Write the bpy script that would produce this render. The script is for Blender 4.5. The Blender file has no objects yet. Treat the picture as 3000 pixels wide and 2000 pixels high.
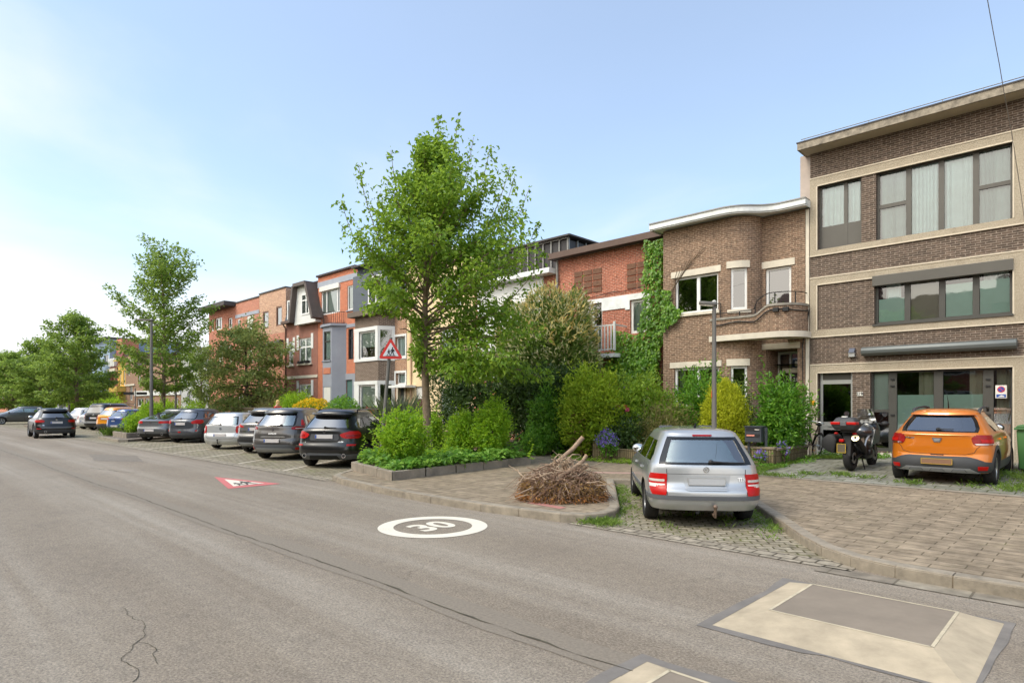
import bpy, bmesh, math, random
import numpy as np
from mathutils import Vector, Matrix, noise
R = math.radians
rnd = random.Random(11)
sc = bpy.context.scene
col = sc.collection
ORG = {}
# ---------------------------------------------------------------- survey of the place (camera height, street axes)
YAW, FPX, HZN, CAMH = R(44.0), 1812.0, 1184.0, 1.8
CA, SA = math.cos(YAW), math.sin(YAW)
def _ray(px, py):
    dx, dy = (px - 1500.0) / FPX, (py - HZN) / FPX
    return (-SA + dx * CA, CA + dx * SA, -dy)
def gp(px, py, z=0.0):
    r = _ray(px, py); t = (z - CAMH) / r[2]
    return Vector((r[0] * t, r[1] * t, z))
def fp(px, py, Y=20.0):
    r = _ray(px, py); t = Y / r[1]
    return (r[0] * t, CAMH + r[2] * t)
def fx(px, Y=20.0): return fp(px, HZN, Y)[0]
def fz(px, py, Y=20.0): return fp(px, py, Y)[1]
# ---------------------------------------------------------------- objects
def tag(o, label=None, cat=None, group=None, kind=None):
    if label: o['label'] = label
    if cat: o['category'] = cat
    if group: o['group'] = group
    if kind: o['kind'] = kind
    return o
def thing(name, label, cat, loc=(0, 0, 0), rz=0.0, group=None, local=False):
    o = bpy.data.objects.new(name, None); col.objects.link(o)
    o.empty_display_size = 0.2
    o.location = loc; o.rotation_euler = (0, 0, rz)
    ORG[o.name] = Vector((0, 0, 0)) if local else Vector(loc)
    return tag(o, label, cat, group)
def copy_tree(o, parent=None):
    c = o.copy(); col.objects.link(c)
    if parent is not None: c.parent = parent
    for ch in list(o.children): copy_tree(ch, c)
    return c
def link(name, me, parent=None, base=True):
    o = bpy.data.objects.new(name, me); col.objects.link(o)
    if parent is not None:
        o.parent = parent; ORG[o.name] = ORG.get(parent.name, Vector((0, 0, 0)))
    return o
def nrm(a):
    n = np.linalg.norm(a, axis=-1, keepdims=True); n[n == 0] = 1
    return a / n
class MB:
    def __init__(self): self.v = []; self.f = []; self.m = []; self.uv = None
    def add(self, vs, fs, m=0):
        k = len(self.v); self.v += [tuple(p) for p in vs]
        for f in fs: self.f.append([i + k for i in f]); self.m.append(m)
        return self
    def box(self, x0, x1, y0, y1, z0, z1, m=0):
        return self.add([(x0,y0,z0),(x1,y0,z0),(x1,y1,z0),(x0,y1,z0),(x0,y0,z1),(x1,y0,z1),(x1,y1,z1),(x0,y1,z1)],
            [(3,2,1,0),(4,5,6,7),(0,1,5,4),(1,2,6,5),(2,3,7,6),(3,0,4,7)], m)
    def obox(self, c, ax, ay, az, m=0):
        c, ax, ay, az = Vector(c), Vector(ax), Vector(ay), Vector(az)
        vs = [c + ax*i + ay*j + az*k for k in (-1,1) for j in (-1,1) for i in (-1,1)]
        return self.add(vs, [(0,2,3,1),(4,5,7,6),(0,1,5,4),(2,6,7,3),(0,4,6,2),(1,3,7,5)], m)
    def quad(self, a, b, c, d, m=0): return self.add([a,b,c,d], [(0,1,2,3)], m)
    def prism(self, poly, lo, hi, fn=None, m=0):
        # poly: 2-D points; fn(u, v, w) -> 3-D; w runs lo..hi
        fn = fn or (lambda u, v, w: (u, v, w)); n = len(poly)
        vs = [fn(u, v, lo) for u, v in poly] + [fn(u, v, hi) for u, v in poly]
        fs = [tuple(range(n-1, -1, -1)), tuple(range(n, 2*n))] + [(i, (i+1) % n, n+(i+1) % n, n+i) for i in range(n)]
        return self.add(vs, fs, m)
    def tube(self, pts, r, n=8, m=0, cap=True):
        pts = [Vector(p) for p in pts]; k = len(pts)
        rs = r if isinstance(r, (list, tuple)) else [r]*k
        vs = []; up = None
        for i, p in enumerate(pts):
            d = (pts[min(i+1, k-1)] - pts[max(i-1, 0)])
            if d.length < 1e-9: d = Vector((0,0,1))
            d.normalize()
            if up is None:
                up = Vector((0,0,1)) if abs(d.z) < .9 else Vector((1,0,0))
            a = d.cross(up)
            if a.length < 1e-6: a = d.orthogonal()
            a.normalize(); b = a.cross(d); up = b
            for j in range(n):
                t = 2*math.pi*j/n
                vs.append(p + a*(math.cos(t)*rs[i]) + b*(math.sin(t)*rs[i]))
        fs = []
        for i in range(k-1):
            for j in range(n):
                fs.append((i*n+j, i*n+(j+1) % n, (i+1)*n+(j+1) % n, (i+1)*n+j))
        if cap: fs += [tuple(range(n-1,-1,-1)), tuple(range((k-1)*n, k*n))]
        return self.add(vs, fs, m)
    def lathe(self, prof, c=(0,0,0), axis='z', n=24, m=0, close=False):
        # prof: (radius, height) pairs along the axis
        c = Vector(c); vs = []
        for r, h in prof:
            for j in range(n):
                t = 2*math.pi*j/n; a, b = r*math.cos(t), r*math.sin(t)
                p = {'z': (a, b, h), 'y': (a, h, b), 'x': (h, a, b)}[axis]
                vs.append(c + Vector(p))
        k = len(prof); fs = []
        for i in range(k if close else k-1):
            i2 = (i+1) % k
            for j in range(n):
                f = (i*n+j, i*n+(j+1) % n, i2*n+(j+1) % n, i2*n+j)
                fs.append(f if axis != 'y' else f[::-1])
        if not close:
            if prof[0][0] > 1e-6: fs.append(tuple(range(n-1,-1,-1)) if axis != 'y' else tuple(range(n)))
            if prof[-1][0] > 1e-6: fs.append(tuple(range((k-1)*n, k*n)) if axis != 'y' else tuple(range(k*n-1, (k-1)*n-1, -1)))
        return self.add(vs, fs, m)
    def ball(self, c, rx, ry=None, rz=None, n=12, m=0, jit=0.0, seed=0):
        ry = ry or rx; rz = rz or rx; k = max(4, n//2); c = Vector(c); vs = []
        def P(i, j):
            a, b = math.pi*i/k, 2*math.pi*j/n
            d = Vector((math.sin(a)*math.cos(b), math.sin(a)*math.sin(b), math.cos(a)))
            s = 1 + (jit*noise.noise(d*2.3 + Vector((seed*3.1, seed, 0))) if jit else 0)
            return c + Vector((d.x*rx*s, d.y*ry*s, d.z*rz*s))
        vs = [P(0,0)] + [P(i,j) for i in range(1,k) for j in range(n)] + [P(k,0)]
        fs = [(0, 1+j, 1+(j+1) % n) for j in range(n)]
        for i in range(k-2):
            for j in range(n):
                a = 1+i*n
                fs.append((a+j, a+n+j, a+n+(j+1) % n, a+(j+1) % n))
        l = len(vs)-1; a = 1+(k-2)*n
        fs += [(l, a+(j+1) % n, a+j) for j in range(n)]
        return self.add(vs, fs, m)
    def sheet(self, fn, nu, nv, m=0):
        vs = [fn(i/nu, j/nv) for j in range(nv+1) for i in range(nu+1)]
        fs = [(j*(nu+1)+i, j*(nu+1)+i+1, (j+1)*(nu+1)+i+1, (j+1)*(nu+1)+i) for j in range(nv) for i in range(nu)]
        return self.add(vs, fs, m)
    def mesh(self, name, mats, org=Vector((0,0,0)), smooth=None, bevel=0.0, uvf=None, fix=True, seg=2):
        me = bpy.data.meshes.new(name)
        me.from_pydata([(p[0]-org[0], p[1]-org[1], p[2]-org[2]) for p in self.v], [], self.f)
        mats = mats if isinstance(mats, (list, tuple)) else [mats]
        for x in mats: me.materials.append(x)
        me.polygons.foreach_set('material_index', self.m)
        if fix or bevel:
            bm = bmesh.new(); bm.from_mesh(me)
            if fix: bmesh.ops.recalc_face_normals(bm, faces=bm.faces)
            if bevel:
                es = [e for e in bm.edges if len(e.link_faces) == 2 and e.calc_face_angle(0) > R(40)]
                bmesh.ops.bevel(bm, geom=es, offset=bevel, segments=seg, affect='EDGES', profile=.5, clamp_overlap=True)
            bm.to_mesh(me); bm.free()
        boxuv(me, org, uvf)
        if smooth is not None:
            me.polygons.foreach_set('use_smooth', [True]*len(me.polygons))
            me.set_sharp_from_angle(angle=R(smooth))
        me.update()
        return me
    def build(self, name, mats, parent=None, smooth=None, bevel=0.0, uvf=None, label=None, fix=True, seg=2):
        if parent is not None: org = ORG.get(parent.name, Vector((0,0,0)))
        else:
            a = np.array(self.v); lo, hi = a.min(0), a.max(0)
            org = Vector(((lo[0]+hi[0])/2, (lo[1]+hi[1])/2, lo[2]))
        o = link(name, self.mesh(name, mats, org, smooth, bevel, uvf, fix, seg), parent)
        if parent is None: o.location = org; ORG[o.name] = org
        if label: o['label'] = label
        return o
def boxuv(me, org, uvf=None):
    uvl = me.uv_layers.new(name='UVMap'); d = uvl.data; vs = me.vertices
    for p in me.polygons:
        n = p.normal; ax = max(range(3), key=lambda i: abs(n[i]))
        for li in p.loop_indices:
            c = vs[me.loops[li].vertex_index].co + org
            if uvf: d[li].uv = uvf(c, n)
            elif ax == 0: d[li].uv = (c.y, c.z)
            elif ax == 1: d[li].uv = (c.x, c.z)
            else: d[li].uv = (c.x, c.y)
def text_mesh(s, size, bold=0.0, ext=0.0):
    cu = bpy.data.curves.new('txt', 'FONT'); cu.body = s; cu.size = size; cu.align_x = 'CENTER'; cu.align_y = 'CENTER'
    cu.offset = bold; cu.extrude = ext
    o = bpy.data.objects.new('txt', cu); col.objects.link(o)
    dg = bpy.context.evaluated_depsgraph_get()
    me = bpy.data.meshes.new_from_object(o.evaluated_get(dg))
    vs = [v.co.copy() for v in me.vertices]; fs = [tuple(p.vertices) for p in me.polygons]
    bpy.data.objects.remove(o); bpy.data.curves.remove(cu); bpy.data.meshes.remove(me)
    return vs, fs
def text_on(mb, s, size, c, u, v, bold=0.0, m=0, sx=1.0):
    vs, fs = text_mesh(s, size, bold); c, u, v = Vector(c), Vector(u), Vector(v)
    mb.add([c + u*(p.x*sx) + v*p.y for p in vs], fs, m)
def carve(obj, cutters):
    # subtract closed solids one by one; a cut that breaks the body is retried tolerant, then left out
    for c in cutters:
        n0 = len(obj.data.vertices); v0 = sum(p.area for p in obj.data.polygons); done = False
        for tol in (False, True):
            md = obj.modifiers.new('cut', 'BOOLEAN'); md.operation = 'DIFFERENCE'; md.solver = 'EXACT'
            md.object = c; md.material_mode = 'TRANSFER'; md.use_self = tol; md.use_hole_tolerant = tol
            bpy.context.view_layer.update(); dg = bpy.context.evaluated_depsgraph_get()
            me = bpy.data.meshes.new_from_object(obj.evaluated_get(dg)); obj.modifiers.clear()
            ar = sum(p.area for p in me.polygons)
            if len(me.vertices) > n0*.6 and ar > v0*.62:
                old = obj.data; me.name = 'body'; obj.data = me; bpy.data.meshes.remove(old); done = True; break
            bpy.data.meshes.remove(me)
        if not done: print('CARVE FAILED', obj.name, c.name)
        bpy.data.objects.remove(c)
    return obj
# ---------------------------------------------------------------- materials
def lin(c):
    if isinstance(c, str):
        c = [int(c[i:i+2], 16)/255 for i in (1,3,5)]
        return [x/12.92 if x <= .04045 else ((x+.055)/1.055)**2.4 for x in c]
    return list(c)[:3]
class NT:
    def __init__(self, name):
        self.m = bpy.data.materials.new(name); self.m.use_nodes = True
        self.t = self.m.node_tree; self.t.nodes.clear()
        self.out = self.n('ShaderNodeOutputMaterial')
    def n(self, typ, **kw):
        x = self.t.nodes.new(typ)
        for k, v in kw.items():
            if k == 'ins':
                for a, b in v.items():
                    if hasattr(b, 'is_output'): self.t.links.new(b, x.inputs[a])
                    else: x.inputs[a].default_value = b
            else: setattr(x, k, v)
        return x
    def l(self, a, b): self.t.links.new(a, b)
    def mixc(self, f, a, b, mode='MIX'):
        x = self.n('ShaderNodeMix', data_type='RGBA', blend_type=mode)
        for i, v in ((0, f), (6, a), (7, b)):
            if hasattr(v, 'is_output'): self.l(v, x.inputs[i])
            else: x.inputs[i].default_value = v if i == 0 else (*lin(v), 1)
        return x.outputs[2]
    def math(self, op, a, b=0.0, c=None, clamp=False):
        x = self.n('ShaderNodeMath', operation=op, use_clamp=clamp)
        for i, v in enumerate((a, b) if c is None else (a, b, c)):
            if hasattr(v, 'is_output'): self.l(v, x.inputs[i])
            else: x.inputs[i].default_value = v
        return x.outputs[0]
    def ramp(self, f, stops):
        x = self.n('ShaderNodeValToRGB'); e = x.color_ramp.elements
        while len(e) < len(stops): e.new(.5)
        for i, (p, c) in enumerate(stops):
            e[i].position = p; e[i].color = (*(lin(c) if not isinstance(c, (int, float)) else (c, c, c)), 1)
        self.l(f, x.inputs[0]); return x.outputs[0]
    def uv(self): return self.n('ShaderNodeTexCoord').outputs['UV']
    def obj(self): return self.n('ShaderNodeTexCoord').outputs['Object']
    def pos(self): return self.n('ShaderNodeNewGeometry').outputs['Position']
    def noise(self, vec, scale, detail=4, rough=.55, out=0, dist=0.0):
        x = self.n('ShaderNodeTexNoise', ins={'Scale': scale, 'Detail': detail, 'Roughness': rough, 'Distortion': dist})
        if vec is not None: self.l(vec, x.inputs['Vector'])
        return x.outputs[out]
    def bump(self, h, strength=.4, dist=.01, nrm=None):
        x = self.n('ShaderNodeBump', ins={'Strength': strength, 'Distance': dist}); self.l(h, x.inputs['Height'])
        if nrm is not None: self.l(nrm, x.inputs['Normal'])
        return x.outputs[0]
    def pbr(self, c, rough=.6, metal=0.0, nrm=None, **kw):
        x = self.n('ShaderNodeBsdfPrincipled')
        for k, v in (('Base Color', c), ('Roughness', rough), ('Metallic', metal)) + tuple(kw.items()):
            k = k.replace('_', ' ')
            if hasattr(v, 'is_output'): self.l(v, x.inputs[k])
            elif k == 'Base Color': x.inputs[k].default_value = (*lin(v), 1)
            else: x.inputs[k].default_value = v
        if nrm is not None: self.l(nrm, x.inputs['Normal'])
        self.l(x.outputs[0], self.out.inputs[0]); return x
_mc = {}
def mat(name, c, rough=.6, metal=0.0, var=.12, vs=3.0, bump=0.0, bs=80.0, **kw):
    if name in _mc: return _mc[name]
    t = NT(name); c = lin(c)
    if var:
        p = t.obj(); f = t.noise(p, vs, 6, .65)
        f = t.ramp(f, [(.3, 0.0), (.7, 1.0)])
        cc = t.mixc(f, [x*(1-var) for x in c], [min(1, x*(1+var)) for x in c])
    else: cc = c; p = None
    nb = None
    if bump: nb = t.bump(t.noise(t.obj(), bs, 3), bump, .004)
    t.pbr(cc, rough, metal, nb, **kw)
    _mc[name] = t.m; return t.m
def brick(name, c1, c2, mortar, bw=.22, bh=.07, ms=.011, rough=.85, var=.25, bump=.5, stain=.2, grime='#2a2520', off=.5, freq=2, dist=0.0, squash=1.0, moss=None, mosslim=(.52,.7), bias=0.0):
    t = NT(name); uv = t.uv(); v = uv
    if dist:
        nn = t.n('ShaderNodeVectorMath', operation='SUBTRACT', ins={0: t.noise(uv, 1/bw*.9, 2, out=1), 1: (.5,.5,.5)})
        sc_ = t.n('ShaderNodeVectorMath', operation='SCALE', ins={0: nn.outputs[0], 'Scale': dist})
        v = t.n('ShaderNodeVectorMath', operation='ADD', ins={0: uv, 1: sc_.outputs[0]}).outputs[0]
    b = t.n('ShaderNodeTexBrick', offset=off, offset_frequency=freq, squash=squash)
    for k, x in (('Scale', 1.0), ('Mortar Size', ms), ('Mortar Smooth', .3), ('Bias', bias), ('Brick Width', bw), ('Row Height', bh)): b.inputs[k].default_value = x
    b.inputs['Color1'].default_value = (*lin(c1), 1); b.inputs['Color2'].default_value = (*lin(c2), 1); b.inputs['Mortar'].default_value = (*lin(mortar), 1)
    t.l(v, b.inputs['Vector'])
    c = b.outputs['Color']
    n1 = t.noise(uv, 2.2/bw, 3, .6)
    c = t.mixc(var, c, t.ramp(n1, [(.25, 0.0), (.75, 1.0)]), 'OVERLAY')
    n2 = t.ramp(t.noise(uv, .55, 5, .6), [(.42, 0.0), (.75, 1.0)])
    c = t.mixc(t.math('MULTIPLY', n2, stain), c, grime)
    mp = t.n('ShaderNodeMapping', ins={'Scale': (2.2, .22, 1)}); t.l(uv, mp.inputs[0])
    c = t.mixc(t.math('MULTIPLY', t.ramp(t.noise(mp.outputs[0], 1.0, 5, .6), [(.5, 0.0), (.78, 1.0)]), stain*1.3), c, grime)
    if moss:
        k = t.ramp(t.noise(uv, 1.3, 6, .7), [(mosslim[0], 0.0), (mosslim[1], 1.0)])
        k2 = t.math('MULTIPLY', k, t.math('ADD', t.math('MULTIPLY', b.outputs['Fac'], .85), .12))
        c = t.mixc(k2, c, moss)
    h = t.math('ADD', t.math('SUBTRACT', 1.0, b.outputs['Fac']), t.math('MULTIPLY', n1, .35))
    t.pbr(c, rough, 0, t.bump(h, bump, .012), Specular_IOR_Level=.25)
    _mc[name] = t.m; return t.m
def leafmat(name, c1, c2, c3=None, trans=.35, rough=.45):
    t = NT(name); g = t.n('ShaderNodeNewGeometry').outputs['Random Per Island']
    st = [(0.0, c1), (.55, c2), (1.0, c3 or c2)]
    c = t.ramp(g, st)
    c = t.mixc(t.math('MULTIPLY', t.noise(t.pos(), 1.1, 2), .55), c, lin(c1))
    p = t.pbr(c, rough, Specular_IOR_Level=.35)
    tr = t.n('ShaderNodeBsdfTranslucent'); t.l(t.mixc(.5, c, [min(1, a*1.6) for a in lin(c3 or c2)]), tr.inputs[0])
    mx = t.n('ShaderNodeMixShader'); mx.inputs[0].default_value = trans
    t.l(p.outputs[0], mx.inputs[1]); t.l(tr.outputs[0], mx.inputs[2]); t.l(mx.outputs[0], t.out.inputs[0])
    _mc[name] = t.m; return t.m
def glassmat(name, tint, refl=.08, trans=True, gl='#ffffff', rough=.02, boost=1.0):
    t = NT(name); g = t.n('ShaderNodeBsdfGlossy'); g.inputs['Roughness'].default_value = rough
    wob = t.bump(t.noise(t.obj(), 1.6, 2), .03, .05); t.l(wob, g.inputs['Normal'])
    g.inputs[0].default_value = (*lin(gl), 1)
    b = t.n('ShaderNodeBsdfTransparent'); b.inputs[0].default_value = (*lin(tint), 1)
    f = t.n('ShaderNodeFresnel'); f.inputs[0].default_value = 1.52
    k = t.math('ADD', t.math('MULTIPLY', f.outputs[0], boost), refl, clamp=True)
    mx = t.n('ShaderNodeMixShader'); t.l(k, mx.inputs[0]); t.l(b.outputs[0], mx.inputs[1]); t.l(g.outputs[0], mx.inputs[2])
    t.l(mx.outputs[0], t.out.inputs[0]); _mc[name] = t.m; return t.m
def paint(name, c, metal=.0, rough=.35, coat=1.0, flake=0.0):
    if name in _mc: return _mc[name]
    t = NT(name); c = lin(c)
    f = t.noise(t.obj(), 2.0, 5, .7)
    dirt = t.math('MULTIPLY', t.ramp(f, [(.45, 0.0), (.8, 1.0)]), .10 if max(c) > .1 else .015)
    cc = t.mixc(dirt, c, '#8d8578')
    t.pbr(cc, rough, metal, None, Coat_Weight=coat, Coat_Roughness=.06)
    _mc[name] = t.m; return t.m
# ---------------------------------------------------------------- leaves
def leafmesh(name, P, A, N, S, mt, ratio=.55, fold=.18, extra=None):
    # P positions, A leaf axis, N leaf normal, S length: one folded leaf of two triangles each
    P, A, N, S = np.asarray(P, float), nrm(np.asarray(A, float)), np.asarray(N, float), np.asarray(S, float)[:, None]
    B = nrm(np.cross(A, N)); N2 = nrm(np.cross(B, A)); n = len(P)
    b = P; t = P + A*S - N2*S*.12
    l = P + A*S*.45 + B*S*ratio*.5 + N2*S*fold; r = P + A*S*.45 - B*S*ratio*.5 + N2*S*fold
    V = np.stack([b, r, t, l], 1).reshape(-1, 3)
    F = (np.arange(n)[:, None]*4 + np.array([0,1,2, 0,2,3])).reshape(-1)
    me = bpy.data.meshes.new(name)
    me.vertices.add(len(V)); me.vertices.foreach_set('co', V.astype(np.float32).reshape(-1))
    me.loops.add(len(F)); me.loops.foreach_set('vertex_index', F.astype(np.int32))
    me.polygons.add(2*n); me.polygons.foreach_set('loop_start', np.arange(0, 6*n, 3, dtype=np.int32))
    try: me.polygons.foreach_set('loop_total', np.full(2*n, 3, dtype=np.int32))
    except Exception: pass
    me.materials.append(mt); me.update(calc_edges=True)
    return me
# ---------------------------------------------------------------- camera, sky, sun
cam = bpy.data.cameras.new('camera'); co = bpy.data.objects.new('camera', cam); col.objects.link(co)
co.location = (0, 0, CAMH); co.rotation_euler = (R(90), 0, YAW)
cam.sensor_width = 36; cam.lens = 36*FPX/3000; cam.shift_y = (HZN-1000)/3000
cam.clip_end = 2000; cam.clip_start = .1
sc.camera = co
SUN_EL, SUN_AZ = 50.0, 248.0          # degrees; azimuth counter-clockwise from +X, where the sun stands
w = bpy.data.worlds.new('World'); sc.world = w; w.use_nodes = True
wt = w.node_tree; wt.nodes.clear()
def wn(t, **k):
    x = wt.nodes.new(t)
    for a, b in k.items(): setattr(x, a, b)
    return x
sky = wn('ShaderNodeTexSky', sky_type='NISHITA', sun_disc=False, sun_elevation=R(SUN_EL), sun_rotation=R(90-SUN_AZ), air_density=1.0, dust_density=1.5, ozone_density=2.0)
tc = wn('ShaderNodeTexCoord')
mp = wn('ShaderNodeMapping'); mp.inputs['Scale'].default_value = (1.0, 1.0, 2.6); wt.links.new(tc.outputs['Generated'], mp.inputs[0])
nz = wn('ShaderNodeTexNoise'); nz.inputs['Scale'].default_value = 1.35; nz.inputs['Detail'].default_value = 7; nz.inputs['Roughness'].default_value = .52; nz.inputs['Distortion'].default_value = .35
wt.links.new(mp.outputs[0], nz.inputs['Vector'])
sep = wn('ShaderNodeSeparateXYZ'); wt.links.new(tc.outputs['Generated'], sep.inputs[0])
def wm(op, a, b, clamp=False):
    x = wn('ShaderNodeMath', operation=op, use_clamp=clamp)
    for i, v in enumerate((a, b)):
        if hasattr(v, 'is_output'): wt.links.new(v, x.inputs[i])
        else: x.inputs[i].default_value = v
    return x.outputs[0]
# cloud cover: thick towards the west end of the street (-X) and low down, thinning overhead to the east
west = wm('MULTIPLY', sep.outputs[0], -.10)
low = wm('MULTIPLY', sep.outputs[2], -1.25)
south = wm('MULTIPLY', sep.outputs[1], -.35)  # extra unseen cloud behind the camera, added to make the skylight less blue
cov = wm('ADD', wm('ADD', wm('ADD', wm('MULTIPLY', nz.outputs[0], 1.65), west), south), wm('ADD', low, .165))
rp = wn('ShaderNodeMapRange', interpolation_type='SMOOTHSTEP'); wt.links.new(cov, rp.inputs[0])
rp.inputs[1].default_value = .36; rp.inputs[2].default_value = .98; rp.inputs[3].default_value = .22; rp.inputs[4].default_value = .98
cl = wn('ShaderNodeMix', data_type='RGBA')
wt.links.new(rp.outputs[0], cl.inputs[0])
blue = wn('ShaderNodeMix', data_type='RGBA', blend_type='MULTIPLY'); blue.inputs[0].default_value = 1.0
wt.links.new(sky.outputs[0], blue.inputs[6]); blue.inputs[7].default_value = (2.05, 2.25, 2.25, 1)
wt.links.new(blue.outputs[2], cl.inputs[6])
nz2 = wn('ShaderNodeTexNoise'); nz2.inputs['Scale'].default_value = 2.6; nz2.inputs['Detail'].default_value = 6; wt.links.new(mp.outputs[0], nz2.inputs['Vector'])
cg = wn('ShaderNodeMix', data_type='RGBA'); wt.links.new(nz2.outputs[0], cg.inputs[0])
cg.inputs[6].default_value = (7.6, 7.8, 8.2, 1); cg.inputs[7].default_value = (9.7, 9.7, 9.8, 1)
wt.links.new(cg.outputs[2], cl.inputs[7])
bg = wn('ShaderNodeBackground'); bg.inputs[1].default_value = .090
# sunward sky behind the camera, brightened and warmed as added fill for the facades
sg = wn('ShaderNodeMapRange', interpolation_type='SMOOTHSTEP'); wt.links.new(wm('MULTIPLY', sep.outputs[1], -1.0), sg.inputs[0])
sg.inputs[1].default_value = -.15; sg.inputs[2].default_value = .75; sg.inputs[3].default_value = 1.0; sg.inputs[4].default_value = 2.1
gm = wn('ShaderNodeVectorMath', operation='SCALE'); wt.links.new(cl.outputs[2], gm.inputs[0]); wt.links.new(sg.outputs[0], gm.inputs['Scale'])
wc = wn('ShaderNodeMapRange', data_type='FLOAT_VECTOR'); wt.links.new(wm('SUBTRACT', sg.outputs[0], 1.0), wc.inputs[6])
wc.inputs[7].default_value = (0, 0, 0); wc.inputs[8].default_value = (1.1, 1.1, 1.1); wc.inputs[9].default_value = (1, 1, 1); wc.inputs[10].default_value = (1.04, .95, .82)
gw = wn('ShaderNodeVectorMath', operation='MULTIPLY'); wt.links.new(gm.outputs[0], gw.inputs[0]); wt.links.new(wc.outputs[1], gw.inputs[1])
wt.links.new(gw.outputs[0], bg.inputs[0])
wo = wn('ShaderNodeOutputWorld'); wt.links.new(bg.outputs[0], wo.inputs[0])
sl = bpy.data.lights.new('sun', 'SUN'); sl.energy = 1.25; sl.angle = R(20); sl.color = (1.0, .92, .78)
so = bpy.data.objects.new('sun', sl); col.objects.link(so)
_d = Vector((math.cos(R(SUN_EL))*math.cos(R(SUN_AZ)), math.cos(R(SUN_EL))*math.sin(R(SUN_AZ)), math.sin(R(SUN_EL))))
so.rotation_euler = (-_d).to_track_quat('-Z', 'Y').to_euler(); so.location = _d*60
vs_ = sc.view_settings; vs_.view_transform = 'Standard'; vs_.look = 'None'; vs_.exposure = 0.53; vs_.gamma = 1; vs_.use_curve_mapping = False
sc.render.engine = 'CYCLES'; cy = sc.cycles
cy.max_bounces = 6; cy.diffuse_bounces = 3; cy.glossy_bounces = 3; cy.transmission_bounces = 6; cy.transparent_max_bounces = 10
cy.use_denoising = True; cy.caustics_reflective = False; cy.caustics_refractive = False
try: cy.denoiser = 'OPENIMAGEDENOISE'
except Exception: pass
# ---------------------------------------------------------------- ground materials
def asphalt():
    t = NT('asphalt'); p = t.pos(); s = t.n('ShaderNodeSeparateXYZ', ins={0: p})
    big = t.noise(p, .35, 6, .6); c = t.ramp(big, [(.3, '#7c7163'), (.7, '#877c6d')])
    # worn wheel tracks run along the street
    wob = t.math('MULTIPLY', t.math('SUBTRACT', t.noise(p, .22, 2), .5), .9)
    yy = t.math('ADD', s.outputs[1], wob)
    trk = t.math('COSINE', t.math('MULTIPLY', t.math('SUBTRACT', yy, 6.6), 3.3))
    strk = t.n('ShaderNodeMapping', ins={'Scale': (.05, 2.2, 1)}); t.l(p, strk.inputs[0])
    sn = t.noise(strk.outputs[0], 1.0, 5, .6)
    f = t.math('MULTIPLY', t.math('MULTIPLY', t.math('ADD', trk, 1), .5), t.ramp(sn, [(.35, 0.0), (.75, 1.0)]))
    c = t.mixc(t.math('MULTIPLY', f, .6), c, '#a9a194')
    pat = t.ramp(t.noise(p, 1.1, 7, .75), [(.52, 0.0), (.72, 1.0)])
    c = t.mixc(t.math('MULTIPLY', pat, .28), c, '#6b635b')
    oil = t.ramp(t.noise(p, 1.9, 4, .55), [(.66, 0.0), (.74, 1.0)]); c = t.mixc(t.math('MULTIPLY', oil, .22), c, '#5c554d')
    fine = t.ramp(t.noise(p, 9, 5, .7), [(.35, 0.0), (.7, 1.0)]); c = t.mixc(.13, c, fine, 'OVERLAY')
    sp = t.ramp(t.noise(p, 48, 6, .85), [(.34, 0.0), (.64, 1.0)])
    c = t.mixc(.62, c, sp, 'OVERLAY')
    vo = t.n('ShaderNodeTexVoronoi', ins={'Scale': 26.0}); t.l(p, vo.inputs['Vector'])
    wsp = t.math('LESS_THAN', vo.outputs['Distance'], .1); c = t.mixc(t.math('MULTIPLY', wsp, .28), c, '#c8c0b4')
    h = t.math('ADD', sp, t.math('MULTIPLY', big, .5))
    # hairline cracks in a few worn places
    cr = t.n('ShaderNodeTexVoronoi', feature='DISTANCE_TO_EDGE', ins={'Scale': .55}); 
    dn = t.n('ShaderNodeVectorMath', operation='ADD', ins={0: p, 1: t.n('ShaderNodeVectorMath', operation='SCALE', ins={0: t.noise(p, 1.6, 5, .7, out=1), 'Scale': .9}).outputs[0]})
    t.l(dn.outputs[0], cr.inputs['Vector'])
    ck = t.math('MULTIPLY', t.math('LESS_THAN', cr.outputs['Distance'], .004), t.ramp(t.noise(p, .42, 3), [(.60, 0.0), (.66, 1.0)]))
    c = t.mixc(t.math('MULTIPLY', ck, .6), c, '#3c3732')
    t.pbr(c, .82, 0, t.bump(h, .35, .006), Specular_IOR_Level=.3); return t.m
M_ASPH = asphalt()
M_TAR = mat('dark_asphalt', '#77716a', .8, var=.3, vs=2.0, bump=.5, bs=70)
M_SEAM = mat('seam_band', '#7e7466', .85, var=.22, vs=38, bump=.4, bs=90)
M_CRACK = mat('crack_fill', '#4d4739', .9, var=.5, vs=9)
M_EARTH = mat('earth', '#5e5348', .95, var=.3, vs=2, bump=.6, bs=20)
M_SOIL = mat('soil', '#4c3c30', .95, var=.35, vs=6, bump=.8, bs=30)
M_PAVE = brick('pavers', '#988974', '#887a66', '#655a49', .45, .185, .008, off=.36, var=.4, bump=.6, stain=.35, grime='#5d5346', moss='#6f7440', mosslim=(.58,.75), dist=.02)
M_PAVE2 = brick('pavement_slabs', '#8a8075', '#7a6e64', '#57503f', .30, .30, .008, var=.45, bump=.4, stain=.4, grime='#5c5044', moss='#6d7040', mosslim=(.6,.76), dist=.02)
M_COB = brick('cobbles', '#9d9482', '#857c69', '#575039', .21, .135, .013, var=.55, bump=.7, stain=.3, grime='#625c48', moss='#6e7738', mosslim=(.50,.68), dist=.05)
M_GUT = brick('gutter_setts', '#a39987', '#8f8575', '#544c3f', .24, .19, .014, var=.5, bump=.8, stain=.3, grime='#6a6458', dist=.03)
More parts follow.
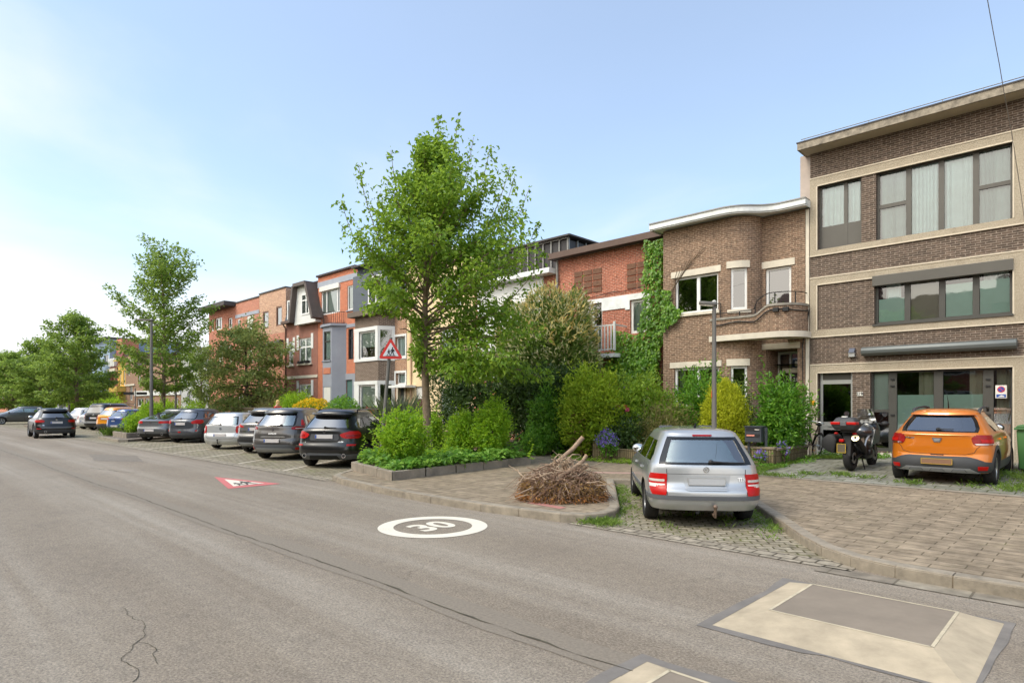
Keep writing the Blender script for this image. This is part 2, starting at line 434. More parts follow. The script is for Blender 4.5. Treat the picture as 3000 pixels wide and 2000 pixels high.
M_DRIVE = brick('drive_slabs', '#8c8a80', '#7b7a6f', '#4b4f2f', .42, .30, .014, var=.5, bump=.5, stain=.35, grime='#66664f', moss='#65732f', mosslim=(.55,.70), dist=.025)
M_KERB = mat('kerb_stone', '#8d8373', .92, var=.3, vs=5, bump=.6, bs=45)
M_CONC = mat('planter_concrete', '#8b8172', .92, var=.35, vs=2.2, bump=.7, bs=30)
def worn(name, c, a, b):
    # road paint rubbed through to the stones in flecks and patches
    t = NT(name); p = t.pos(); f = t.math('ADD', t.math('MULTIPLY', t.noise(p, 60, 4, .8), .62), t.math('MULTIPLY', t.noise(p, 2.2, 4, .6), .38))
    k = t.ramp(f, [(a, 0.0), (b, 1.0)]); c2 = t.mixc(t.math('MULTIPLY', t.noise(p, 5, 5, .7), .3), c, '#b5aa98')
    t.pbr(t.mixc(k, c2, '#8d8172'), .75, 0, t.bump(f, .3, .004)); _mc[name] = t.m; return t.m
M_WHITE = worn('road_paint_white', '#e2dac8', .56, .70)
M_WORN = worn('road_paint_worn', '#d6ccba', .50, .64)
M_RED = worn('road_paint_red', '#c4585a', .56, .70)
M_GLYPH = mat('road_paint_black', '#504a45', .8, var=.1)
def struct(o, name=None): o['kind'] = 'structure'; return o
# ---------------------------------------------------------------- ground, road, bays
struct(MB().quad((-700,-500,-.012),(500,-500,-.012),(500,700,-.012),(-700,700,-.012)).build('ground', M_EARTH))
struct(MB().quad((-260,-9,0),(40,-9,0),(40,7.6,0),(-260,7.6,0)).build('road', M_ASPH))
struct(MB().quad((-200,7.5,.004),(-1.0,7.5,.004),(-1.0,13.6,.004),(-200,13.6,.004)).build('parking_bays', M_COB, uvf=lambda c, n: (c.x*.82+c.y*.57, -c.x*.57+c.y*.82)))
struct(MB().quad((-200,7.36,.008),(-13.3,7.36,.008),(-13.3,7.74,.008),(-200,7.74,.008)).quad((-5.9,7.3,.008),(-2.0,7.3,.008),(-2.0,7.66,.008),(-5.9,7.66,.008)).build('gutter', M_GUT))
struct(MB().quad((-2.3,7.08,.008),(30,7.08,.008),(30,7.335,.008),(-2.3,7.335,.008)).build('gutter_slabs', brick('gutter_slab', '#918878', '#80776a', '#6b6355', .62, .30, .012, var=.5, bump=.5, stain=.35, grime='#5f574b', dist=.01), uvf=lambda c, n: (c.x, c.y-7.06)))
# long joint in the asphalt with a weedy crack
def wob(x, k, s): return k*noise.noise(Vector((x*s, 3.7*s, 0)))
band = MB().sheet(lambda u, v: (-90+96*u, 3.62 + wob(-90+96*u, .10, .35) + (v-.5)*(.36+.12*wob(-90+96*u, 1, .9)), .004), 160, 1)
struct(band.build('asphalt_joint', M_SEAM, fix=False))
crk = MB().sheet(lambda u, v: (-90+96*u, 3.55 + wob(-90+96*u, .10, .35) + wob(-90+96*u, .035, 4.1) + (v-.5)*max(.002, .013+.030*wob(-90+96*u, 1, 2.7)), .008), 700, 1)
struct(crk.build('joint_crack', M_CRACK, fix=False))
def crackline(pts, w_, sd):
    q = MB(); P = [gp(*p) for p in pts]; out = []
    for a, b in zip(P[:-1], P[1:]):
        k = max(2, int((b-a).length/.05)); d = (b-a).normalized(); n_ = Vector((-d.y, d.x, 0))
        for i in range(k): c_ = a.lerp(b, i/k); out.append((c_ + n_*(.07*noise.noise(c_*3.1+Vector((sd,0,0)))+.03*noise.noise(c_*11)), n_*w_*(.5+.9*abs(noise.noise(c_*6+Vector((0,sd,0)))))))
    vs = []
    for c_, n_ in out: vs += [c_-n_+Vector((0,0,.004)), c_+n_+Vector((0,0,.004))]
    q.add(vs, [(2*i,2*i+1,2*i+3,2*i+2) for i in range(len(out)-1)]); return struct(q.build('road_crack', M_CRACK, fix=False))
crackline([(360,1780),(415,1835),(410,1880),(365,1925),(395,1960),(370,2010)], .0042, 2)
crackline([(410,1880),(455,1905),(470,1950)], .004, 5)
def patch_(name, poly, m):
    pts = [gp(*p) for p in poly]; q = MB(); out = []
    for a, b in zip(pts, pts[1:]+pts[:1]):
        for i in range(8): c_ = a.lerp(b, i/8); out.append(c_ + Vector((.06*noise.noise(c_*4), .06*noise.noise(c_*4+Vector((5,0,0))), .004)))
    q.add(out, [tuple(range(len(out)))]); return struct(q.build(name, m, fix=False))
patch_('asphalt_patch', [(262,1330),(400,1334),(420,1352),(275,1350)], mat('patch_asphalt', '#776e62', .85, var=.2, vs=5, bump=.4, bs=60))
crackline([(270,1370),(330,1378),(405,1385)], .016, 9)
# ---------------------------------------------------------------- pavement with kerbs
def arc(c, r, a0, a1, n): return [(c[0]+r*math.cos(R(a0+(a1-a0)*i/n)), c[1]+r*math.sin(R(a0+(a1-a0)*i/n))) for i in range(n+1)]
KERB = [(16,7.34),(-1.1,7.34),(-1.6,7.38),(-2.05,7.52),(-2.45,7.82),(-2.85,8.3),(-3.3,8.95),(-6.04,12.85),(-7.95,11.5),(-5.8,8.55),(-5.63,8.2),(-5.58,7.85),(-5.72,7.52),(-6.05,7.33),(-7.6,7.12),(-8.9,7.08),(-10.7,7.14),(-12.5,7.36),(-13.25,7.6),(-13.6,7.95),(-14.3,8.9),(-17.45,13.45),(-210,13.45)]
pv = [(16,21)] + KERB + [(-210,21)]
def flat(name, poly, z0, z1, m, parent=None, uvf=None, **k):
    bm = bmesh.new(); vb = [bm.verts.new((x, y, z1)) for x, y in poly]; f = bm.faces.new(vb)
    if f.normal.z < 0: f.normal_flip()
    lo = [bm.verts.new((x, y, z0)) for x, y in poly]; n = len(poly)
    for i in range(n): bm.faces.new((vb[i], vb[(i+1) % n], lo[(i+1) % n], lo[i]))
    bmesh.ops.triangulate(bm, faces=[f]); bmesh.ops.recalc_face_normals(bm, faces=bm.faces)
    mb = MB(); bm.verts.index_update(); mb.add([v.co.copy() for v in bm.verts], [[v.index for v in q.verts] for q in bm.faces]); bm.free()
    return mb.build(name, m, parent, uvf=uvf, **k)
struct(flat('pavement', pv, -.005, .12, M_PAVE))
def kerbs(name, path, wdt, z1, m, joint=1.0, side=1):
    mb = MB(); P = [Vector((x, y, 0)) for x, y in path]
    d = [(P[i+1]-P[i]).normalized() for i in range(len(P)-1)]
    nn = []
    for i in range(len(P)):
        a = d[max(i-1, 0)]; b = d[min(i, len(d)-1)]; t = (a+b).normalized(); q = Vector((t.y, -t.x, 0))*side
        nn.append(q / max(.5, q.dot(Vector((a.y, -a.x, 0))*side)))
    for i in range(len(P)-1):
        L = (P[i+1]-P[i]).length; k = max(1, round(L/joint)) if L < 60 else round(60/joint); g = .006
        if L >= 60: L = 60
        for j in range(k):
            u0, u1 = (j*L/k+ (g if k > 1 or L > .5 else 0))/(P[i+1]-P[i]).length, ((j+1)*L/k - (g if k > 1 or L > .5 else 0))/(P[i+1]-P[i]).length
            a, b = P[i].lerp(P[i+1], u0), P[i].lerp(P[i+1], u1); na, nb = nn[i].lerp(nn[i+1], u0), nn[i].lerp(nn[i+1], u1)
            o, ii = -.006, wdt
            c = .02; jz = rnd.uniform(-.004, .004)
            prof = [(o, 0.0), (o, z1-c+jz), (c, z1+jz), (ii, z1+jz), (ii, 0.0)]
            vs = [a + na*x + Vector((0,0,z)) for x, z in prof] + [b + nb*x + Vector((0,0,z)) for x, z in prof]
            n = len(prof); mb.add(vs, [tuple(range(n)), tuple(range(2*n-1, n-1, -1))] + [(q, (q+1) % n, n+(q+1) % n, n+q) for q in range(n)])
    return struct(mb.build(name, m))
kerbs('kerb', KERB[:-1] + [(-60,13.45)], .16, .128, M_KERB, side=1)
# second island with the lamp and tree
ISL = [(-33.9,8.15),(-38.0,8.25),(-38.5,8.6),(-42.3,13.44),(-37.2,13.44),(-33.7,8.5)]
struct(flat('traffic_island', ISL, 0, .12, M_PAVE2))
kerbs('island_kerb', [ISL[5],ISL[0],ISL[1],ISL[2],ISL[3]], .15, .128, M_KERB, side=1)
ISL2 = [(-60.5,8.5),(-63.5,8.6),(-67.5,13.44),(-63.5,13.44)]
struct(flat('traffic_island_far', ISL2, 0, .12, M_PAVE2))
# driveway sloping up to the house and the lawn-edge strip
struct(MB().quad((-6.1,14.6,.132),(9,14.6,.132),(9,20.3,.34),(-6.1,20.3,.34)).build('driveway', M_DRIVE))
struct(MB().quad((-6.1,14.42,.128),(9,14.42,.128),(9,14.6,.134),(-6.1,14.6,.134)).build('driveway_edging', M_KERB))
# front gardens: soil a hand above the pavement
struct(flat('garden_soil', [(-6.3,15.75),(-6.3,20.1),(-60,20.1),(-60,15.75)], .11, .22, M_SOIL))
# gravel-dusted salt stain beside the kerb, brick inlays in the pavement
struct(MB().quad((-7.15,7.75,.125),(-6.35,7.68,.125),(-6.35,7.86,.125),(-7.15,7.93,.125)).build('red_paver_inlay', mat('red_pavers', '#a8746a', .9, var=.2, vs=4)))
struct(MB().quad((-9.2,12.2,.125),(-6.7,13.9,.125),(-6.85,14.08,.125),(-9.35,12.4,.125)).build('pink_paver_band', mat('pink_pavers', '#b08f84', .9, var=.2, vs=4)))
pts = [gp(px, py) for px, py in ((1085,1428),(1120,1434),(1170,1440),(1215,1451),(1262,1466),(1300,1478))]; q = MB()
vs = []
for i, p_ in enumerate(pts): n_ = Vector((.1,-.99,0)); w_ = (.02,.07,.10,.13,.10,.015)[i]; vs += [p_+Vector((0,.05,.005)), p_+n_*w_*(1+.4*noise.noise(p_*5))+Vector((0,0,.005))]
q.add(vs, [(2*i,2*i+1,2*i+3,2*i+2) for i in range(len(pts)-1)]); struct(q.build('sand_drift', mat('pale_sand','#b5ab98',.95,var=.2,vs=12), fix=False))
# ---------------------------------------------------------------- planter walls on the corner and the island
def wall_ring(name, poly, wdt, z0, z1, label, m=M_CONC, closed=True):
    n = len(poly); P = [Vector((x, y, 0)) for x, y in poly]
    mb = MB(); ins = []
    for i in range(n):
        a = (P[i]-P[i-1]).normalized(); b = (P[(i+1) % n]-P[i]).normalized()
        na, nb = Vector((-a.y, a.x, 0)), Vector((-b.y, b.x, 0)); q = (na+nb).normalized(); ins.append(P[i] + q*(wdt/max(.35, q.dot(na))))
    for i in range(n):
        L = (P[(i+1) % n]-P[i]).length; k = max(1, round(L/1.0))
        for j in range(k):
            u0, u1 = j/k + .003, (j+1)/k - .003
            A, B = P[i].lerp(P[(i+1) % n], u0), P[i].lerp(P[(i+1) % n], u1); C, D = ins[i].lerp(ins[(i+1) % n], u1), ins[i].lerp(ins[(i+1) % n], u0)
            zz = Vector((0,0,z0)); zt = Vector((0,0,z1+rnd.uniform(-.004,.004)))
            mb.add([A+zz,B+zz,C+zz,D+zz,A+zt,B+zt,C+zt,D+zt], [(3,2,1,0),(4,5,6,7),(0,1,5,4),(1,2,6,5),(2,3,7,6),(3,0,4,7)])
    return tag(mb.build(name, m, bevel=.012), label, 'planter')
PLANT = [(-14.0,8.55),(-11.35,7.95),(-11.75,12.95),(-16.9,12.95)]
wall_ring('planter_wall', PLANT, .14, .11, .32, 'low grey concrete planter wall round the tree bed on the pavement corner')
struct(flat('planter_soil', [(-13.9,8.7),(-11.5,8.1),(-11.9,12.8),(-16.7,12.8)], .1, .27, M_SOIL))
IPL = [(-35.2,8.9),(-37.9,9.0),(-41.4,13.3),(-38.0,13.3)]
wall_ring('planter_wall', IPL, .14, .11, .38, 'low concrete planter wall on the island beyond the dark grey coupe')
struct(flat('island_soil', [(-35.4,9.05),(-37.8,9.15),(-41.2,13.2),(-38.0,13.2)], .1, .31, M_SOIL))
# ---------------------------------------------------------------- speed cushions
M_CREAM = mat('cushion_cream', '#b0a188', .85, var=.22, vs=3, bump=.5, bs=60)
M_CTOP = mat('cushion_top', '#85796a', .85, var=.12, vs=3, bump=.4, bs=60)
def cushion(x0, x1, y0, y1, label):
    t = thing('speed_cushion', label, 'speed cushion', ((x0+x1)/2, (y0+y1)/2, 0), group='speed cushions set into the road')
    xi0, xi1, yi0, yi1, h = x0+.27, x1-.29, y0+.50, y1-.16, .07
    A = [(x0,y0),(x1,y0),(x1,y1),(x0,y1)]; B = [(xi0,yi0),(xi1,yi0),(xi1,yi1),(xi0,yi1)]
    mb = MB(); vs = [(x,y,.002) for x,y in A] + [(x,y,h) for x,y in B] 
    mb.add(vs, [(i,(i+1)%4,4+(i+1)%4,4+i) for i in range(4)]); mb.build('ramp_border', M_CREAM, t)
    MB().add([(x,y,h-.002) for x,y in B], [(0,1,2,3)]).build('flat_top', M_CTOP, t)
    e = .012; rdg = MB()
    for (ax, ay), (bx, by) in zip(B, B[1:]+B[:1]):
        d_ = Vector((bx-ax, by-ay, 0)).normalized(); n_ = Vector((-d_.y, d_.x, 0))*e; rdg.add([Vector((ax,ay,h+.001))-n_, Vector((bx,by,h+.001))-n_, Vector((bx,by,h+.001))+n_, Vector((ax,ay,h+.001))+n_], [(0,1,2,3)])
    rdg.build('ridge_line', mat('ridge_cream', '#c0b398', .85, var=.2, vs=9), t, fix=False)
    rim = MB()
    ring = lambda d, z: [(x0-d,y0-d,z),(x1+d,y0-d,z),(x1+d,y1+d,z),(x0-d,y1+d,z)]
    cxx, cyy = (x0+x1)/2, (y0+y1)/2; inn, outr = [], []
    for (ax, ay), (bx, by) in (((x0,y0),(x1,y0)),((x1,y0),(x1,y1)),((x1,y1),(x0,y1)),((x0,y1),(x0,y0))):
        for k in range(14):
            u = k/14; X, Y = ax+(bx-ax)*u, ay+(by-ay)*u; dx_, dy_ = (1 if X > cxx else -1), (1 if Y > cyy else -1); ex, ey = (dx_ if abs(X-cxx) > .84 else 0), (dy_ if abs(Y-cyy) > .84 else 0)
            w_ = .045 + .05*noise.noise(Vector((X*2.1, Y*2.1, x0))) + (.05 if X < cxx else 0); inn.append((X, Y, .0045)); outr.append((X+ex*w_, Y+ey*w_, .0045))
    nk = len(inn); rim.add(inn+outr, [(i, (i+1) % nk, nk+(i+1) % nk, nk+i) for i in range(nk)])
    rim.build('asphalt_surround', M_TAR, t, fix=False)
cushion(-2.33, -.62, 4.76, 6.46, 'whole cream bordered speed cushion set in the asphalt near the kerb')
cushion(-2.33, -.62, 2.06, 3.77, 'speed cushion cut off by the bottom of the picture, only its far corner in view')
# ---------------------------------------------------------------- markings
def ringpts(c, r, n, z): return [(c[0]+r*math.cos(2*math.pi*i/n), c[1]+r*math.sin(2*math.pi*i/n), z) for i in range(n)]
t30 = thing('speed_limit_marking', 'round white 30 limit painted on the asphalt', 'road marking', (-7.17,5.75,0))
n = 96; mb = MB(); mb.add(ringpts((-7.17,5.75),.80,n,.006)+ringpts((-7.17,5.75),.575,n,.006), [(i,(i+1)%n,n+(i+1)%n,n+i) for i in range(n)])
mb.build('ring', M_WHITE, t30)
mb = MB(); text_on(mb, '30', .70, (-7.17,5.75,.006), (0,1,0), (-1,0,0), .022, sx=.95); mb.build('numerals', M_WHITE, t30, fix=False)
tt = thing('school_warning_marking', 'red bordered triangle with two walking children painted on the road', 'road marking', (-14.5,5.85,0))
T = [(-13.5,5.28),(-13.5,6.44),(-15.95,5.9)]
cx, cy_ = sum(p[0] for p in T)/3, sum(p[1] for p in T)/3
def inset(k): return [(cx+(x-cx)*k, cy_+(y-cy_)*k) for x, y in T]
I = inset(.60)
mb = MB(); mb.add([(x,y,.006) for x,y in T]+[(x,y,.006) for x,y in I], [(i,(i+1)%3,3+(i+1)%3,3+i) for i in range(3)]); mb.build('red_border', M_RED, tt)
mb = MB(); mb.add([(x,y,.006) for x,y in I], [(0,1,2)]); mb.build('white_field', M_WHITE, tt)
def child_glyph():
    # two walking children, unit box about 1 wide and .8 high, feet at y=0
    out = []
    def pl(*p): out.append(list(p))
    for ox, s, bag in ((-.24, .78, False), (.2, 1.0, True)):
        q = lambda x, y: (ox + x*s, y*s)
        out.append([q(.03+.085*math.cos(a), .80+.095*math.sin(a)) for a in [i*math.pi/6 for i in range(12)]])
        pl(q(-.08,.70), q(.10,.70), q(.13,.36), q(-.13,.36))
        pl(q(-.12,.38), q(.01,.38), q(-.12,.14), q(-.23,.0), q(-.31,.03), q(-.2,.16))
        pl(q(-.01,.38), q(.12,.38), q(.19,.18), q(.27,.02), q(.18,.0), q(.08,.17))
        pl(q(-.08,.70), q(-.05,.60), q(-.22,.42), q(-.27,.47))
        pl(q(.10,.70), q(.07,.60), q(.22,.40), q(.27,.46))
        if bag: pl(q(.12,.66), q(.25,.63), q(.27,.44), q(.13,.44))
    pl((-.62,-.03), (.62,-.03), (.62,0), (-.62,0))
    return out
mb = MB()
for k, poly in enumerate(child_glyph()): mb.add([(-13.83 - v*.85, 5.86 + u*.46, .009+.0002*k) for u, v in poly], [tuple(range(len(poly)))])
mb.build('children_pictogram', M_GLYPH, tt)
HD = (-.573,.819)
whites = [(-16.07,'between the black SUV and the grey minivan'),(-19.0,'between the grey minivan and the half hidden grey SUV'),(-21.9,'between the half hidden grey SUV and the silver estate'),(-24.8,'between the silver estate and the dark grey crossover'),(-27.8,'between the dark grey crossover and the grey coupe'),(-30.8,'beyond the grey coupe beside the lamp island'),
 (-42.6,'right of the blue hatchback'),(-45.4,'between the blue hatchback and the orange hatchback'),(-48.2,'between the orange hatchback and the black van'),(-51.0,'between the black van and the silver saloon'),(-53.8,'beside the white hatchback')]
for x, lab in whites:
    mb = MB(); y0 = 7.72; L = 5.6; a = Vector((x, y0, .008)); h = Vector((HD[0], HD[1], 0)); s = Vector((HD[1], -HD[0], 0))*.055
    k = 9; pts = [(a + h*(L*i/k), .8 + .25*noise.noise(Vector((x, i*.8, 0)))) for i in range(k+1)]
    mb.add([p - s*w_ for p, w_ in pts] + [p + s*w_ for p, w_ in pts], [(i, i+1, k+2+i, k+1+i) for i in range(k)])
    tag(mb.build('bay_line', M_WORN), 'white slanting parking bay line ' + lab, 'road marking', 'white lines dividing the parking bays', 'structure')
# ---------------------------------------------------------------- house materials
M_BR219 = brick('brick_dark_brown', '#655549', '#4f433a', '#94877a', .215, .060, .008, var=.45, stain=.22, grime='#3f362f')
M_BR217 = brick('brick_tan_brown', '#8c705c', '#715a4b', '#a8957f', .19, .060, .009, var=.5, stain=.25, grime='#4d3f36')
M_BR215 = brick('brick_orange_weathered', '#b6664c', '#9e5641', '#bd9b88', .21, .062, .010, var=.55, stain=.32, grime='#6e4638', moss='#cdbcae', mosslim=(.56,.8))
M_BRBAY = brick('brick_bay_dark', '#6a5a50', '#55483f', '#a09181', .21, .07, .013, var=.45, stain=.15)
M_BRBAYR = brick('brick_bay_light', '#a87c5e', '#96694e', '#bba791', .21, .07, .012, var=.4, stain=.15)
M_BRGO = brick('brick_bright_orange', '#c06a4c', '#ad5c40', '#c99c80', .21, .07, .011, var=.35, stain=.1, grime='#8a4a32')
M_BRMA = brick('brick_dark_red', '#8f4f40', '#7b4337', '#b29484', .21, .07, .011, var=.4, stain=.15)
M_BRTAN = brick('brick_pale_mixed', '#c69b7d', '#a87a62', '#cdb7a2', .21, .07, .011, var=.6, stain=.1, grime='#8b6853')
M_BRSAL = brick('brick_salmon', '#ba745d', '#a9664f', '#c8a490', .21, .07, .011, var=.4, stain=.15, grime='#7e5040')
M_BRRED = brick('brick_far_red', '#b5664c', '#a1573f', '#c4a08c', .21, .07, .011, var=.35, stain=.15)
M_BRBRN = brick('brick_far_brown', '#98705a', '#84604c', '#b39e8a', .21, .07, .011, var=.35, stain=.15)
def pebble(name, a, b):
    t = NT(name); u = t.uv(); f = t.ramp(t.noise(u, 38, 4, .8), [(.36, 0.0), (.6, 1.0)])
    c = t.mixc(f, a, b); mp = t.n('ShaderNodeMapping', ins={'Scale': (3.0, .35, 1)}); t.l(u, mp.inputs[0]); c = t.mixc(t.math('MULTIPLY', t.ramp(t.noise(mp.outputs[0], 1.0, 5, .65), [(.5, 0.0), (.8, 1.0)]), .4), c, '#7d705d'); c = t.mixc(t.math('MULTIPLY', t.ramp(t.noise(u, .9, 5, .65), [(.45, 0.0), (.75, 1.0)]), .35), c, '#8b7d68')
    t.pbr(c, .9, 0, t.bump(f, .5, .01)); return t.m
M_PEB = pebble('pebbledash_concrete', '#8f836f', '#bcb09b')
M_PEBEDGE = mat('cast_stone_edge', '#c9bda8', .85, var=.12, vs=4, bump=.2)
M_STONE = mat('pale_stone', '#cfc6b4', .85, var=.14, vs=2.5, bump=.2)
M_FASC = mat('stained_fascia', '#8b8273', .9, var=.55, vs=5, bump=.3)
M_SOFF = mat('soffit', '#b0a58f', .85, var=.08)
M_WPAINT = mat('white_paint', '#d9dad6', .55, var=.07, vs=1.6)
M_WPAINTW = mat('weathered_white_paint', '#dcdedb', .7, var=.16, vs=2.2)
M_UPVC = mat('white_window_frame', '#e4e4e0', .4, var=.03)
M_GREYFR = mat('grey_aluminium_frame', '#55524b', .45, var=.06)
M_GREYFR2 = mat('dark_grey_frame', '#45443f', .45, var=.06)
M_ALU = mat('mill_aluminium', '#b9bab8', .35, .6, var=.05)
M_BROWNFR = mat('brown_window_frame', '#6b4a38', .5, var=.1)
M_BROWNFA = mat('brown_fascia', '#5d4a40', .7, var=.12)
M_GREYREND = mat('grey_render', '#8e929b', .85, var=.08, vs=1.2)
M_GREYREND2 = mat('bluegrey_band', '#9aa0aa', .8, var=.08)
M_CREAM2 = mat('cream_render', '#dcc59c', .85, var=.08, vs=1.0)
M_SLATE = brick('slate_tiles', '#5b626a', '#4c535c', '#353a40', .24, .14, .008, var=.4, stain=.1, grime='#6d7069', bump=.4)
M_BLACKP = mat('dark_panel', '#2b2829', .5, var=.15)
M_DARK = mat('room_dark', '#1d1b19', .9, var=.2)  # back plane behind the windows; room darkness is put into its colour
M_ROOM = mat('room_wall', '#5d564c', .9, var=.1)
M_ROOF = mat('roof_felt', '#4a4746', .9, var=.2)
M_WGREY = mat('pale_grey_render', '#b9bab8', .85, var=.08)
M_YELLOW = mat('yellow_render', '#d3ad58', .85, var=.08)
M_BLUE = mat('blue_grey_render', '#8fa2b8', .85, var=.06)
M_IRON = mat('black_iron', '#262524', .5, .4, var=.1)
M_ZINC = mat('zinc_pipe', '#8b8a86', .5, .5, var=.15)
M_CURT = mat('white_net_curtain', '#eef8f8', .9, var=.06, vs=3)
M_CURTG = mat('grey_net_curtain', '#b9c4c0', .9, var=.08, vs=3)
M_FILM = mat('frosted_film', '#c6e2d6', .5, var=.06, vs=2)
M_BLIND = mat('beige_screen', '#948a78', .8, var=.05)
M_SHUT = mat('white_roller_shutter', '#d9d7cf', .6, var=.04)
M_BLINDW = mat('white_roller_blind', '#cfd3cd', .8, var=.04)
M_PANE = glassmat('window_glass', '#ecf8f5', .09, boost=1.2)
M_PANED = glassmat('window_glass_dark', '#a9b5b2', .16, boost=1.4)
M_RED = mat('road_paint_red', '#c6575a'); M_SIGNR = mat('sign_red', '#cf2a25', .35, var=.05); M_SIGNW = mat('sign_white', '#d6dade', .35, var=.03)
M_BLACK = mat('matt_black', '#1b1b1c', .6, var=.1)
M_ORST = mat('orange_sticker', '#e09a1e', .5, var=.04)
M_NUM = mat('number_plate_white', '#dedbd2', .5, var=.03)
M_BLUEP = mat('sign_blue', '#2b4f9e', .4, var=.03)
# ---------------------------------------------------------------- facade kit: everything in (s along the facade, d inwards, z)
class Frame:
    def __init__(s, O, u): s.O = Vector((O[0], O[1], 0)); s.u = Vector((u[0], u[1], 0)).normalized(); s.n = Vector((-s.u.y, s.u.x, 0))
    def p(s, a, d, z): return s.O + s.u*a + s.n*d + Vector((0,0,z))
    def box(s, mb, a0, a1, d0, d1, z0, z1, m=0):
        q = [(a0,d0,z0),(a1,d0,z0),(a1,d1,z0),(a0,d1,z0),(a0,d0,z1),(a1,d0,z1),(a1,d1,z1),(a0,d1,z1)]
        mb.add([s.p(*x) for x in q], [(3,2,1,0),(4,5,6,7),(0,1,5,4),(1,2,6,5),(2,3,7,6),(3,0,4,7)], m)
F0 = Frame((0, 20.0), (1, 0))           # the common building line: s is world X
def facade(root, m, path, z0, z1, holes, rec=.16, name='wall', depth=8.0, closed=True, soff=0.0):
    # path: plan points left to right; holes: (s0, s1, za, zb) with s measured along the path
    P = [Vector((x, y, 0)) for x, y in path]; S = [0.0]
    for i in range(1, len(P)): S.append(S[-1] + (P[i]-P[i-1]).length)
    def pos(s):
        s = min(max(s, 0), S[-1])
        i = max(k for k in range(len(S)-1) if S[k] <= s+1e-9)
        d = (P[i+1]-P[i]).normalized(); return P[i] + d*(s-S[i]), d
    ss = sorted({round(x, 5) for x in S + [h[0] for h in holes] + [h[1] for h in holes]})
    zz = sorted({round(x, 5) for x in [z0, z1] + [h[2] for h in holes] + [h[3] for h in holes]})
    mb = MB(); uv = []
    def inh(a, b): return any(h[0]-1e-6 < a < h[1]+1e-6 and h[2]-1e-6 < b < h[3]+1e-6 for h in holes)
    vid = {}
    def V(s, z):
        k = (round(s, 5), round(z, 5))
        if k not in vid: vid[k] = len(mb.v); c = pos(s)[0]; mb.v.append((c.x, c.y, z)); uv.append((s, z))
        return vid[k]
    for i in range(len(ss)-1):
        for j in range(len(zz)-1):
            if not inh((ss[i]+ss[i+1])/2, (zz[j]+zz[j+1])/2):
                mb.f.append([V(ss[i],zz[j]), V(ss[i+1],zz[j]), V(ss[i+1],zz[j+1]), V(ss[i],zz[j+1])]); mb.m.append(0)
    def raw(pts, uvs):
        k = len(mb.v); mb.v += [tuple(p) for p in pts]; uv.extend(uvs); mb.f.append(list(range(k, k+len(pts)))); mb.m.append(0)
    for a, b, za, zb in holes:
        pa, da = pos(a+1e-4); pb, db = pos(b-1e-4); na, nb = Vector((-da.y, da.x, 0))*rec, Vector((-db.y, db.x, 0))*rec
        Z = lambda p, z: Vector((p.x, p.y, z))
        raw([Z(pa,za),Z(pa,zb),Z(pa+na,zb),Z(pa+na,za)], [(0,za),(0,zb),(rec,zb),(rec,za)])
        raw([Z(pb,zb),Z(pb,za),Z(pb+nb,za),Z(pb+nb,zb)], [(0,zb),(0,za),(rec,za),(rec,zb)])
        raw([Z(pa,zb),Z(pb,zb),Z(pb+nb,zb),Z(pa+na,zb)], [(a,0),(b,0),(b,rec),(a,rec)])
        raw([Z(pb,za),Z(pa,za),Z(pa+na,za),Z(pb+nb,za)], [(b,0),(a,0),(a,rec),(b,rec)])
    if closed:
        a, b = P[0], P[-1]; yb = max(p.y for p in P) + depth
        for p, q in (((a.x, yb), (a.x, a.y)), ((b.x, b.y), (b.x, yb)), ((b.x, yb), (a.x, yb))):
            raw([(p[0],p[1],z0),(q[0],q[1],z0),(q[0],q[1],z1),(p[0],p[1],z1)], [(p[0]+p[1],z0),(q[0]+q[1],z0),(q[0]+q[1],z1),(p[0]+p[1],z1)])
        raw([(p.x, p.y, z1-.002) for p in P] + [(b.x, yb, z1-.002), (a.x, yb, z1-.002)], [(p.x, p.y) for p in P] + [(b.x, yb), (a.x, yb)])
    org = ORG[root.name]; me = bpy.data.meshes.new(name)
    me.from_pydata([tuple(Vector(v)-org) for v in mb.v], [], mb.f); me.materials.append(m)
    ul = me.uv_layers.new(name='UVMap').data
    for p in me.polygons:
        for li in p.loop_indices: ul[li].uv = uv[me.loops[li].vertex_index]
    me.update(); o = link(name, me, root); return pos
def curtain(root, F, a0, a1, d, z0, z1, m, name='curtain', waves=6, amp=.03):
    mb = MB(); k = max(8, int((a1-a0)*24)); ph = rnd.uniform(0, 6.28); waves *= rnd.uniform(.7, 1.25)
    mb.sheet(lambda u, v: F.p(a0+(a1-a0)*u, d + amp*math.sin(u*waves*6.283 + ph + 1.3*math.sin(u*7+ph)) + amp*.4*math.sin(u*waves*15+v), z0+(z1-z0)*v), k, 3)
    mb.build(name, m, root, smooth=60, fix=False)
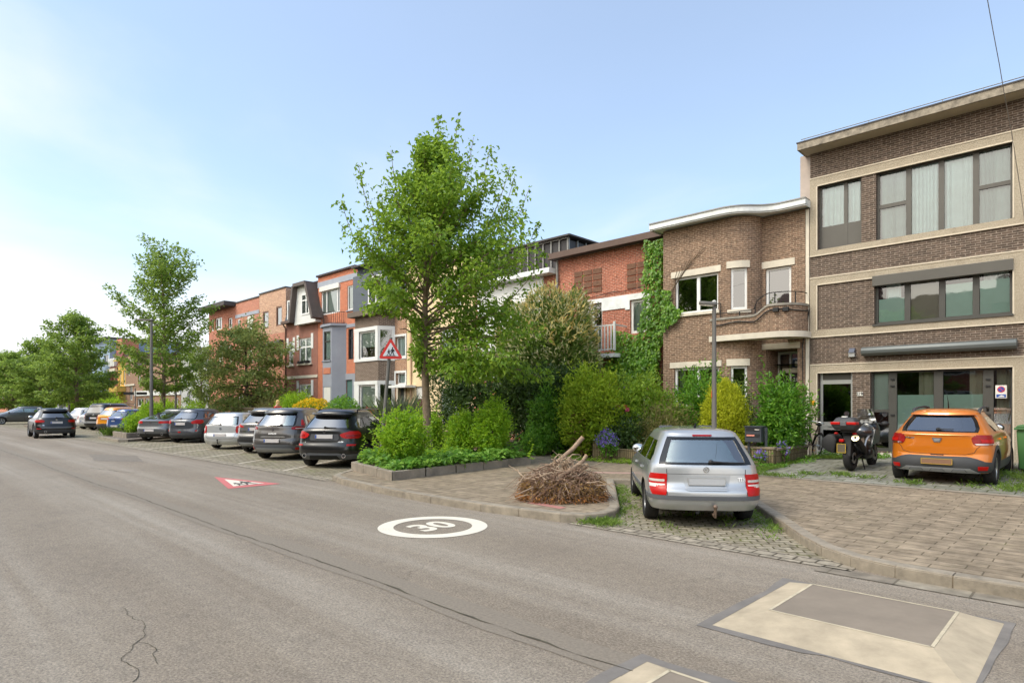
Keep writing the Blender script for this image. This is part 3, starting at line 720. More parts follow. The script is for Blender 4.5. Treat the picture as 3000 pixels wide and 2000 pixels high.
def window(root, a0, a1, z0, z1, F=F0, fm=None, mull=(), trans=(), fw=.055, rec=.16, pane=None, name='window', cur=None, film=None, blind=None, sill=None, lintel=None, shutter=None, handle=False, mw=None):
    """frame (the part) with pane, curtain, blind, sill, lintel as sub-parts; mull/trans are absolute s / (z or (z,a0,a1))"""
    fm = fm or M_UPVC; d0, d1 = rec-.07, rec+.005; mw = mw or fw
    mb = MB(); F.box(mb, a0, a0+fw, d0, d1, z0, z1); F.box(mb, a1-fw, a1, d0, d1, z0, z1)
    F.box(mb, a0+fw, a1-fw, d0+.003, d1, z0, z0+fw); F.box(mb, a0+fw, a1-fw, d0+.003, d1, z1-fw, z1)
    for x in mull: F.box(mb, x-mw/2, x+mw/2, d0+.002, d1, z0+fw, z1-fw)
    for t in trans:
        z, b0, b1 = t if isinstance(t, tuple) else (t, a0+fw, a1-fw); F.box(mb, b0, b1, d0+.006, d1-.004, z-mw*.4, z+mw*.4)
    w = mb.build(name, fm, root)
    pb = MB(); pb.add([F.p(a0+.01, rec-.03, z0+.01), F.p(a1-.01, rec-.03, z0+.01), F.p(a1-.01, rec-.03, z1-.01), F.p(a0+.01, rec-.03, z1-.01)], [(0,1,2,3)])
    pb.build('pane', pane or M_PANE, w, fix=False)
    for c in (cur or []): curtain(w, F, c[0], c[1], rec+.05, c[2], c[3], c[4] if len(c) > 4 else M_CURT, waves=(c[1]-c[0])*9)
    for c in (film or []):
        q = MB(); F.box(q, c[0], c[1], rec-.022, rec-.018, c[2], c[3]); q.build('frosted_film', M_FILM, w)
    for c in (blind or []):
        q = MB(); F.box(q, c[0], c[1], rec+.03, rec+.045, c[2], c[3])
        for k in range(1, int((c[3]-c[2])/.28)): F.box(q, c[0], c[1], rec+.022, rec+.03, c[2]+k*.28-.008, c[2]+k*.28+.008)
        q.build('blind', c[4] if len(c) > 4 else M_BLINDW, w)
    if shutter:
        q = MB(); k = int((z1-fw-shutter)/.055)
        for i in range(k): F.box(q, a0+.02, a1-.02, rec-.10-.004*(i % 2), rec-.085, z1-fw-.055*(i+1)+.004, z1-fw-.055*i)
        q.build('roller_shutter', M_SHUT, w)
    if sill:
        q = MB(); h, ov, pr = sill[1:4] if len(sill) > 1 else (.08, .06, .06); F.box(q, a0-ov, a1+ov, -pr, rec-.01, z0-h, z0-.002); q.build('sill', sill[0], w, bevel=.008)
    if lintel:
        q = MB(); m, h, ol, orr, pr = lintel; F.box(q, a0-ol, a1+orr, -pr, .05, z1+.002, z1+h); q.build('lintel', m, w, bevel=.006)
    return w
def fbox(root, name, m, a0, a1, d0, d1, z0, z1, F=F0, bevel=0, label=None):
    mb = MB(); F.box(mb, a0, a1, d0, d1, z0, z1); return mb.build(name, m, root, bevel=bevel, label=label)
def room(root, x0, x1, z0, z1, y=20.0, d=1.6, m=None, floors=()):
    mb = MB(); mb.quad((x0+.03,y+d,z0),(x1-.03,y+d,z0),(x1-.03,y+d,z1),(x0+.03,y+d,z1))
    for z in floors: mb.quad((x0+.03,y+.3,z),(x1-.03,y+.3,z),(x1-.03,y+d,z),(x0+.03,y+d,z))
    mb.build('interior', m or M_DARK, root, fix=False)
def house(name, label, x0, x1, **k): return thing(name, label, 'house', ((x0+x1)/2, 20.0, .3), **k)
# ================================================================ house 219: dark brick, pebble-dash frames
x0, x1 = fx(2373.7), -1.42
h = house('brick_house', 'three storey dark brown brick house with pebble dash window frames and shop front', x0, x1)
zg1 = fz(2374, 1071); zg0 = fz(2397, 1090); zf1a, zf1b, zf1c, zf1d = fz(2374, 987), fz(2397, 967), fz(2374, 818.6), fz(2397, 833)
zs1, zs2, zs3, zs4 = fz(2376, 751), fz(2401, 732), fz(2376, 528.4), fz(2401, 542.8)
SOF = fz(2373, 453.5)
xi, xj = fx(2396), fx(2967)                       # inner faces of the frame pillars
xp0, xp1 = fx(2523.6), fx(2566)                   # upper brick pier
def L(px): return fx(px)-x0
zb2 = fz(2966, 643)                               # bottom of the big top window (measured at its right end)
zlw = zs2
H = [(xi-x0, xp0-x0, zlw, zs4), (xp1-x0, xj-x0, zb2, zs4),
     (L(2561), xj-x0, fz(2561,951), zf1d), (xi-x0, L(2497), .42, zg0), (L(2549), xj-x0, .46, zg0)]
facade(h, M_BR219, [(x0+.002,20),(x1,20)], .15, SOF, H, rec=.2)
room(h, x0, x1, .3, SOF, floors=(3.2, 6.1))
# concrete frames: bands and pillars 3 cm proud
cb = MB(); p = -.035
def band(a0, a1, z0, z1, m=0, mb=cb, p=p): F0.box(mb, a0, a1, p, .02, z0, z1, m)
e = .045
for (zb_, zi0, zi1, zt) in ((None, .15, zg0, zg1), (zf1a, zf1b, zf1d, zf1c), (zs1, zs2, zs4, zs3)):
    band(x0, xi, zi0, zi1); band(xj, x1, zi0, zi1); band(x0, x1, zi1, zt)
    if zb_ is not None: band(x0, x1, zb_, zi0)
band(xp1, xj, zs2+.001, zb2, p=-.034)
band(fx(2561), xj, zf1b+.001, fz(2561,951), p=-.034)
cb.build('concrete_frame', M_PEB, h)
eb = MB()
for (zb_, zi0, zi1, zt) in ((None, .15, zg0, zg1), (zf1a, zf1b, zf1d, zf1c), (zs1, zs2, zs4, zs3)):
    F0.box(eb, x0, x1, -.05, .0, zt, zt+.035); F0.box(eb, xi, xj, -.05, .0, zi1-.035, zi1)
    F0.box(eb, xi-.035, xi, -.05, .0, zi0, zi1-.035); F0.box(eb, xj, xj+.035, -.05, .0, zi0, zi1-.035)
    if zb_ is not None: F0.box(eb, x0, x1, -.05, .0, zb_-.035, zb_)
eb.build('frame_edging', M_PEBEDGE, h)
# roof
r = MB(); F0.box(r, x0-.15, x1+.2, -.58, 8.2, SOF, SOF+.02); ro = r.build('roof', M_SOFF, h)
q = MB(); F0.box(q, x0-.17, x1+.22, -.62, -.55, SOF-.01, SOF+.19); F0.box(q, x0-.17, x0-.12, -.55, 1.2, SOF-.01, SOF+.19); q.build('fascia', M_FASC, ro)
q = MB(); F0.box(q, x0-.19, x1+.24, -.64, 8.2, SOF+.19, SOF+.225); q.build('roof_edge', M_ROOF, ro)
q = MB(); q.tube([F0.p(x0-.1,-.5,SOF+.33), F0.p(x1+.2,-.5,SOF+.33)], .012, 6)
for i in range(7): q.tube([F0.p(x0+i*(x1-x0)/6,-.5,SOF+.2), F0.p(x0+i*(x1-x0)/6,-.5,SOF+.33)], .008, 5)
q.build('roof_cable', M_ZINC, ro)
fbox(h, 'party_wall', mat('pinkish_render','#b3a69c',.9,var=.1), x0-.33, x0-.006, .1, 7.9, 6.3, SOF+.05)
# top floor windows
t = .2
aL, aR = xi, xp0; am = fx(2474)
w = window(h, aL, aR, zlw, zs4, fm=M_GREYFR, mull=(am,), fw=.06, rec=t, cur=[(aL+.07, aR-.07, fz(2415,662), zs4-.05)], mw=.10)
q = MB(); F0.box(q, aL+.055, aR-.055, t-.06, t-.02, zlw+.05, fz(2415,662)); q.build('panel', M_GREYFR, w)
m1, m2, m3 = fx(2659), fx(2755), fx(2857)
zt_ = fz(2610, 597)
w = window(h, xp1, xj, zb2, zs4, fm=M_GREYFR, mull=(m1, m2, m3), fw=.06, rec=t, mw=.13, trans=[(zt_, xp1+.06, m1-.06), (zt_, m3+.06, xj-.06)],
    cur=[(xp1+.06, m1-.06, zb2, zs4, M_CURTG), (m1+.06, m3-.06, zb2, zs4, M_CURT), (m3+.06, xj-.06, zb2, zs4, M_CURTG)])
# first floor window with shutter box
a0 = fx(2561); zb1 = fz(2561,951)
ms = [fx(2655), fx(2757), fx(2857)]
zfl = fz(2610, 872)
w = window(h, a0, xj, zb1, zf1d, fm=M_GREYFR2, mull=ms, fw=.07, rec=t, mw=.14, film=[(a0+.08, ms[0]-.07, zb1+.07, zfl), (ms[1]+.08, ms[2]-.07, zb1+.07, zfl+.22), (ms[2]+.08, xj-.07, zb1+.07, zfl+.22)],
    blind=[(ms[0]+.07, ms[1]-.07, zb1+.07, zf1d-.25, M_BLIND)], cur=[(a0+.25, a0+.62, zb1, zf1d), (xj-.62, xj-.1, zb1, zf1d)])
fbox(w, 'shutter_box', M_GREYFR, a0-.03, xj+.02, -.10, .12, zf1d-.27, zf1d+.02, bevel=.01)
fbox(w, 'sill', M_GREYFR2, a0-.03, xj+.02, -.07, .1, zb1-.05, zb1-.002)
# awning cassette, lamp, number, sticker
aw = MB(); zc = (fz(2523,1020)+fz(2523,1043))/2
aw.prism([(.0,-.12),(.17,-.12),(.25,-.06),(.27,.02),(.23,.10),(.12,.13),(0,.12)], fx(2524,19.8), fx(2979,19.8), lambda u, v, w_: F0.p(w_, -.03-u, zc+v))
aw.build('awning_cassette', mat('awning_grey', '#5f6463', .45, .2, var=.05), h, smooth=30, bevel=.01)
wl = MB(); F0.box(wl, fx(2489), fx(2507), -.12, .01, fz(2498,1046), fz(2498,1033)); wl2 = wl.build('wall_lamp', M_ALU, h, bevel=.01)
q = MB(); q.prism([(.0,.0),(.16,.0),(.05,.13),(0,.13)], fx(2490), fx(2506), lambda u, v, w_: F0.p(w_, -u, fz(2498,1033)+v)); q.build('lamp_hood', mat('lamp_slate', '#565b68', .4), wl2)
# ground floor: door, brick pier, folding glass doors
dx0, dx1 = xi+.035, fx(2497)
d = MB(); F0.box(d, dx0, dx0+.07, .12, .2, .42, zg0-.02); F0.box(d, dx1-.07, dx1, .12, .2, .42, zg0-.02); zt = fz(2450,1124)
F0.box(d, dx0+.07, dx1-.07, .12, .2, zt, zt+.12); F0.box(d, dx0+.07, dx1-.07, .12, .2, .42, .50); zr = fz(2450,1236)
F0.box(d, dx0+.07, dx1-.07, .13, .2, zr-.24, zr)
do = d.build('door', M_ALU, h)
q = MB(); q.add([F0.p(dx0+.05,.16,.45),F0.p(dx1-.05,.16,.45),F0.p(dx1-.05,.16,zt),F0.p(dx0+.05,.16,zt)],[(0,1,2,3)]); q.build('pane', glassmat('door_glass', '#6f7468', .06), do, fix=False)
fbox(do, 'transom_panel', M_GREYFR, dx0+.02, dx1-.02, .14, .19, zt+.12, zg0-.01)
fbox(do, 'letter_slot', M_ALU, dx0+.2, dx0+.5, .10, .13, zr-.13, zr-.09)
q = MB(); q.tube([F0.p(dx1-.16,.05,1.25),F0.p(dx1-.16,.05,1.5)], .012, 6); F0.box(q, dx1-.17, dx1-.15, .05, .12, 1.27, 1.29); q.build('handle', M_ALU, do)
fbox(h, 'door_step', M_STONE, xi, xj, -.12, .2, .2, .42)
gd = thing_p = None
g0, g1 = fx(2549), xj
posts = [(2550,2552),(2600,2624),(2733,2760),(2878,2909)]
d = MB(); zA, zB = .46, zg0
F0.box(d, g0, g0+.05, .13, .2, zA, zB); F0.box(d, g1-.05, g1, .13, .2, zA, zB)
for a, b in posts[1:]: F0.box(d, fx(a), fx(b), .12, .2, zA, zB-.09)
F0.box(d, g0+.05, g1-.05, .135, .2, zB-.09, zB); F0.box(d, g0+.05, g1-.05, .135, .2, zA, zA+.09)
F0.box(d, g0+.05, fx(2600), .14, .2, fz(2575,1207), fz(2575,1199))
gd = d.build('glazed_doors', M_GREYFR2, h)
q = MB(); q.add([F0.p(g0,.165,zA),F0.p(g1,.165,zA),F0.p(g1,.165,zB),F0.p(g0,.165,zB)],[(0,1,2,3)]); q.build('pane', M_PANE, gd, fix=False)
zf_ = fz(2680, 1156)
q = MB()
for a, b in ((2624,2733),(2760,2878)): F0.box(q, fx(a)+.01, fx(b)-.01, .172, .176, zA+.09, zf_)
q.build('frosted_film', M_FILM, gd)
fbox(gd, 'blind', M_BLINDW, g0+.05, fx(2599), .23, .25, fz(2575,1201), zB-.1)
for a, b in ((2685,2733),(2835,2878),(2915,2960)): curtain(gd, F0, fx(a), fx(b), .34, zA, zB-.05, mat('beige_curtain', '#b0a793', .9), waves=5, amp=.04)
q = MB()
for px in (2612, 2893):
    for z in (fz(px,1110), fz(px,1215), fz(px,1130)): F0.box(q, fx(px)-.05, fx(px)+.05, .09, .12, z-.02, z+.02)
q.build('hinge', M_BLACK, gd)
np_ = fbox(h, 'number_plate', M_NUM, fx(2511), fx(2528), -.03, .0, fz(2519,1159), fz(2519,1148))
q = MB(); text_on(q, '219', .105, F0.p((fx(2511)+fx(2528))/2, -.032, (fz(2519,1159)+fz(2519,1148))/2), (1,0,0), (0,0,1), .004); q.build('digits', M_BLACK, np_, fix=False)
fbox(h, 'orange_plate', M_ORST, fx(2376.6), fx(2388), -.06, -.034, fz(2382,1186), fz(2382,1172))
# ground band left pillar is broader towards the door: reveal strip
# ================================================================ house 217: tan brick with the rounded bay
YB = 19.2; XL, XC = fx(1943, YB), fx(2131, YB)
x0, x1 = XL, fx(2361)-.02
h = house('curved_house', 'two storey tan brick house with rounded bay, white eaves and brick balcony', x0, x1)
path = [(x0+.003, YB), (XC, YB)] + arc((XC, 20.0), .8, -90, 0, 10)[1:] + [(x1, 20.0)]
sA = XC - x0; sB = sA + .8*math.pi/2
SF = fz(2361, 612); 
def SL(px): return fx(px, YB)-x0-.003
zw0, zw1 = fz(2040, 915, YB), fz(2040, 806, YB)
zn0, zn1 = fz(2160, 908, 19.4), fz(2160, 787, 19.4)
# arc-length positions of the narrow windows on the curve
sN0, sN1 = sA+.10, sA+.62
sD0, sD1 = sB + (fx(2241.6)-(XC+.8)), sB + (fx(2317.5)-(XC+.8))
zd0, zd1 = fz(2280, 915), fz(2280, 782)
zq0, zq1 = fz(2040, 1190, YB), fz(2040, 1076, YB)
sR0, sR1 = sB + max(.12, fx(2238)-(XC+.8)), sB + (fx(2336)-(XC+.8)); zR = fz(2290, 1022)
H = [(SL(1977), SL(2104), zw0, zw1), (sN0, sN1, zn0, zn1), (sD0, sD1, zd0, zd1), (SL(1975), SL(2106), zq0, zq1), (sN0, sN1, fz(2160,1195,19.4), fz(2160,1072,19.4)), (sR0, sR1, .36, zR)]
pos = facade(h, M_BR217, path, .15, SF, H, rec=.15)
room(h, x0, x1, .3, SF, y=20.2, d=2.2, m=M_DARK, floors=(3.1,))
FB = Frame((x0, YB), (1, 0))
window(h, SL(1977), SL(2104), zw0, zw1, FB, mull=(SL(2043),), fw=.07, rec=.15, pane=M_PANED, lintel=(M_STONE, .21, .13, .10, .03), sill=(M_STONE,.10,.06,.07), mw=.11)
window(h, SL(1975), SL(2106), zq0, zq1, FB, mull=(SL(2043),), fw=.08, rec=.15, pane=M_PANED, lintel=(M_STONE, .20, .15, .10, .03), sill=(mat('bluestone','#55534f',.8),.12,.12,.10), cur=[(SL(1983), SL(1999), zq0, zq1)], mw=.1)
pa, pb = pos(sN0)[0], pos(sN1)[0]; FN = Frame(pa, pb-pa); wN = (pb-pa).length
for za, zb_, hs in ((zn0, zn1, True), (fz(2160,1195,19.4), fz(2160,1072,19.4), True)):
    w = window(h, 0, wN, za, zb_, FN, fw=.08, rec=.12, pane=M_PANED)
    for nm, z0_, z1_, s0_, s1_ in (('lintel', zb_+.002, zb_+.22, sN0-.12, sN1+.06), ('sill', za-.11, za-.002, sN0-.1, sN1+.1)):
        q = MB(); k = 8
        for i in range(k):
            A, dA = pos(s0_+(s1_-s0_)*i/k); B, dB = pos(s0_+(s1_-s0_)*(i+1)/k); nA, nB = Vector((dA.y,-dA.x,0)), Vector((dB.y,-dB.x,0))
            Z = lambda v, z: Vector((v.x, v.y, z))
            o1, o2 = .035, -.04
            q.add([Z(A+nA*o1,z0_),Z(B+nB*o1,z0_),Z(B+nB*o2,z0_),Z(A+nA*o2,z0_),Z(A+nA*o1,z1_),Z(B+nB*o1,z1_),Z(B+nB*o2,z1_),Z(A+nA*o2,z1_)],[(3,2,1,0),(4,5,6,7),(0,1,5,4),(2,3,7,6)]+([(3,0,4,7)] if i==0 else [])+([(1,2,6,5)] if i==k-1 else []))
        q.build(nm, M_STONE, w)
FD = Frame((XC+.8, 20.0), (1, 0))
window(h, sD0-sB, sD1-sB, zd0, zd1, FD, fw=.08, rec=.15, pane=M_PANED, lintel=(M_STONE, .22, .2, .12, .03))
fbox(h, 'lintel', M_STONE, sR0-sB-.16, sR1-sB+.08, -.03, .05, zR+.002, zR+.19, FD, bevel=.006)
# recessed entrance
a0, a1 = sR0-sB, sR1-sB
q = MB(); F = FD
for z0_, z1_, a_, b_ in ((.36, zR, a0-.0, a0+.02), (.36, zR, a1-.02, a1)): F.box(q, a_, b_, .15, 1.1, z0_, z1_)
F.box(q, a0, a1, .15, 1.1, zR-.02, zR); q.build('porch', M_BR217, h)
d = MB(); zt = fz(2290, 1078); zt = zR - .62
for a_, b_ in ((a0+.02,a0+.08),(a0+.40,a0+.45),(a1-.25,a1-.19),(a1-.08,a1-.02)): F.box(d, a_, b_, .95, 1.05, .36 if a_ > a0+.3 else .36, zR-.02)
F.box(d, a0+.08, a1-.08, .94, 1.05, zR-.1, zR-.02)
dr = d.build('door', M_UPVC, h)
fbox(dr, 'transom_bar', M_STONE, a0+.2, a1-.03, .86, .95, zt-.1, zt+.06, F)
fbox(dr, 'door_leaf', mat('dark_door','#2d2723',.5), a0+.45, a1-.25, .98, 1.02, .4, zt-.1, F)
q = MB(); q.add([F.p(a0+.05,1.0,.4),F.p(a1-.05,1.0,.4),F.p(a1-.05,1.0,zR-.05),F.p(a0+.05,1.0,zR-.05)],[(0,1,2,3)]); q.build('pane', M_PANED, dr, fix=False)
fbox(dr, 'porch_lamp', M_SHUT, a0+.62, a0+.74, .78, .86, zt+.1, zt+.27, F, bevel=.02)
npl = fbox(h, 'number_plate', M_BLACK, a0+.50, a0+.76, .95, .975, fz(2298,1116), fz(2298,1102), F)
q = MB(); text_on(q, '217', .16, F.p(a0+.63, .945, fz(2298,1109)), (1,0,0), (0,0,1), .004); q.build('digits', M_NUM, npl, fix=False)
# balcony: curved brick parapet over a thin slab
zsl0, zsl1 = fz(2230, 992, YB), fz(2230, 977, YB)
bal = []
XE = fx(2360, 19.75)
bp = [(XC-.55, YB-.03)] + [(XC+.1, YB-.10)] + arc((XE-.75, YB+.62), .72, -90, 0, 8) + [(XE-.03, 20.0)]
BP = [Vector((x, y, 0)) for x, y in bp]; BS = [0]
for i in range(1, len(BP)): BS.append(BS[-1]+(BP[i]-BP[i-1]).length)
def bpos(s):
    s = min(max(s,0),BS[-1]); i = max(k for k in range(len(BS)-1) if BS[k] <= s+1e-9); d = (BP[i+1]-BP[i]).normalized(); return BP[i]+d*(s-BS[i]), Vector((d.y,-d.x,0))
zlo, zhi = fz(2180, 932, YB), fz(2290, 895, YB)
sm0, sm1 = 1.45, 1.95
def ztop(s):
    u = min(1, max(0, (s-sm0)/(sm1-sm0))); return zlo + (zhi-zlo)*(u*u*(3-2*u))
def ribbon(z0f, z1f, d0, d1, m, name, parent, n=44, s0=0, s1=None):
    s1 = s1 or BS[-1]; q = MB(); vs = []
    for i in range(n+1):
        s = s0+(s1-s0)*i/n; c, nn_ = bpos(s)
        for d_, z_ in ((d0,z0f(s)),(d1,z0f(s)),(d1,z1f(s)),(d0,z1f(s))): v = c+nn_*d_; vs.append((v.x,v.y,z_))
    fs = []
    for i in range(n):
        for j in range(4): fs.append((i*4+j, i*4+(j+1)%4, i*4+4+(j+1)%4, i*4+4+j))
    fs += [(0,1,2,3), tuple(range(n*4+3, n*4-1, -1))]
    q.add(vs, fs); return q.build(name, m, parent, smooth=35, uvf=lambda c, nn_: (math.atan2(c.y-19.95, c.x-XE+.8)*.75 if c.x > XE-.75 else c.x, c.z))
bal = ribbon(lambda s: zsl1+.01, ztop, -.13, .03, M_BR217, 'balcony', h)
ribbon(lambda s: ztop(s)-.0, lambda s: ztop(s)+.07, -.16, .06, mat('coping_grey','#8d877c',.9,var=.3,vs=5), 'coping', bal)
ribbon(lambda s: zsl0, lambda s: zsl1+.02, -.6, .12, M_STONE, 'slab', bal)
q = MB(); rp = []
for i in range(30):
    s = .35 + (BS[-1]-.4)*i/29; c, nn_ = bpos(s); u = min(1, max(0, (s-sm0)/.12))
    rp.append((c.x, c.y, ztop(s)+.22 + (.26-(ztop(s)-zlo)*.25)*u))
q.tube(rp, .015, 6)
for s in (.36, 1.0, 1.5, 2.1, 2.7):
    c, _n = bpos(s); u = min(1, max(0, (s-sm0)/.12)); q.tube([(c.x,c.y,ztop(s)),(c.x,c.y,ztop(s)+.22+(.26-(ztop(s)-zlo)*.25)*u)], .018, 6)
q.tube([(bpos(.36)[0].x, bpos(.36)[0].y, ztop(0)+.2), (bpos(.36)[0].x, bpos(.36)[0].y, ztop(0)+.55), (bpos(0.02)[0].x, bpos(.02)[0].y-.05, ztop(0)+.55)], .018, 6)
q.build('railing', M_IRON, bal)
q = MB(); pts = []
for i in range(26):
    s = .1+(BS[-1]-.15)*i/25; c, nn_ = bpos(s); v = c+nn_*.07; pts.append((v.x, v.y, ztop(s)-.14-.03*math.sin(s*5)))
q.tube(pts, .02, 6); F = FD
for s in (2.15, 2.4): c, nn_ = bpos(s); v = c+nn_*.08; q.obox((v.x,v.y,ztop(s)-.13),(.08,0,0),(0,.05,0),(0,0,.06))
q.tube([pts[-1], (x1-.05, 19.9, zsl0-.25), (x1-.02, 19.93, .8)], .015, 6); q.build('cable', M_BLACK, bal)
# white eaves following the bay
def eave(o, zb_, zt_, name, m, parent, yb=28.2):
    pp = [(x0-.28, YB-o), (XC-.1, YB-o)] + arc((XC-.1, 20.0-.0), .8+o, -90, -38, 6)[1:]
    lx = pp[-1][0]
    for k in range(1, 7):
        u = k/6; pp.append((lx + (x1-.02-lx)*u*.55, pp[6+1][1] + (20-o-pp[7][1])*(1-(1-u)**2)))
    pp.append((x1+.16, 20-o)); pp += [(x1+.16, yb), (x0-.28, yb)]
    return flat(name, pp, zb_, zt_, m, parent)
rf = eave(.42, SF-.01, SF+.04, 'roof', M_WPAINTW, h)
eave(.46, SF+.03, SF+.20, 'fascia', M_WPAINTW, rf); eave(.49, SF+.195, SF+.235, 'roof_edge', M_ZINC, rf)
# pale rendered corner strip against the taller house
fbox(h, 'downpipe', M_STONE, fx(2361), fx(2371), -.02, .1, .2, SF-.02)
# ================================================================ house 215: weathered orange brick, white bands
x0, x1 = fx(1632), fx(1943, YB)-.02
h = house('orange_brick_house', 'weathered orange brick house with brown eaves, white bands and white balcony', x0, x1)
SF5 = fz(1640, 762)
zb0, zb1 = fz(1700, 892), fz(1700, 878)
fd0, fd1 = fx(1700), fx(1764); fz0, fz1 = fz(1735, 1030), fz(1735, 890)
rw0, rw1 = fx(1846), fx(1898); rz0, rz1 = fz(1870, 975), fz(1870, 876)
lz0, lz1 = fz(1700, 1160), fz(1700, 1078)
H = [(fd0-x0, fd1-x0, fz0, fz1), (rw0-x0, rw1-x0, rz0, rz1), (fx(1680)-x0, fx(1724)-x0, .9, lz1), (fx(1835)-x0, fx(1885)-x0, .5, lz1+.03)]
facade(h, M_BR215, [(x0+.003,20),(x1,20)], .15, SF5, H, rec=.18)
room(h, x0, x1, .3, SF5, floors=(3.0,))
window(h, fd0, fd1, fz0, fz1, mull=((fd0+fd1)/2,), fw=.09, rec=.18, pane=M_PANE, mw=.14, film=[(fd0+.1, fd1-.1, fz0+.1, fz0+1.0)])
window(h, rw0, rw1, rz0, rz1, fw=.10, rec=.14, cur=[(rw0+.05, rw1-.05, rz0, rz1, M_CURTG)])
window(h, fx(1680), fx(1724), .9, lz1, fw=.07, rec=.18, blind=[(fx(1680), fx(1724), lz1-.35, lz1)])
window(h, fx(1835), fx(1885), .5, lz1+.03, fw=.08, rec=.18)
q = MB(); pr = -.04
zz0 = fz(1800, 905); 
def wb(a, b, c_, d_, p_=pr): F0.box(q, a, b, p_, .02, c_, d_)
wb(fx(1672), x1, fz1, fz1+.16); wb(fd1, rw0-.1, zz0-.02, fz1, pr+.003); wb(rw0-.2, rw0, rz1-.35, fz1, pr-.003); wb(rw1, rw1+.15, rz1-.9, fz1, pr-.003); wb(rw0, rw1, rz1, fz1-.0, pr-.005)
wb(fx(1668), fx(1680), .5, lz1+.25); wb(fx(1724), fx(1738), .5, lz1+.25); wb(fx(1680), fx(1724), lz1, lz1+.25, pr-.003)
wb(fx(1824), fx(1835), .5, lz1+.28); wb(fx(1885), fx(1896), .5, lz1+.28); wb(fx(1835), fx(1885), lz1+.03, lz1+.28, pr-.003)
wb(fx(1738), fx(1824), 1.1, 1.5, pr+.004)
q.build('white_band', M_WPAINTW, h)
for c0, c1, zt_, n in ((1682,1765,fz(1724,790),3),(1836,1897,fz(1866,768),2)):
    a, b = fx(c0), fx(c1); wdt = (b-a)/n; q = MB()
    for i in range(n):
        for j in range(4):
            F0.box(q, a+wdt*i+.03, a+wdt*(i+1)-.03, -.03, .01, zt_-.245*(j+1)+.03, zt_-.245*j-.02)
    q.build('vent_brick', mat('vent_brown', '#70513f', .9, var=.3, vs=12), h)
sb = fbox(h, 'balcony', M_WPAINTW, fx(1668,19.3), fx(1808,19.3), -.85, .02, fz(1740,1038,19.2)-.14, fz(1740,1038,19.2))
q = MB(); bz0, bz1 = fz(1740,1030,19.2), fz(1740,955,19.2); 
yb_ = -.8; xa, xb = fx(1690,19.2), fx(1800,19.2)
F0.box(q, xa, xb, yb_-.02, yb_+.02, bz1-.05, bz1); F0.box(q, xa, xb, yb_-.015, yb_+.015, bz0+.03, bz0+.07)
k = 13
for i in range(k):
    a = xa + (xb-xa)*i/(k-1); big = i in (0, 6, k-1)
    F0.box(q, a-(.04 if big else .025), a+(.04 if big else .025), yb_-.032 if big else yb_-.012, yb_+.032 if big else yb_+.012, bz0+.0, bz1+(.10 if big else -.05))
for a in (xa, xb): F0.box(q, a-.02, a+.02, yb_+.035, 0, bz1-.051, bz1-.004)
q.build('railing', M_WPAINT, sb)
rf = fbox(h, 'roof', M_ROOF, x0-.1, x1+.1, -.42, 8.1, SF5, SF5+.06)
fbox(rf, 'fascia', M_BROWNFA, x0-.12, x1+.12, -.46, -.42, SF5-.02, SF5+.22)
fbox(rf, 'fascia_end', M_BROWNFA, x0-.14, x0-.1, -.42, .8, SF5-.02, SF5+.22)
q = MB(); q.tube([F0.p(x0+.08,-.09,.3),F0.p(x0+.08,-.09,SF5-.05)], .05, 8); q.build('downpipe', M_ZINC, h)
q = MB(); pts = [(fx(1675),fz1+.2),(fx(1720),fz1+.22),(fx(1770),fz1+.30),(fx(1800),fz1+.34),(fx(1830),fz1+.30),(fx(1895),fz1+.36)]
q.tube([F0.p(a,-.06,z) for a, z in pts], .015, 5); q.build('cable', M_BLACK, h)
# ================================================================ house 213: white front with dark panelled roof terrace
x0, x1 = fx(1390), fx(1632)-.02
h = house('white_house', 'white rendered house with a dark panelled roof storey behind the street tree', x0, x1)
zt_ = fz(1620, 805)
facade(h, M_BR215, [(x0+.003,20),(x1,20)], .15, zt_, [(fx(1480)-x0, fx(1560)-x0, 3.6, 5.2), (fx(1470)-x0, fx(1570)-x0, .8, 2.6)], rec=.15)
room(h, x0, x1, .3, zt_, floors=(3.0,))
window(h, fx(1480), fx(1560), 3.6, 5.2, mull=(fx(1522),), rec=.15); window(h, fx(1470), fx(1570), .8, 2.6, rec=.15)
q = MB(); w0, w1 = x0+.3, fx(1594)
F0.box(q, w0, w1, -.09, .0, 5.2, zt_-.02); F0.box(q, w0, fx(1480), -.09, 0, 3.0, 5.2); F0.box(q, fx(1560), w1, -.09, 0, 3.0, 5.2); F0.box(q, fx(1480), fx(1560), -.09, 0, 3.0, 3.6)
q.build('white_panel', M_WPAINT, h)
fbox(h, 'gutter', M_WPAINTW, x0-.02, x1+.0, -.5, .0, zt_, zt_+.22, bevel=.02)
# roof storey set back, its front slanting away to the left as seen along the terrace
rs = MB(); a0, a1 = x0-.6, x1-.1; zr0, zr1 = zt_+.05, zt_+1.75
F0.box(rs, a0, a1, .9, 6, zr0, zr1-.1); rsb = rs.build('roof_storey', M_BLACKP, h)
q = MB()
for i in range(13): a = a0 + (a1-a0)*i/12; F0.box(q, a-.03, a+.03, .84, .9, zr0, zr1-.06)
for i in range(9): y_ = .9+i*.6; F0.box(q, a1, a1+.06, y_-.03, y_+.03, zr0, zr1-.06)
F0.box(q, a0, a1+.05, .83, .9, zr1-.06, zr1); q.build('post', M_ZINC, rsb)
F0.box(q := MB(), a0-.2, a1+.25, .65, 6.2, zr1, zr1+.07); q.build('roof_sheet', M_ROOF, rsb)
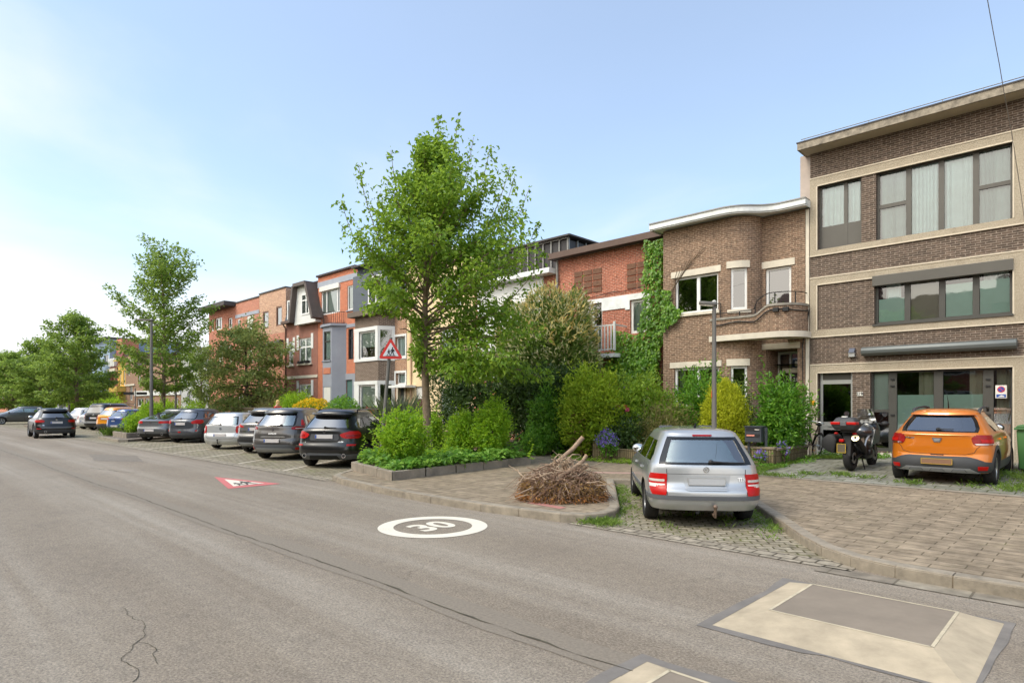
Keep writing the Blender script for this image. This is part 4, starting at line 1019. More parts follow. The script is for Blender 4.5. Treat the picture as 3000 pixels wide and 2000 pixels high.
# ================================================================ house 211: cream rendered
x0, x1 = fx(1192), fx(1390)-.02
h = house('cream_house', 'tall cream rendered house mostly hidden by the street tree', x0, x1)
zt_ = fz(1250, 760)
facade(h, M_CREAM2, [(x0+.003,20),(x1,20)], .15, zt_, [(fx(1290)-x0, fx(1350)-x0, 3.9, 5.6), (fx(1290)-x0, fx(1350)-x0, 6.6, 8.2), (fx(1216)-x0, fx(1250)-x0, .35, 2.75), (fx(1290)-x0, fx(1370)-x0, .9, 2.6)], rec=.18)
room(h, x0, x1, .3, zt_, floors=(3.2, 6.0))
for a, b, c_, d_ in ((1290,1350,3.9,5.6),(1290,1350,6.6,8.2),(1290,1370,.9,2.6)): window(h, fx(a), fx(b), c_, d_, rec=.18, mull=((fx(a)+fx(b))/2,), cur=[(fx(a), fx(b), c_, d_)])
d = MB(); F0.box(d, fx(1216), fx(1250), .12, .17, .35, 2.1); dd = d.build('door', mat('dark_red_door', '#5a2f2b', .5), h)
fbox(dd, 'transom_panel', M_SHUT, fx(1216), fx(1250), .10, .15, 2.1, 2.75)
q = MB(); q.tube([F0.p(fx(1206),-.06,.3),F0.p(fx(1206),-.06,zt_-.1)], .05, 8); q.build('downpipe', mat('cream_pipe', '#c9a98a', .6), h)
rf = fbox(h, 'roof', M_ROOF, x0, x1, -.3, 8.1, zt_, zt_+.12)
fbox(rf, 'fascia', M_WPAINTW, x0, x1, -.34, -.3, zt_-.03, zt_+.16)
# ================================================================ house 209: dark brick bay, white frames, slate dormer
x0, x1 = fx(1048), fx(1192)-.02
h = house('bay_house', 'dark brick bay fronted house with white framed windows and slate attic', x0, x1)
ybay = 19.2; bx1 = fx(1108, ybay)                   # right end of the bay front
bx0 = fx(1040, ybay)
zbt = fz(1080, 925, ybay); ztop = fz(1060, 787)
zA0, zA1 = fz(1085, 1050, ybay), fz(1085, 968, ybay); zG0, zG1 = .75, fz(1085, 1126, ybay)
dx0, dx1 = fx(1165), fx(1187)
zu0, zu1 = fz(1175, 1045), fz(1175, 992)
H = [(fx(1158)-x0, fx(1188)-x0, zu0, fz(1175,985)), (fx(1160)-x0, fx(1188)-x0, fz(1175,1125), fz(1175,1092)), (dx0-x0, dx1-x0, .35, fz(1175,1132))]
facade(h, M_BRBAYR, [(x0+.003,20),(x1,20)], .15, zbt+.3, H, rec=.2)
room(h, x0, x1, .3, ztop-1, y=20, floors=(3.0,))
pth = [(bx0, 20.0), (bx0, ybay+.002), (bx0+.002, ybay), (bx1, ybay), (bx1+.42, 20.0)]
S_ = [0]
wf0, wf1 = fx(1053, ybay), fx(1101, ybay); ob = (20-ybay)
facade(h, M_BRBAY, pth, .15, zbt, [(ob+wf0-bx0, ob+wf1-bx0, zA0, zA1), (ob+wf0-bx0, ob+wf1-bx0, zG0, zG1)], rec=.12, name='bay', closed=False)
FBY = Frame((0, ybay), (1, 0))
for a_, b_, tag_ in ((zA0, zA1, 0), (zG0, zG1, 1)):
    w = window(h, wf0, wf1, a_, b_, FBY, fw=.09, rec=.12, blind=[(wf0+.05, wf1-.05, a_+(b_-a_)*.42, b_, M_BLINDW)], pane=M_PANE)
    q = MB(); FBY.box(q, bx0-.03, bx1+.02, -.06, .02, b_, b_+.2); FBY.box(q, bx0-.03, bx1+.02, -.06, .02, a_-.14, a_); FBY.box(q, bx0-.02, wf0, -.05, .02, a_, b_); FBY.box(q, wf1, bx1+.02, -.05, .02, a_, b_)
    FS = Frame((bx1, ybay), (.42, .8)); FS.box(q, 0, .9, -.05, .02, b_, b_+.2); FS.box(q, 0, .9, -.05, .02, a_-.14, a_); FS.box(q, .0, .10, -.045, .02, a_, b_); FS.box(q, .72, .9, -.045, .02, a_, b_)
    q.build('surround', M_WPAINT, w)
    q = MB(); FS.box(q, .1, .72, -.02, .01, a_, b_); q.build('side_pane', M_PANED, w)
bc = MB(); bc.prism([(bx0-.25,ybay-.35),(bx1+.1,ybay-.35),(bx1+.75,19.99),(bx0-.25,19.99)], zbt, zbt+.28); bc.build('bay_cornice', mat('weathered_timber','#675c52',.85,var=.25,vs=6), h)
q = MB(); F0.box(q, x0+.02, x1, -.01, 7.9, zbt+.3, ztop); am = q.build('attic', M_SLATE, h)
q = MB(); F0.box(q, x0+.05, x1-1.2, -.35, -.011, zbt+.45, ztop-.5); q.build('dormer', mat('slate_boards','#565d66',.7,var=.1), am)
F9 = Frame((0, 19.65), (1, 0)); window(h, fx(1082,19.65), fx(1128,19.65), zbt+.75, ztop-.75, F9, rec=-.02, fw=.08, mull=(fx(1105,19.65),), name='dormer_window')
fbox(am, 'roof_edge', M_ROOF, x0, x1, -.45, 8, ztop, ztop+.1)
for a, b, c_, d_ in ((1158,1188,zu0,fz(1175,985)),(1160,1188,fz(1175,1125),fz(1175,1092))):
    w = window(h, fx(a), fx(b), c_, d_, rec=.2, fw=.07, cur=[(fx(a)+.05, fx(b)-.3, c_, d_)])
    q = MB(); F0.box(q, fx(a)-.12, fx(a), -.03, .02, c_-.12, d_+.12); F0.box(q, fx(b), fx(b)+.1, -.03, .02, c_-.12, d_+.12); F0.box(q, fx(a), fx(b), -.03, .02, d_, d_+.12); F0.box(q, fx(a), fx(b), -.03, .02, c_-.12, c_); q.build('surround', M_WPAINT, w)
fbox(h, 'door_canopy', M_WPAINT, fx(1140,19.4), fx(1190,19.4), -.65, .02, fz(1165,1135,19.4), fz(1165,1128,19.4))
d = MB(); F0.box(d, dx0+.08, dx1-.08, .16, .2, .35, fz(1175,1135)); dd = d.build('door', mat('dark_green_door','#4a5250',.4), h)
q = MB(); F0.box(q, dx0-.10, dx0+.06, -.03, .2, .35, fz(1175,1135)); F0.box(q, dx1-.06, dx1+.08, -.03, .2, .35, fz(1175,1135)); q.build('door_post', M_STONE, dd)
# ================================================================ house 207: bright orange brick with grey bay
x0, x1 = fx(931.6), fx(1048)-.02
h = house('grey_bay_house', 'bright orange brick house with grey rendered bay and small iron balcony', x0, x1)
zt_ = fz(935, 813); zmid = fz(1010, 1095)
H = [(fx(941)-x0, fx(996)-x0, fz(965,920), fz(965,848)), (fx(1017)-x0, fx(1036)-x0, fz(1025,908), fz(1025,836)), (fx(1020)-x0, fx(1035)-x0, fz(1027,1052), fz(1027,963)), (fx(1014)-x0, fx(1034)-x0, .35, fz(1024,1112))]
facade(h, M_BRGO, [(x0+.003,20),(x1,20)], .15, zt_, H, rec=.15)
room(h, x0, x1, .3, zt_, floors=(3.0,6.0))
w = window(h, fx(941), fx(996), fz(965,920), fz(965,848), rec=.12, fw=.1, mull=(fx(955),fx(987)), blind=[(fx(942),fx(995),fz(965,920),fz(965,850),M_BLINDW)])
fbox(w, 'shutter_box', M_SHUT, fx(940), fx(997), -.12, .1, fz(965,850), fz(965,836)); 
window(h, fx(1017), fx(1036), fz(1025,908), fz(1025,836), rec=.12, fw=.07, sill=(M_GREYREND,), blind=[(fx(1017),fx(1036),fz(1025,908),fz(1025,836),M_BLINDW)])
window(h, fx(1020), fx(1035), fz(1027,1052), fz(1027,963), fm=M_BLACK, rec=.12, fw=.07, trans=(fz(1027,990),))
fbox(h, 'grey_band', M_GREYREND2, x0, x1, -.03, .02, fz(965,836), fz(965,822)+.05); 
q = MB(); zq = zmid
F0.box(q, fx(996), x1, -.04, .0, .15, zmid-.02) if False else None
F0.box(q, fx(995), fx(1014), -.04, .02, .3, zmid); F0.box(q, fx(1034), x1, -.04, .02, .3, zmid); F0.box(q, fx(1014), fx(1034), -.04, .02, fz(1024,1112), zmid); F0.box(q, fx(1000), x1, -.035, .02, fz(1020,960), fz(1020,950)); q.build('rendered_plinth', M_GREYREND, h)
dd = fbox(h, 'door', mat('teal_door','#4f6d68',.5), fx(1014), fx(1034), .06, .12, .35, fz(1024,1112)); fbox(dd, 'door_panel', M_GREYREND2, fx(1015), fx(1033), .04, .06, .4, 1.5)
yb7 = 19.35; b0, b1 = fx(929, yb7)+.15, fx(975, yb7); zb7 = fz(955, 957, yb7)
pth = [(b0-.1, 20.0), (b0, yb7+.3), (b0+.55, yb7), (b1-.15, yb7), (b1+.45, 20.0)]
PV = [Vector((a, b, 0)) for a, b in pth]; SS = [0]
for i in range(1, 5): SS.append(SS[-1]+(PV[i]-PV[i-1]).length)
zw0, zw1 = fz(960, 1055, yb7), fz(960, 970, yb7); zg0_, zg1_ = .8, fz(960, 1133, yb7)
hs = []
for i in (1, 2): 
    for a_, b_ in ((zw0, zw1), (zg0_, zg1_)): hs.append((SS[i]+.12, SS[i+1]-.12, a_, b_))
posb = facade(h, M_GREYREND, pth, .15, zb7, hs, rec=.1, name='bay', closed=False)
for i in (1, 2):
    FF = Frame(pth[i], (PV[i+1]-PV[i])[:2])
    window(h, .12, SS[i+1]-SS[i]-.12, zw0, zw1, FF, fm=M_GREYFR2, rec=.1, fw=.07, trans=(zw0+(zw1-zw0)*.66,), cur=[(.15, SS[i+1]-SS[i]-.15, zw0, zw1)], sill=(M_GREYREND,))
    window(h, .12, SS[i+1]-SS[i]-.12, zg0_, zg1_, FF, fm=M_UPVC, rec=.1, fw=.05, shutter=zg0_+.35*(i == 1))
    q = MB(); FF.box(q, .1, SS[i+1]-SS[i]-.1, -.025, .01, fz(960,1095,yb7), fz(960,1077,yb7)); q.build('brick_panel', M_BRGO, h)
bc = MB(); bc.prism([(a + (-.1 if k < 2 else .1 if k > 2 else 0), b-.12 if b < 19.99 else b) for k, (a, b) in enumerate(pth)], zb7, zb7+.14); bf = bc.build('balcony', M_GREYREND, h)
q = MB(); rr = [(b0-.1,19.95),(b0,yb7+.3),(b0+.55,yb7),(b1-.15,yb7),(b1+.4,19.95)]
for zz in (zb7+.2, zb7+.85): q.tube([(a,b,zz) for a,b in rr], .02, 6)
for i in range(4):
    for k in range(7):
        a = Vector(rr[i]).lerp(Vector(rr[i+1]), k/7); q.tube([(a.x,a.y,zb7+.14),(a.x,a.y,zb7+.85)], .012, 5)
q.build('railing', M_IRON, bf)
q = MB(); nT = 26
for i in range(nT): a = x0+(x1-x0)*(i+.5)/nT; q.lathe([(.0,-.02),(.07,-.02),(.07,.3),(0,.3)], (a, 19.85, zt_+.05), 'y', 8)
fbox(h, 'roof', M_ROOF, x0, x1, -.05, 8, zt_, zt_+.06); q.build('ridge_tiles', mat('dark_tiles','#4f4644',.8,var=.2), h, smooth=40)
# ================================================================ house 205: slate mansard with flared dormer
x0, x1 = fx(838), fx(931.6)-.02
h = house('mansard_house', 'red brick house with slate mansard roof and tall white gable dormer', x0, x1)
zt_ = fz(900, 825); ze = fz(845, 953); zc = fz(860, 945)
aw0, aw1 = fx(876), fx(912); zu0, zu1 = fz(893, 1065), fz(893, 990); l0, l1 = fx(846), fx(859)
H = [(aw0-x0, aw1-x0, zu0, zu1), (l0-x0, l1-x0, fz(852,1070), fz(852,1000)), (aw0-x0, aw1-x0, .9, fz(893,1125)), (fx(882)-x0, fx(905)-x0, zc+.7, fz(895,850))]
facade(h, M_BRMA, [(x0+.003,20),(x1,20)], .15, zc, H[:3], rec=.15)
room(h, x0, x1, .3, zt_, floors=(3.0,6.0))
for a_, b_, c_, d_, ml in ((aw0,aw1,zu0,zu1,True),(l0,l1,fz(852,1070),fz(852,1000),False),(aw0,aw1,.9,fz(893,1125),True)):
    w = window(h, a_, b_, c_, d_, rec=.12, fw=.09, mull=((a_+b_)/2,) if ml else (), trans=(c_+(d_-c_)*.65,), cur=[(a_, b_, c_, d_)], sill=(M_STONE,.1,.15,.12), mw=.12)
    for s_, e_ in ((a_-.28, 1), (b_, -1)): q = MB(); F0.box(q, s_, s_+.28, -.03, .02, d_-.75, d_+.25); q.build('quoin', M_WPAINT, w)
    if ml and c_ > 2:
        q = MB()
        for f in (.25, .75): F0.box(q, a_+(b_-a_)*f-.25, a_+(b_-a_)*f+.25, -.22, -.02, c_+.02, c_+.18)
        fl = q.build('flower_box', M_BLACK, w)
fbox(h, 'string_course', M_STONE, x0, x1, -.05, .02, fz(880,1108), fz(880,1100))
# mansard slope
q = MB(); vs = [(x0,19.85,zc),(x1,19.85,zc),(x1,20.55,zt_),(x0,20.55,zt_)]; q.add(vs+[(x0,27.9,zc),(x1,27.9,zc),(x1,27.9,zt_),(x0,27.9,zt_)], [(0,1,2,3),(4,5,6,7),(0,4,7,3),(1,5,6,2),(3,2,6,7)]); mr = q.build('mansard_roof', M_SLATE, h)
fbox(mr, 'roof_edge', M_ROOF, x0, x1, .5, 8, zt_, zt_+.08); fbox(mr, 'gutter', M_BROWNFA, x0, fx(865), -.4, -.15, zc-.05, zc+.12)
F5 = Frame((0, 19.6), (1, 0)); gx0, gx1, gt0, gt1 = fx(862,19.6), fx(925,19.6), fx(872,19.6), fx(905,19.6); gz = fz(890, 838, 19.6)
q = MB(); q.prism([(gx0,zc-.3),(gx1,zc-.3),(gt1,gz),(gt0,gz)], 0, .55, lambda u, v, w_: F5.p(u, w_, v)); gb = q.build('gable', M_WPAINT, h)
q = MB()
for p0, p1 in (((gx0,zc-.1),(gt0,gz)),((gt0,gz),(gt1,gz)),((gt1,gz),(gx1,zc-.1))):
    a = Vector(p0); b = Vector(p1); dr_ = (b-a).normalized(); nn_ = Vector((-dr_.y, dr_.x))
    q.prism([a-dr_*.05, b+dr_*.05, b+dr_*.05+nn_*.22, a-dr_*.05+nn_*.22], -.35, .9, lambda u, v, w_: F5.p(u, w_, v))
q.build('barge_board', mat('zinc_brown','#5c524d',.6,.2), gb)
window(h, fx(884,19.6), fx(907,19.6), fz(893,922,19.6), fz(893,860,19.6), F5, rec=.03, fw=.1, trans=(fz(893,880,19.6),), mull=(fx(898,19.6),), name='dormer_window')
F5b = Frame((0, 19.72), (1, 0)); window(h, fx(843,19.72), fx(855,19.72), fz(849,935,19.72), fz(849,880,19.72), F5b, rec=.03, fw=.1, name='oval_window')
q = MB(); q.tube([F0.p(x0+.05,-.07,.3),F0.p(x0+.05,-.07,zc-.3),F0.p(x0+.05,-.3,zc)], .05, 8); q.build('downpipe', M_BROWNFR, h)
# ================================================================ house 203: pale mixed brick, brown windows
x0, x1 = fx(760), fx(838)-.02
h = house('pale_brick_house', 'pale mixed brick house with narrow brown windows and dark shutter boxes', x0, x1)
zt_ = fz(800, 853); zs = fz(800, 978)
H = [(fx(770)-x0, fx(787)-x0, fz(778,963), fz(778,912)), (fx(809)-x0, fx(826)-x0, fz(818,954), fz(818,897)), (fx(765)-x0, fx(780)-x0, fz(772,1055), fz(772,1017)), (fx(792)-x0, fx(804)-x0, fz(798,1066), fz(798,1012)), (fx(816)-x0, fx(829)-x0, fz(822,1072), fz(822,1006)), (fx(792)-x0, fx(804)-x0, .4, 2.4), (fx(812)-x0, fx(830)-x0, .9, 2.4)]
facade(h, M_BRSAL, [(x0+.003,20),(x1,20)], .15, zs, [q_ for q_ in H if q_[3] < zs], rec=.15)
facade(h, M_BRTAN, [(x0+.003,20),(x1,20)], zs, zt_, [q_ for q_ in H if q_[2] >= zs-.2 and q_[3] > zs], rec=.15, name='upper_wall')
room(h, x0, x1, .3, zt_, floors=(3.0,6.0))
for k, q_ in enumerate(H):
    w = window(h, q_[0]+x0, q_[1]+x0, q_[2], q_[3], fm=M_BROWNFR, rec=.1, fw=.1, pane=M_PANED, blind=[(q_[0]+x0, q_[1]+x0, q_[2], q_[3], mat('brown_blind','#5c4436',.8))] if k < 2 else None)
    if 2 <= k < 5: fbox(w, 'shutter_box', M_GREYFR2, q_[0]+x0-.08, q_[1]+x0+.08, -.3, .1, q_[3], q_[3]+.22)
fbox(h, 'roof_edge', M_ROOF, x0, x1, -.06, 8, zt_, zt_+.1)
q = MB(); q.tube([F0.p(x0+.04,-.06,.3),F0.p(x0+.04,-.06,zs)], .05, 8); q.build('downpipe', M_ZINC, h)
# ================================================================ house 201: salmon brick with grey lintel band
x0, x1 = fx(690), fx(760)-.02
h = house('salmon_brick_house', 'salmon brick house with pale lintel band and half lowered white shutter', x0, x1)
zt_ = fz(725, 880)
H = [(fx(724)-x0, fx(742)-x0, fz(733,978), fz(733,925)), (fx(696)-x0, fx(703)-x0, fz(700,965), fz(700,935)), (fx(728)-x0, fx(740)-x0, fz(734,1060), fz(734,1025)), (fx(700)-x0, fx(712)-x0, .4, 2.5), (fx(724)-x0, fx(748)-x0, .9, 2.5)]
facade(h, M_BRSAL, [(x0+.003,20),(x1,20)], .15, zt_, H, rec=.15)
room(h, x0, x1, .3, zt_, floors=(3.0,6.0))
for k, q_ in enumerate(H): window(h, q_[0]+x0, q_[1]+x0, q_[2], q_[3], fm=M_UPVC, rec=.1, fw=.09, shutter=q_[2]+(q_[3]-q_[2])*.25 if k == 0 else None, cur=[(q_[0]+x0, q_[1]+x0, q_[2], q_[3])])
fbox(h, 'lintel_band', M_GREYREND2, x0+.02, x1, -.03, .02, fz(725,925), fz(725,915)); fbox(h, 'roof_edge', M_ROOF, x0, x1, -.06, 8, zt_, zt_+.1)
fbox(h, 'sill_band', mat('bluestone','#55534f',.8), fx(718), fx(757), -.08, .02, fz(735,982), fz(735,978))
# ================================================================ plain far houses
def far_house(name, label, pxa, pxb, ptop, m, wins, roofm=M_ROOF, over=.1, rh=.14, zt=None, fm=M_UPVC, base=None, shut=False, pane=M_PANED):
    x0, x1 = fx(pxa), fx(pxb)-.03
    h = house(name, label, x0, x1); pm = (pxa+pxb)/2; zt_ = zt or fz(pm, ptop)
    H = [(fx(a)-x0, fx(b)-x0, fz((a+b)/2, c_), fz((a+b)/2, d_)) for a, b, c_, d_ in wins]
    H = [(max(.05,a), min(x1-x0-.05,b), max(.4,c_), min(zt_-.1,d_)) for a, b, c_, d_ in H]
    facade(h, m, [(x0+.003,20),(x1,20)], .1, zt_, H, rec=.2); room(h, x0, x1, .3, zt_)
    for a, b, c_, d_ in H: window(h, a+x0, b+x0, c_, d_, fm=fm, rec=.16, fw=.1, mull=((a+b)/2+x0,) if b-a > 1 else (), pane=pane, cur=[(a+x0, b+x0, c_, d_)] if (a*7) % 2 > 1 else None)
    r = fbox(h, 'roof', roofm, x0-.05, x1+.05, -over, 8, zt_, zt_+rh)
    return h, x0, x1, zt_
h, x0, x1, zt_ = far_house('cornice_house', 'orange brick house with heavy dark cornice and stone framed windows', 612, 690, 907, M_BRRED, [(630,650,966,930),(668,680,962,930),(618,626,970,935),(640,652,1060,1010),(668,680,1060,1010)], over=.9, rh=.34)
q = MB(); F0.box(q, fx(622), fx(662), -.06, .0, fz(640,1075), fz(640,925)); q.build('stone_bay', M_STONE, h) if False else None
h, x0, x1, zt_ = far_house('pale_grey_house', 'low pale grey rendered house half hidden by the dark bushy tree', 531, 612, 1075, M_WGREY, [(548,560,1180,1150),(580,600,1180,1150)], zt=6.6)
h, x0, x1, zt_ = far_house('brown_shop_house', 'two storey brown brick house with white band above the ground floor', 396, 531, 1062, M_BRBRN, [(405,411,1126,1096),(421,428,1127,1098),(440,450,1126,1096),(402,420,1190,1166),(425,437,1190,1166),(515,522,1185,1164)], fm=M_UPVC)
fbox(h, 'white_band', M_WPAINT, x0, x1, -.12, .02, fz(450,1158), fz(450,1143)); 
h, x0, x1, zt_ = far_house('brown_narrow_house', 'narrow brown brick house with parapet and pale bands beside the yellow bay', 368, 396, 1040, M_BRBRN, [(374,380,1100,1078),(380,388,1172,1132)])
fbox(h, 'pale_band', M_STONE, x0, x1, -.1, .02, fz(380,1058), fz(380,1053)); fbox(h, 'sill_band', M_STONE, x0, x1, -.1, .02, fz(380,1130), fz(380,1125))
h, x0, x1, zt_ = far_house('yellow_house', 'narrow house with yellow rendered bay and flat capping', 346, 368, 1058, M_YELLOW, [(350,354,1128,1084),(361,366,1128,1084)], over=.5, rh=.2, roofm=mat('yellow_cap','#c9aa63',.8))
fbox(h, 'balcony', M_YELLOW, x0-.2, x1+.1, -.9, .0, fz(357,1148), fz(357,1132))
h, x0, x1, zt_ = far_house('gabled_red_house', 'red brick house with dark red tiled attic and white dormer windows', 322, 346, 1084, M_BRRED, [(327,333,1128,1094),(337,343,1128,1094),(326,332,1175,1160)], fm=M_BROWNFR)
q = MB(); zm = fz(334,1030); q.add([(x0,19.9,zt_+.15),(x1,19.9,zt_+.15),(x1,20.6,zm),(x0,20.6,zm),(x0,27,zt_+.15),(x1,27,zt_+.15),(x1,27,zm),(x0,27,zm)], [(0,1,2,3),(4,5,6,7),(0,4,7,3),(1,5,6,2),(3,2,6,7)]); ml = q.build('tiled_attic', mat('dark_red_tiles','#6e3a33',.8,var=.2), h)
q = MB()
for k in range(4): F0.box(q, x0+.5+k*(x1-x0-1)/4, x0+.5+(k+.62)*(x1-x0-1)/4, -.25, .3, fz(334,1073), fz(334,1050))
q.build('dormer_window', M_UPVC, ml); fbox(h, 'cornice', M_STONE, x0, x1, -.35, .02, zt_-.2, zt_+.16)
h, x0, x1, zt_ = far_house('blue_grey_house', 'tall blue grey rendered house with flat roof at the far end of the row', 270, 322, 1000, M_BLUE, [(305,318,1070,1040),(300,318,1165,1105),(278,286,1122,1102)], over=.6, rh=.25, fm=M_ALU)
q = MB(); xa = fx(326); q.box(xa-.3, xa+2.0, 20.6, 22.4, 6.5, fz(330, 993)); tag(q.build('chimney', M_BRRED, h), None)
h, x0, x1, zt_ = far_house('end_house', 'low red brick house half hidden by trees left of the blue grey house', 225, 270, 1115, M_BRRED, [(240,250,1175,1150)])
# a row of low garden houses seen under the far trees
h, x0, x1, zt_ = far_house('distant_white_house', 'distant white house glimpsed beneath the trees at the end of the street', 60, 225, 1110, M_WGREY, [(100,115,1175,1140),(150,165,1175,1140)], zt=7.5)
h, x0, x1, zt_ = far_house('distant_brick_house', 'distant brick house closing the street behind the trees', -60, 60, 1110, M_BRRED, [(5,20,1165,1140)], zt=8.5)

# ================================================================ the row goes on to the right of the dark brick house
for k, (xa, xb, zt_, m, nm, lab) in enumerate(((-1.36, 4.4, 8.6, M_BR217, 'neighbour_house', 'tan brick house next door, just beyond the right edge of the picture'), (4.45, 10.4, 9.4, M_BRSAL, 'neighbour_house', 'salmon brick house farther right, beyond the edge of the picture'), (10.45, 16.4, 8.9, M_CREAM2, 'neighbour_house', 'cream rendered house last on the right, beyond the edge of the picture'))):
    h = house(nm, lab, xa, xb); H = [(.7,2.4,1.0,2.6), (3.2,4.1,.4,2.6), (.7,2.4,4.0,5.6), (3.1,4.9,4.0,5.6)]
    facade(h, m, [(xa,20),(xb,20)], .1, zt_, H, rec=.15); room(h, xa, xb, .3, zt_)
    for a, b, c_, d_ in H: window(h, a+xa, b+xa, c_, d_, rec=.14, mull=((a+b)/2+xa,) if b-a > 1 else (), cur=[(a+xa, b+xa, c_, d_)], sill=(M_STONE,))
    r = fbox(h, 'roof', M_ROOF, xa+.25 if k == 0 else xa, xb, -.3, 8, zt_, zt_+.08); fbox(r, 'fascia', M_WPAINT, xa+.25 if k == 0 else xa, xb, -.34, -.3, zt_-.04, zt_+.14)
# ---------------------------------------------------------------- vehicles
M_TYRE = mat('tyre_rubber', '#1c1b1b', .85, var=.2, vs=9, bump=.3, bs=60)
M_RIM = mat('alloy_rim', '#9a9b9c', .32, .8, var=.05)
M_RIMD = mat('dark_rim', '#3a3a3c', .35, .7, var=.05)
M_CLAD = mat('black_plastic', '#3a3b3d', .6, var=.08, vs=4, bump=.1, bs=200)
M_CLADG = mat('grey_plastic', '#595b5e', .55, var=.08)
M_SKID = mat('skid_plate_grey', '#8c8d8e', .45, .3, var=.05)
M_CHROME = mat('chrome', '#cfd2d4', .12, 1.0, var=0)
M_GAP = mat('panel_gap', '#161616', .8, var=0)
M_SEAL = mat('window_black', '#17191a', .12, var=0)
M_INT = mat('car_interior', '#26272a', .9, var=.1)
M_SEATG = mat('seat_grey', '#4b4d50', .9, var=.1)
M_CARGL = glassmat('car_glass', '#b9d0c8', .20, boost=1.4)
M_CARGD = glassmat('car_glass_tinted', '#2b3130', .16, boost=1.6)
M_LRED = mat('lamp_red', '#b0120e', .32, var=.15, vs=14, Specular_IOR_Level=.3)
M_LDRED = mat('lamp_dark_red', '#8c1013', .25, var=.2, vs=14, Specular_IOR_Level=.4)
M_LCLR = mat('lamp_clear', '#c9c3ba', .15, var=.12, vs=20, Coat_Weight=1.0)
M_PLATE = mat('plate_grey', '#b7b8b9', .5, var=.04)
M_PLATEW = mat('plate_pale', '#c9c3bf', .5, var=.06)
M_PLATEB = mat('plate_brown', '#80604a', .5, var=.05)
M_PLATEO = mat('plate_olive', '#5d5443', .5, var=.05)
M_YELP = mat('plate_yellow', '#b9982c', .5, var=.05)
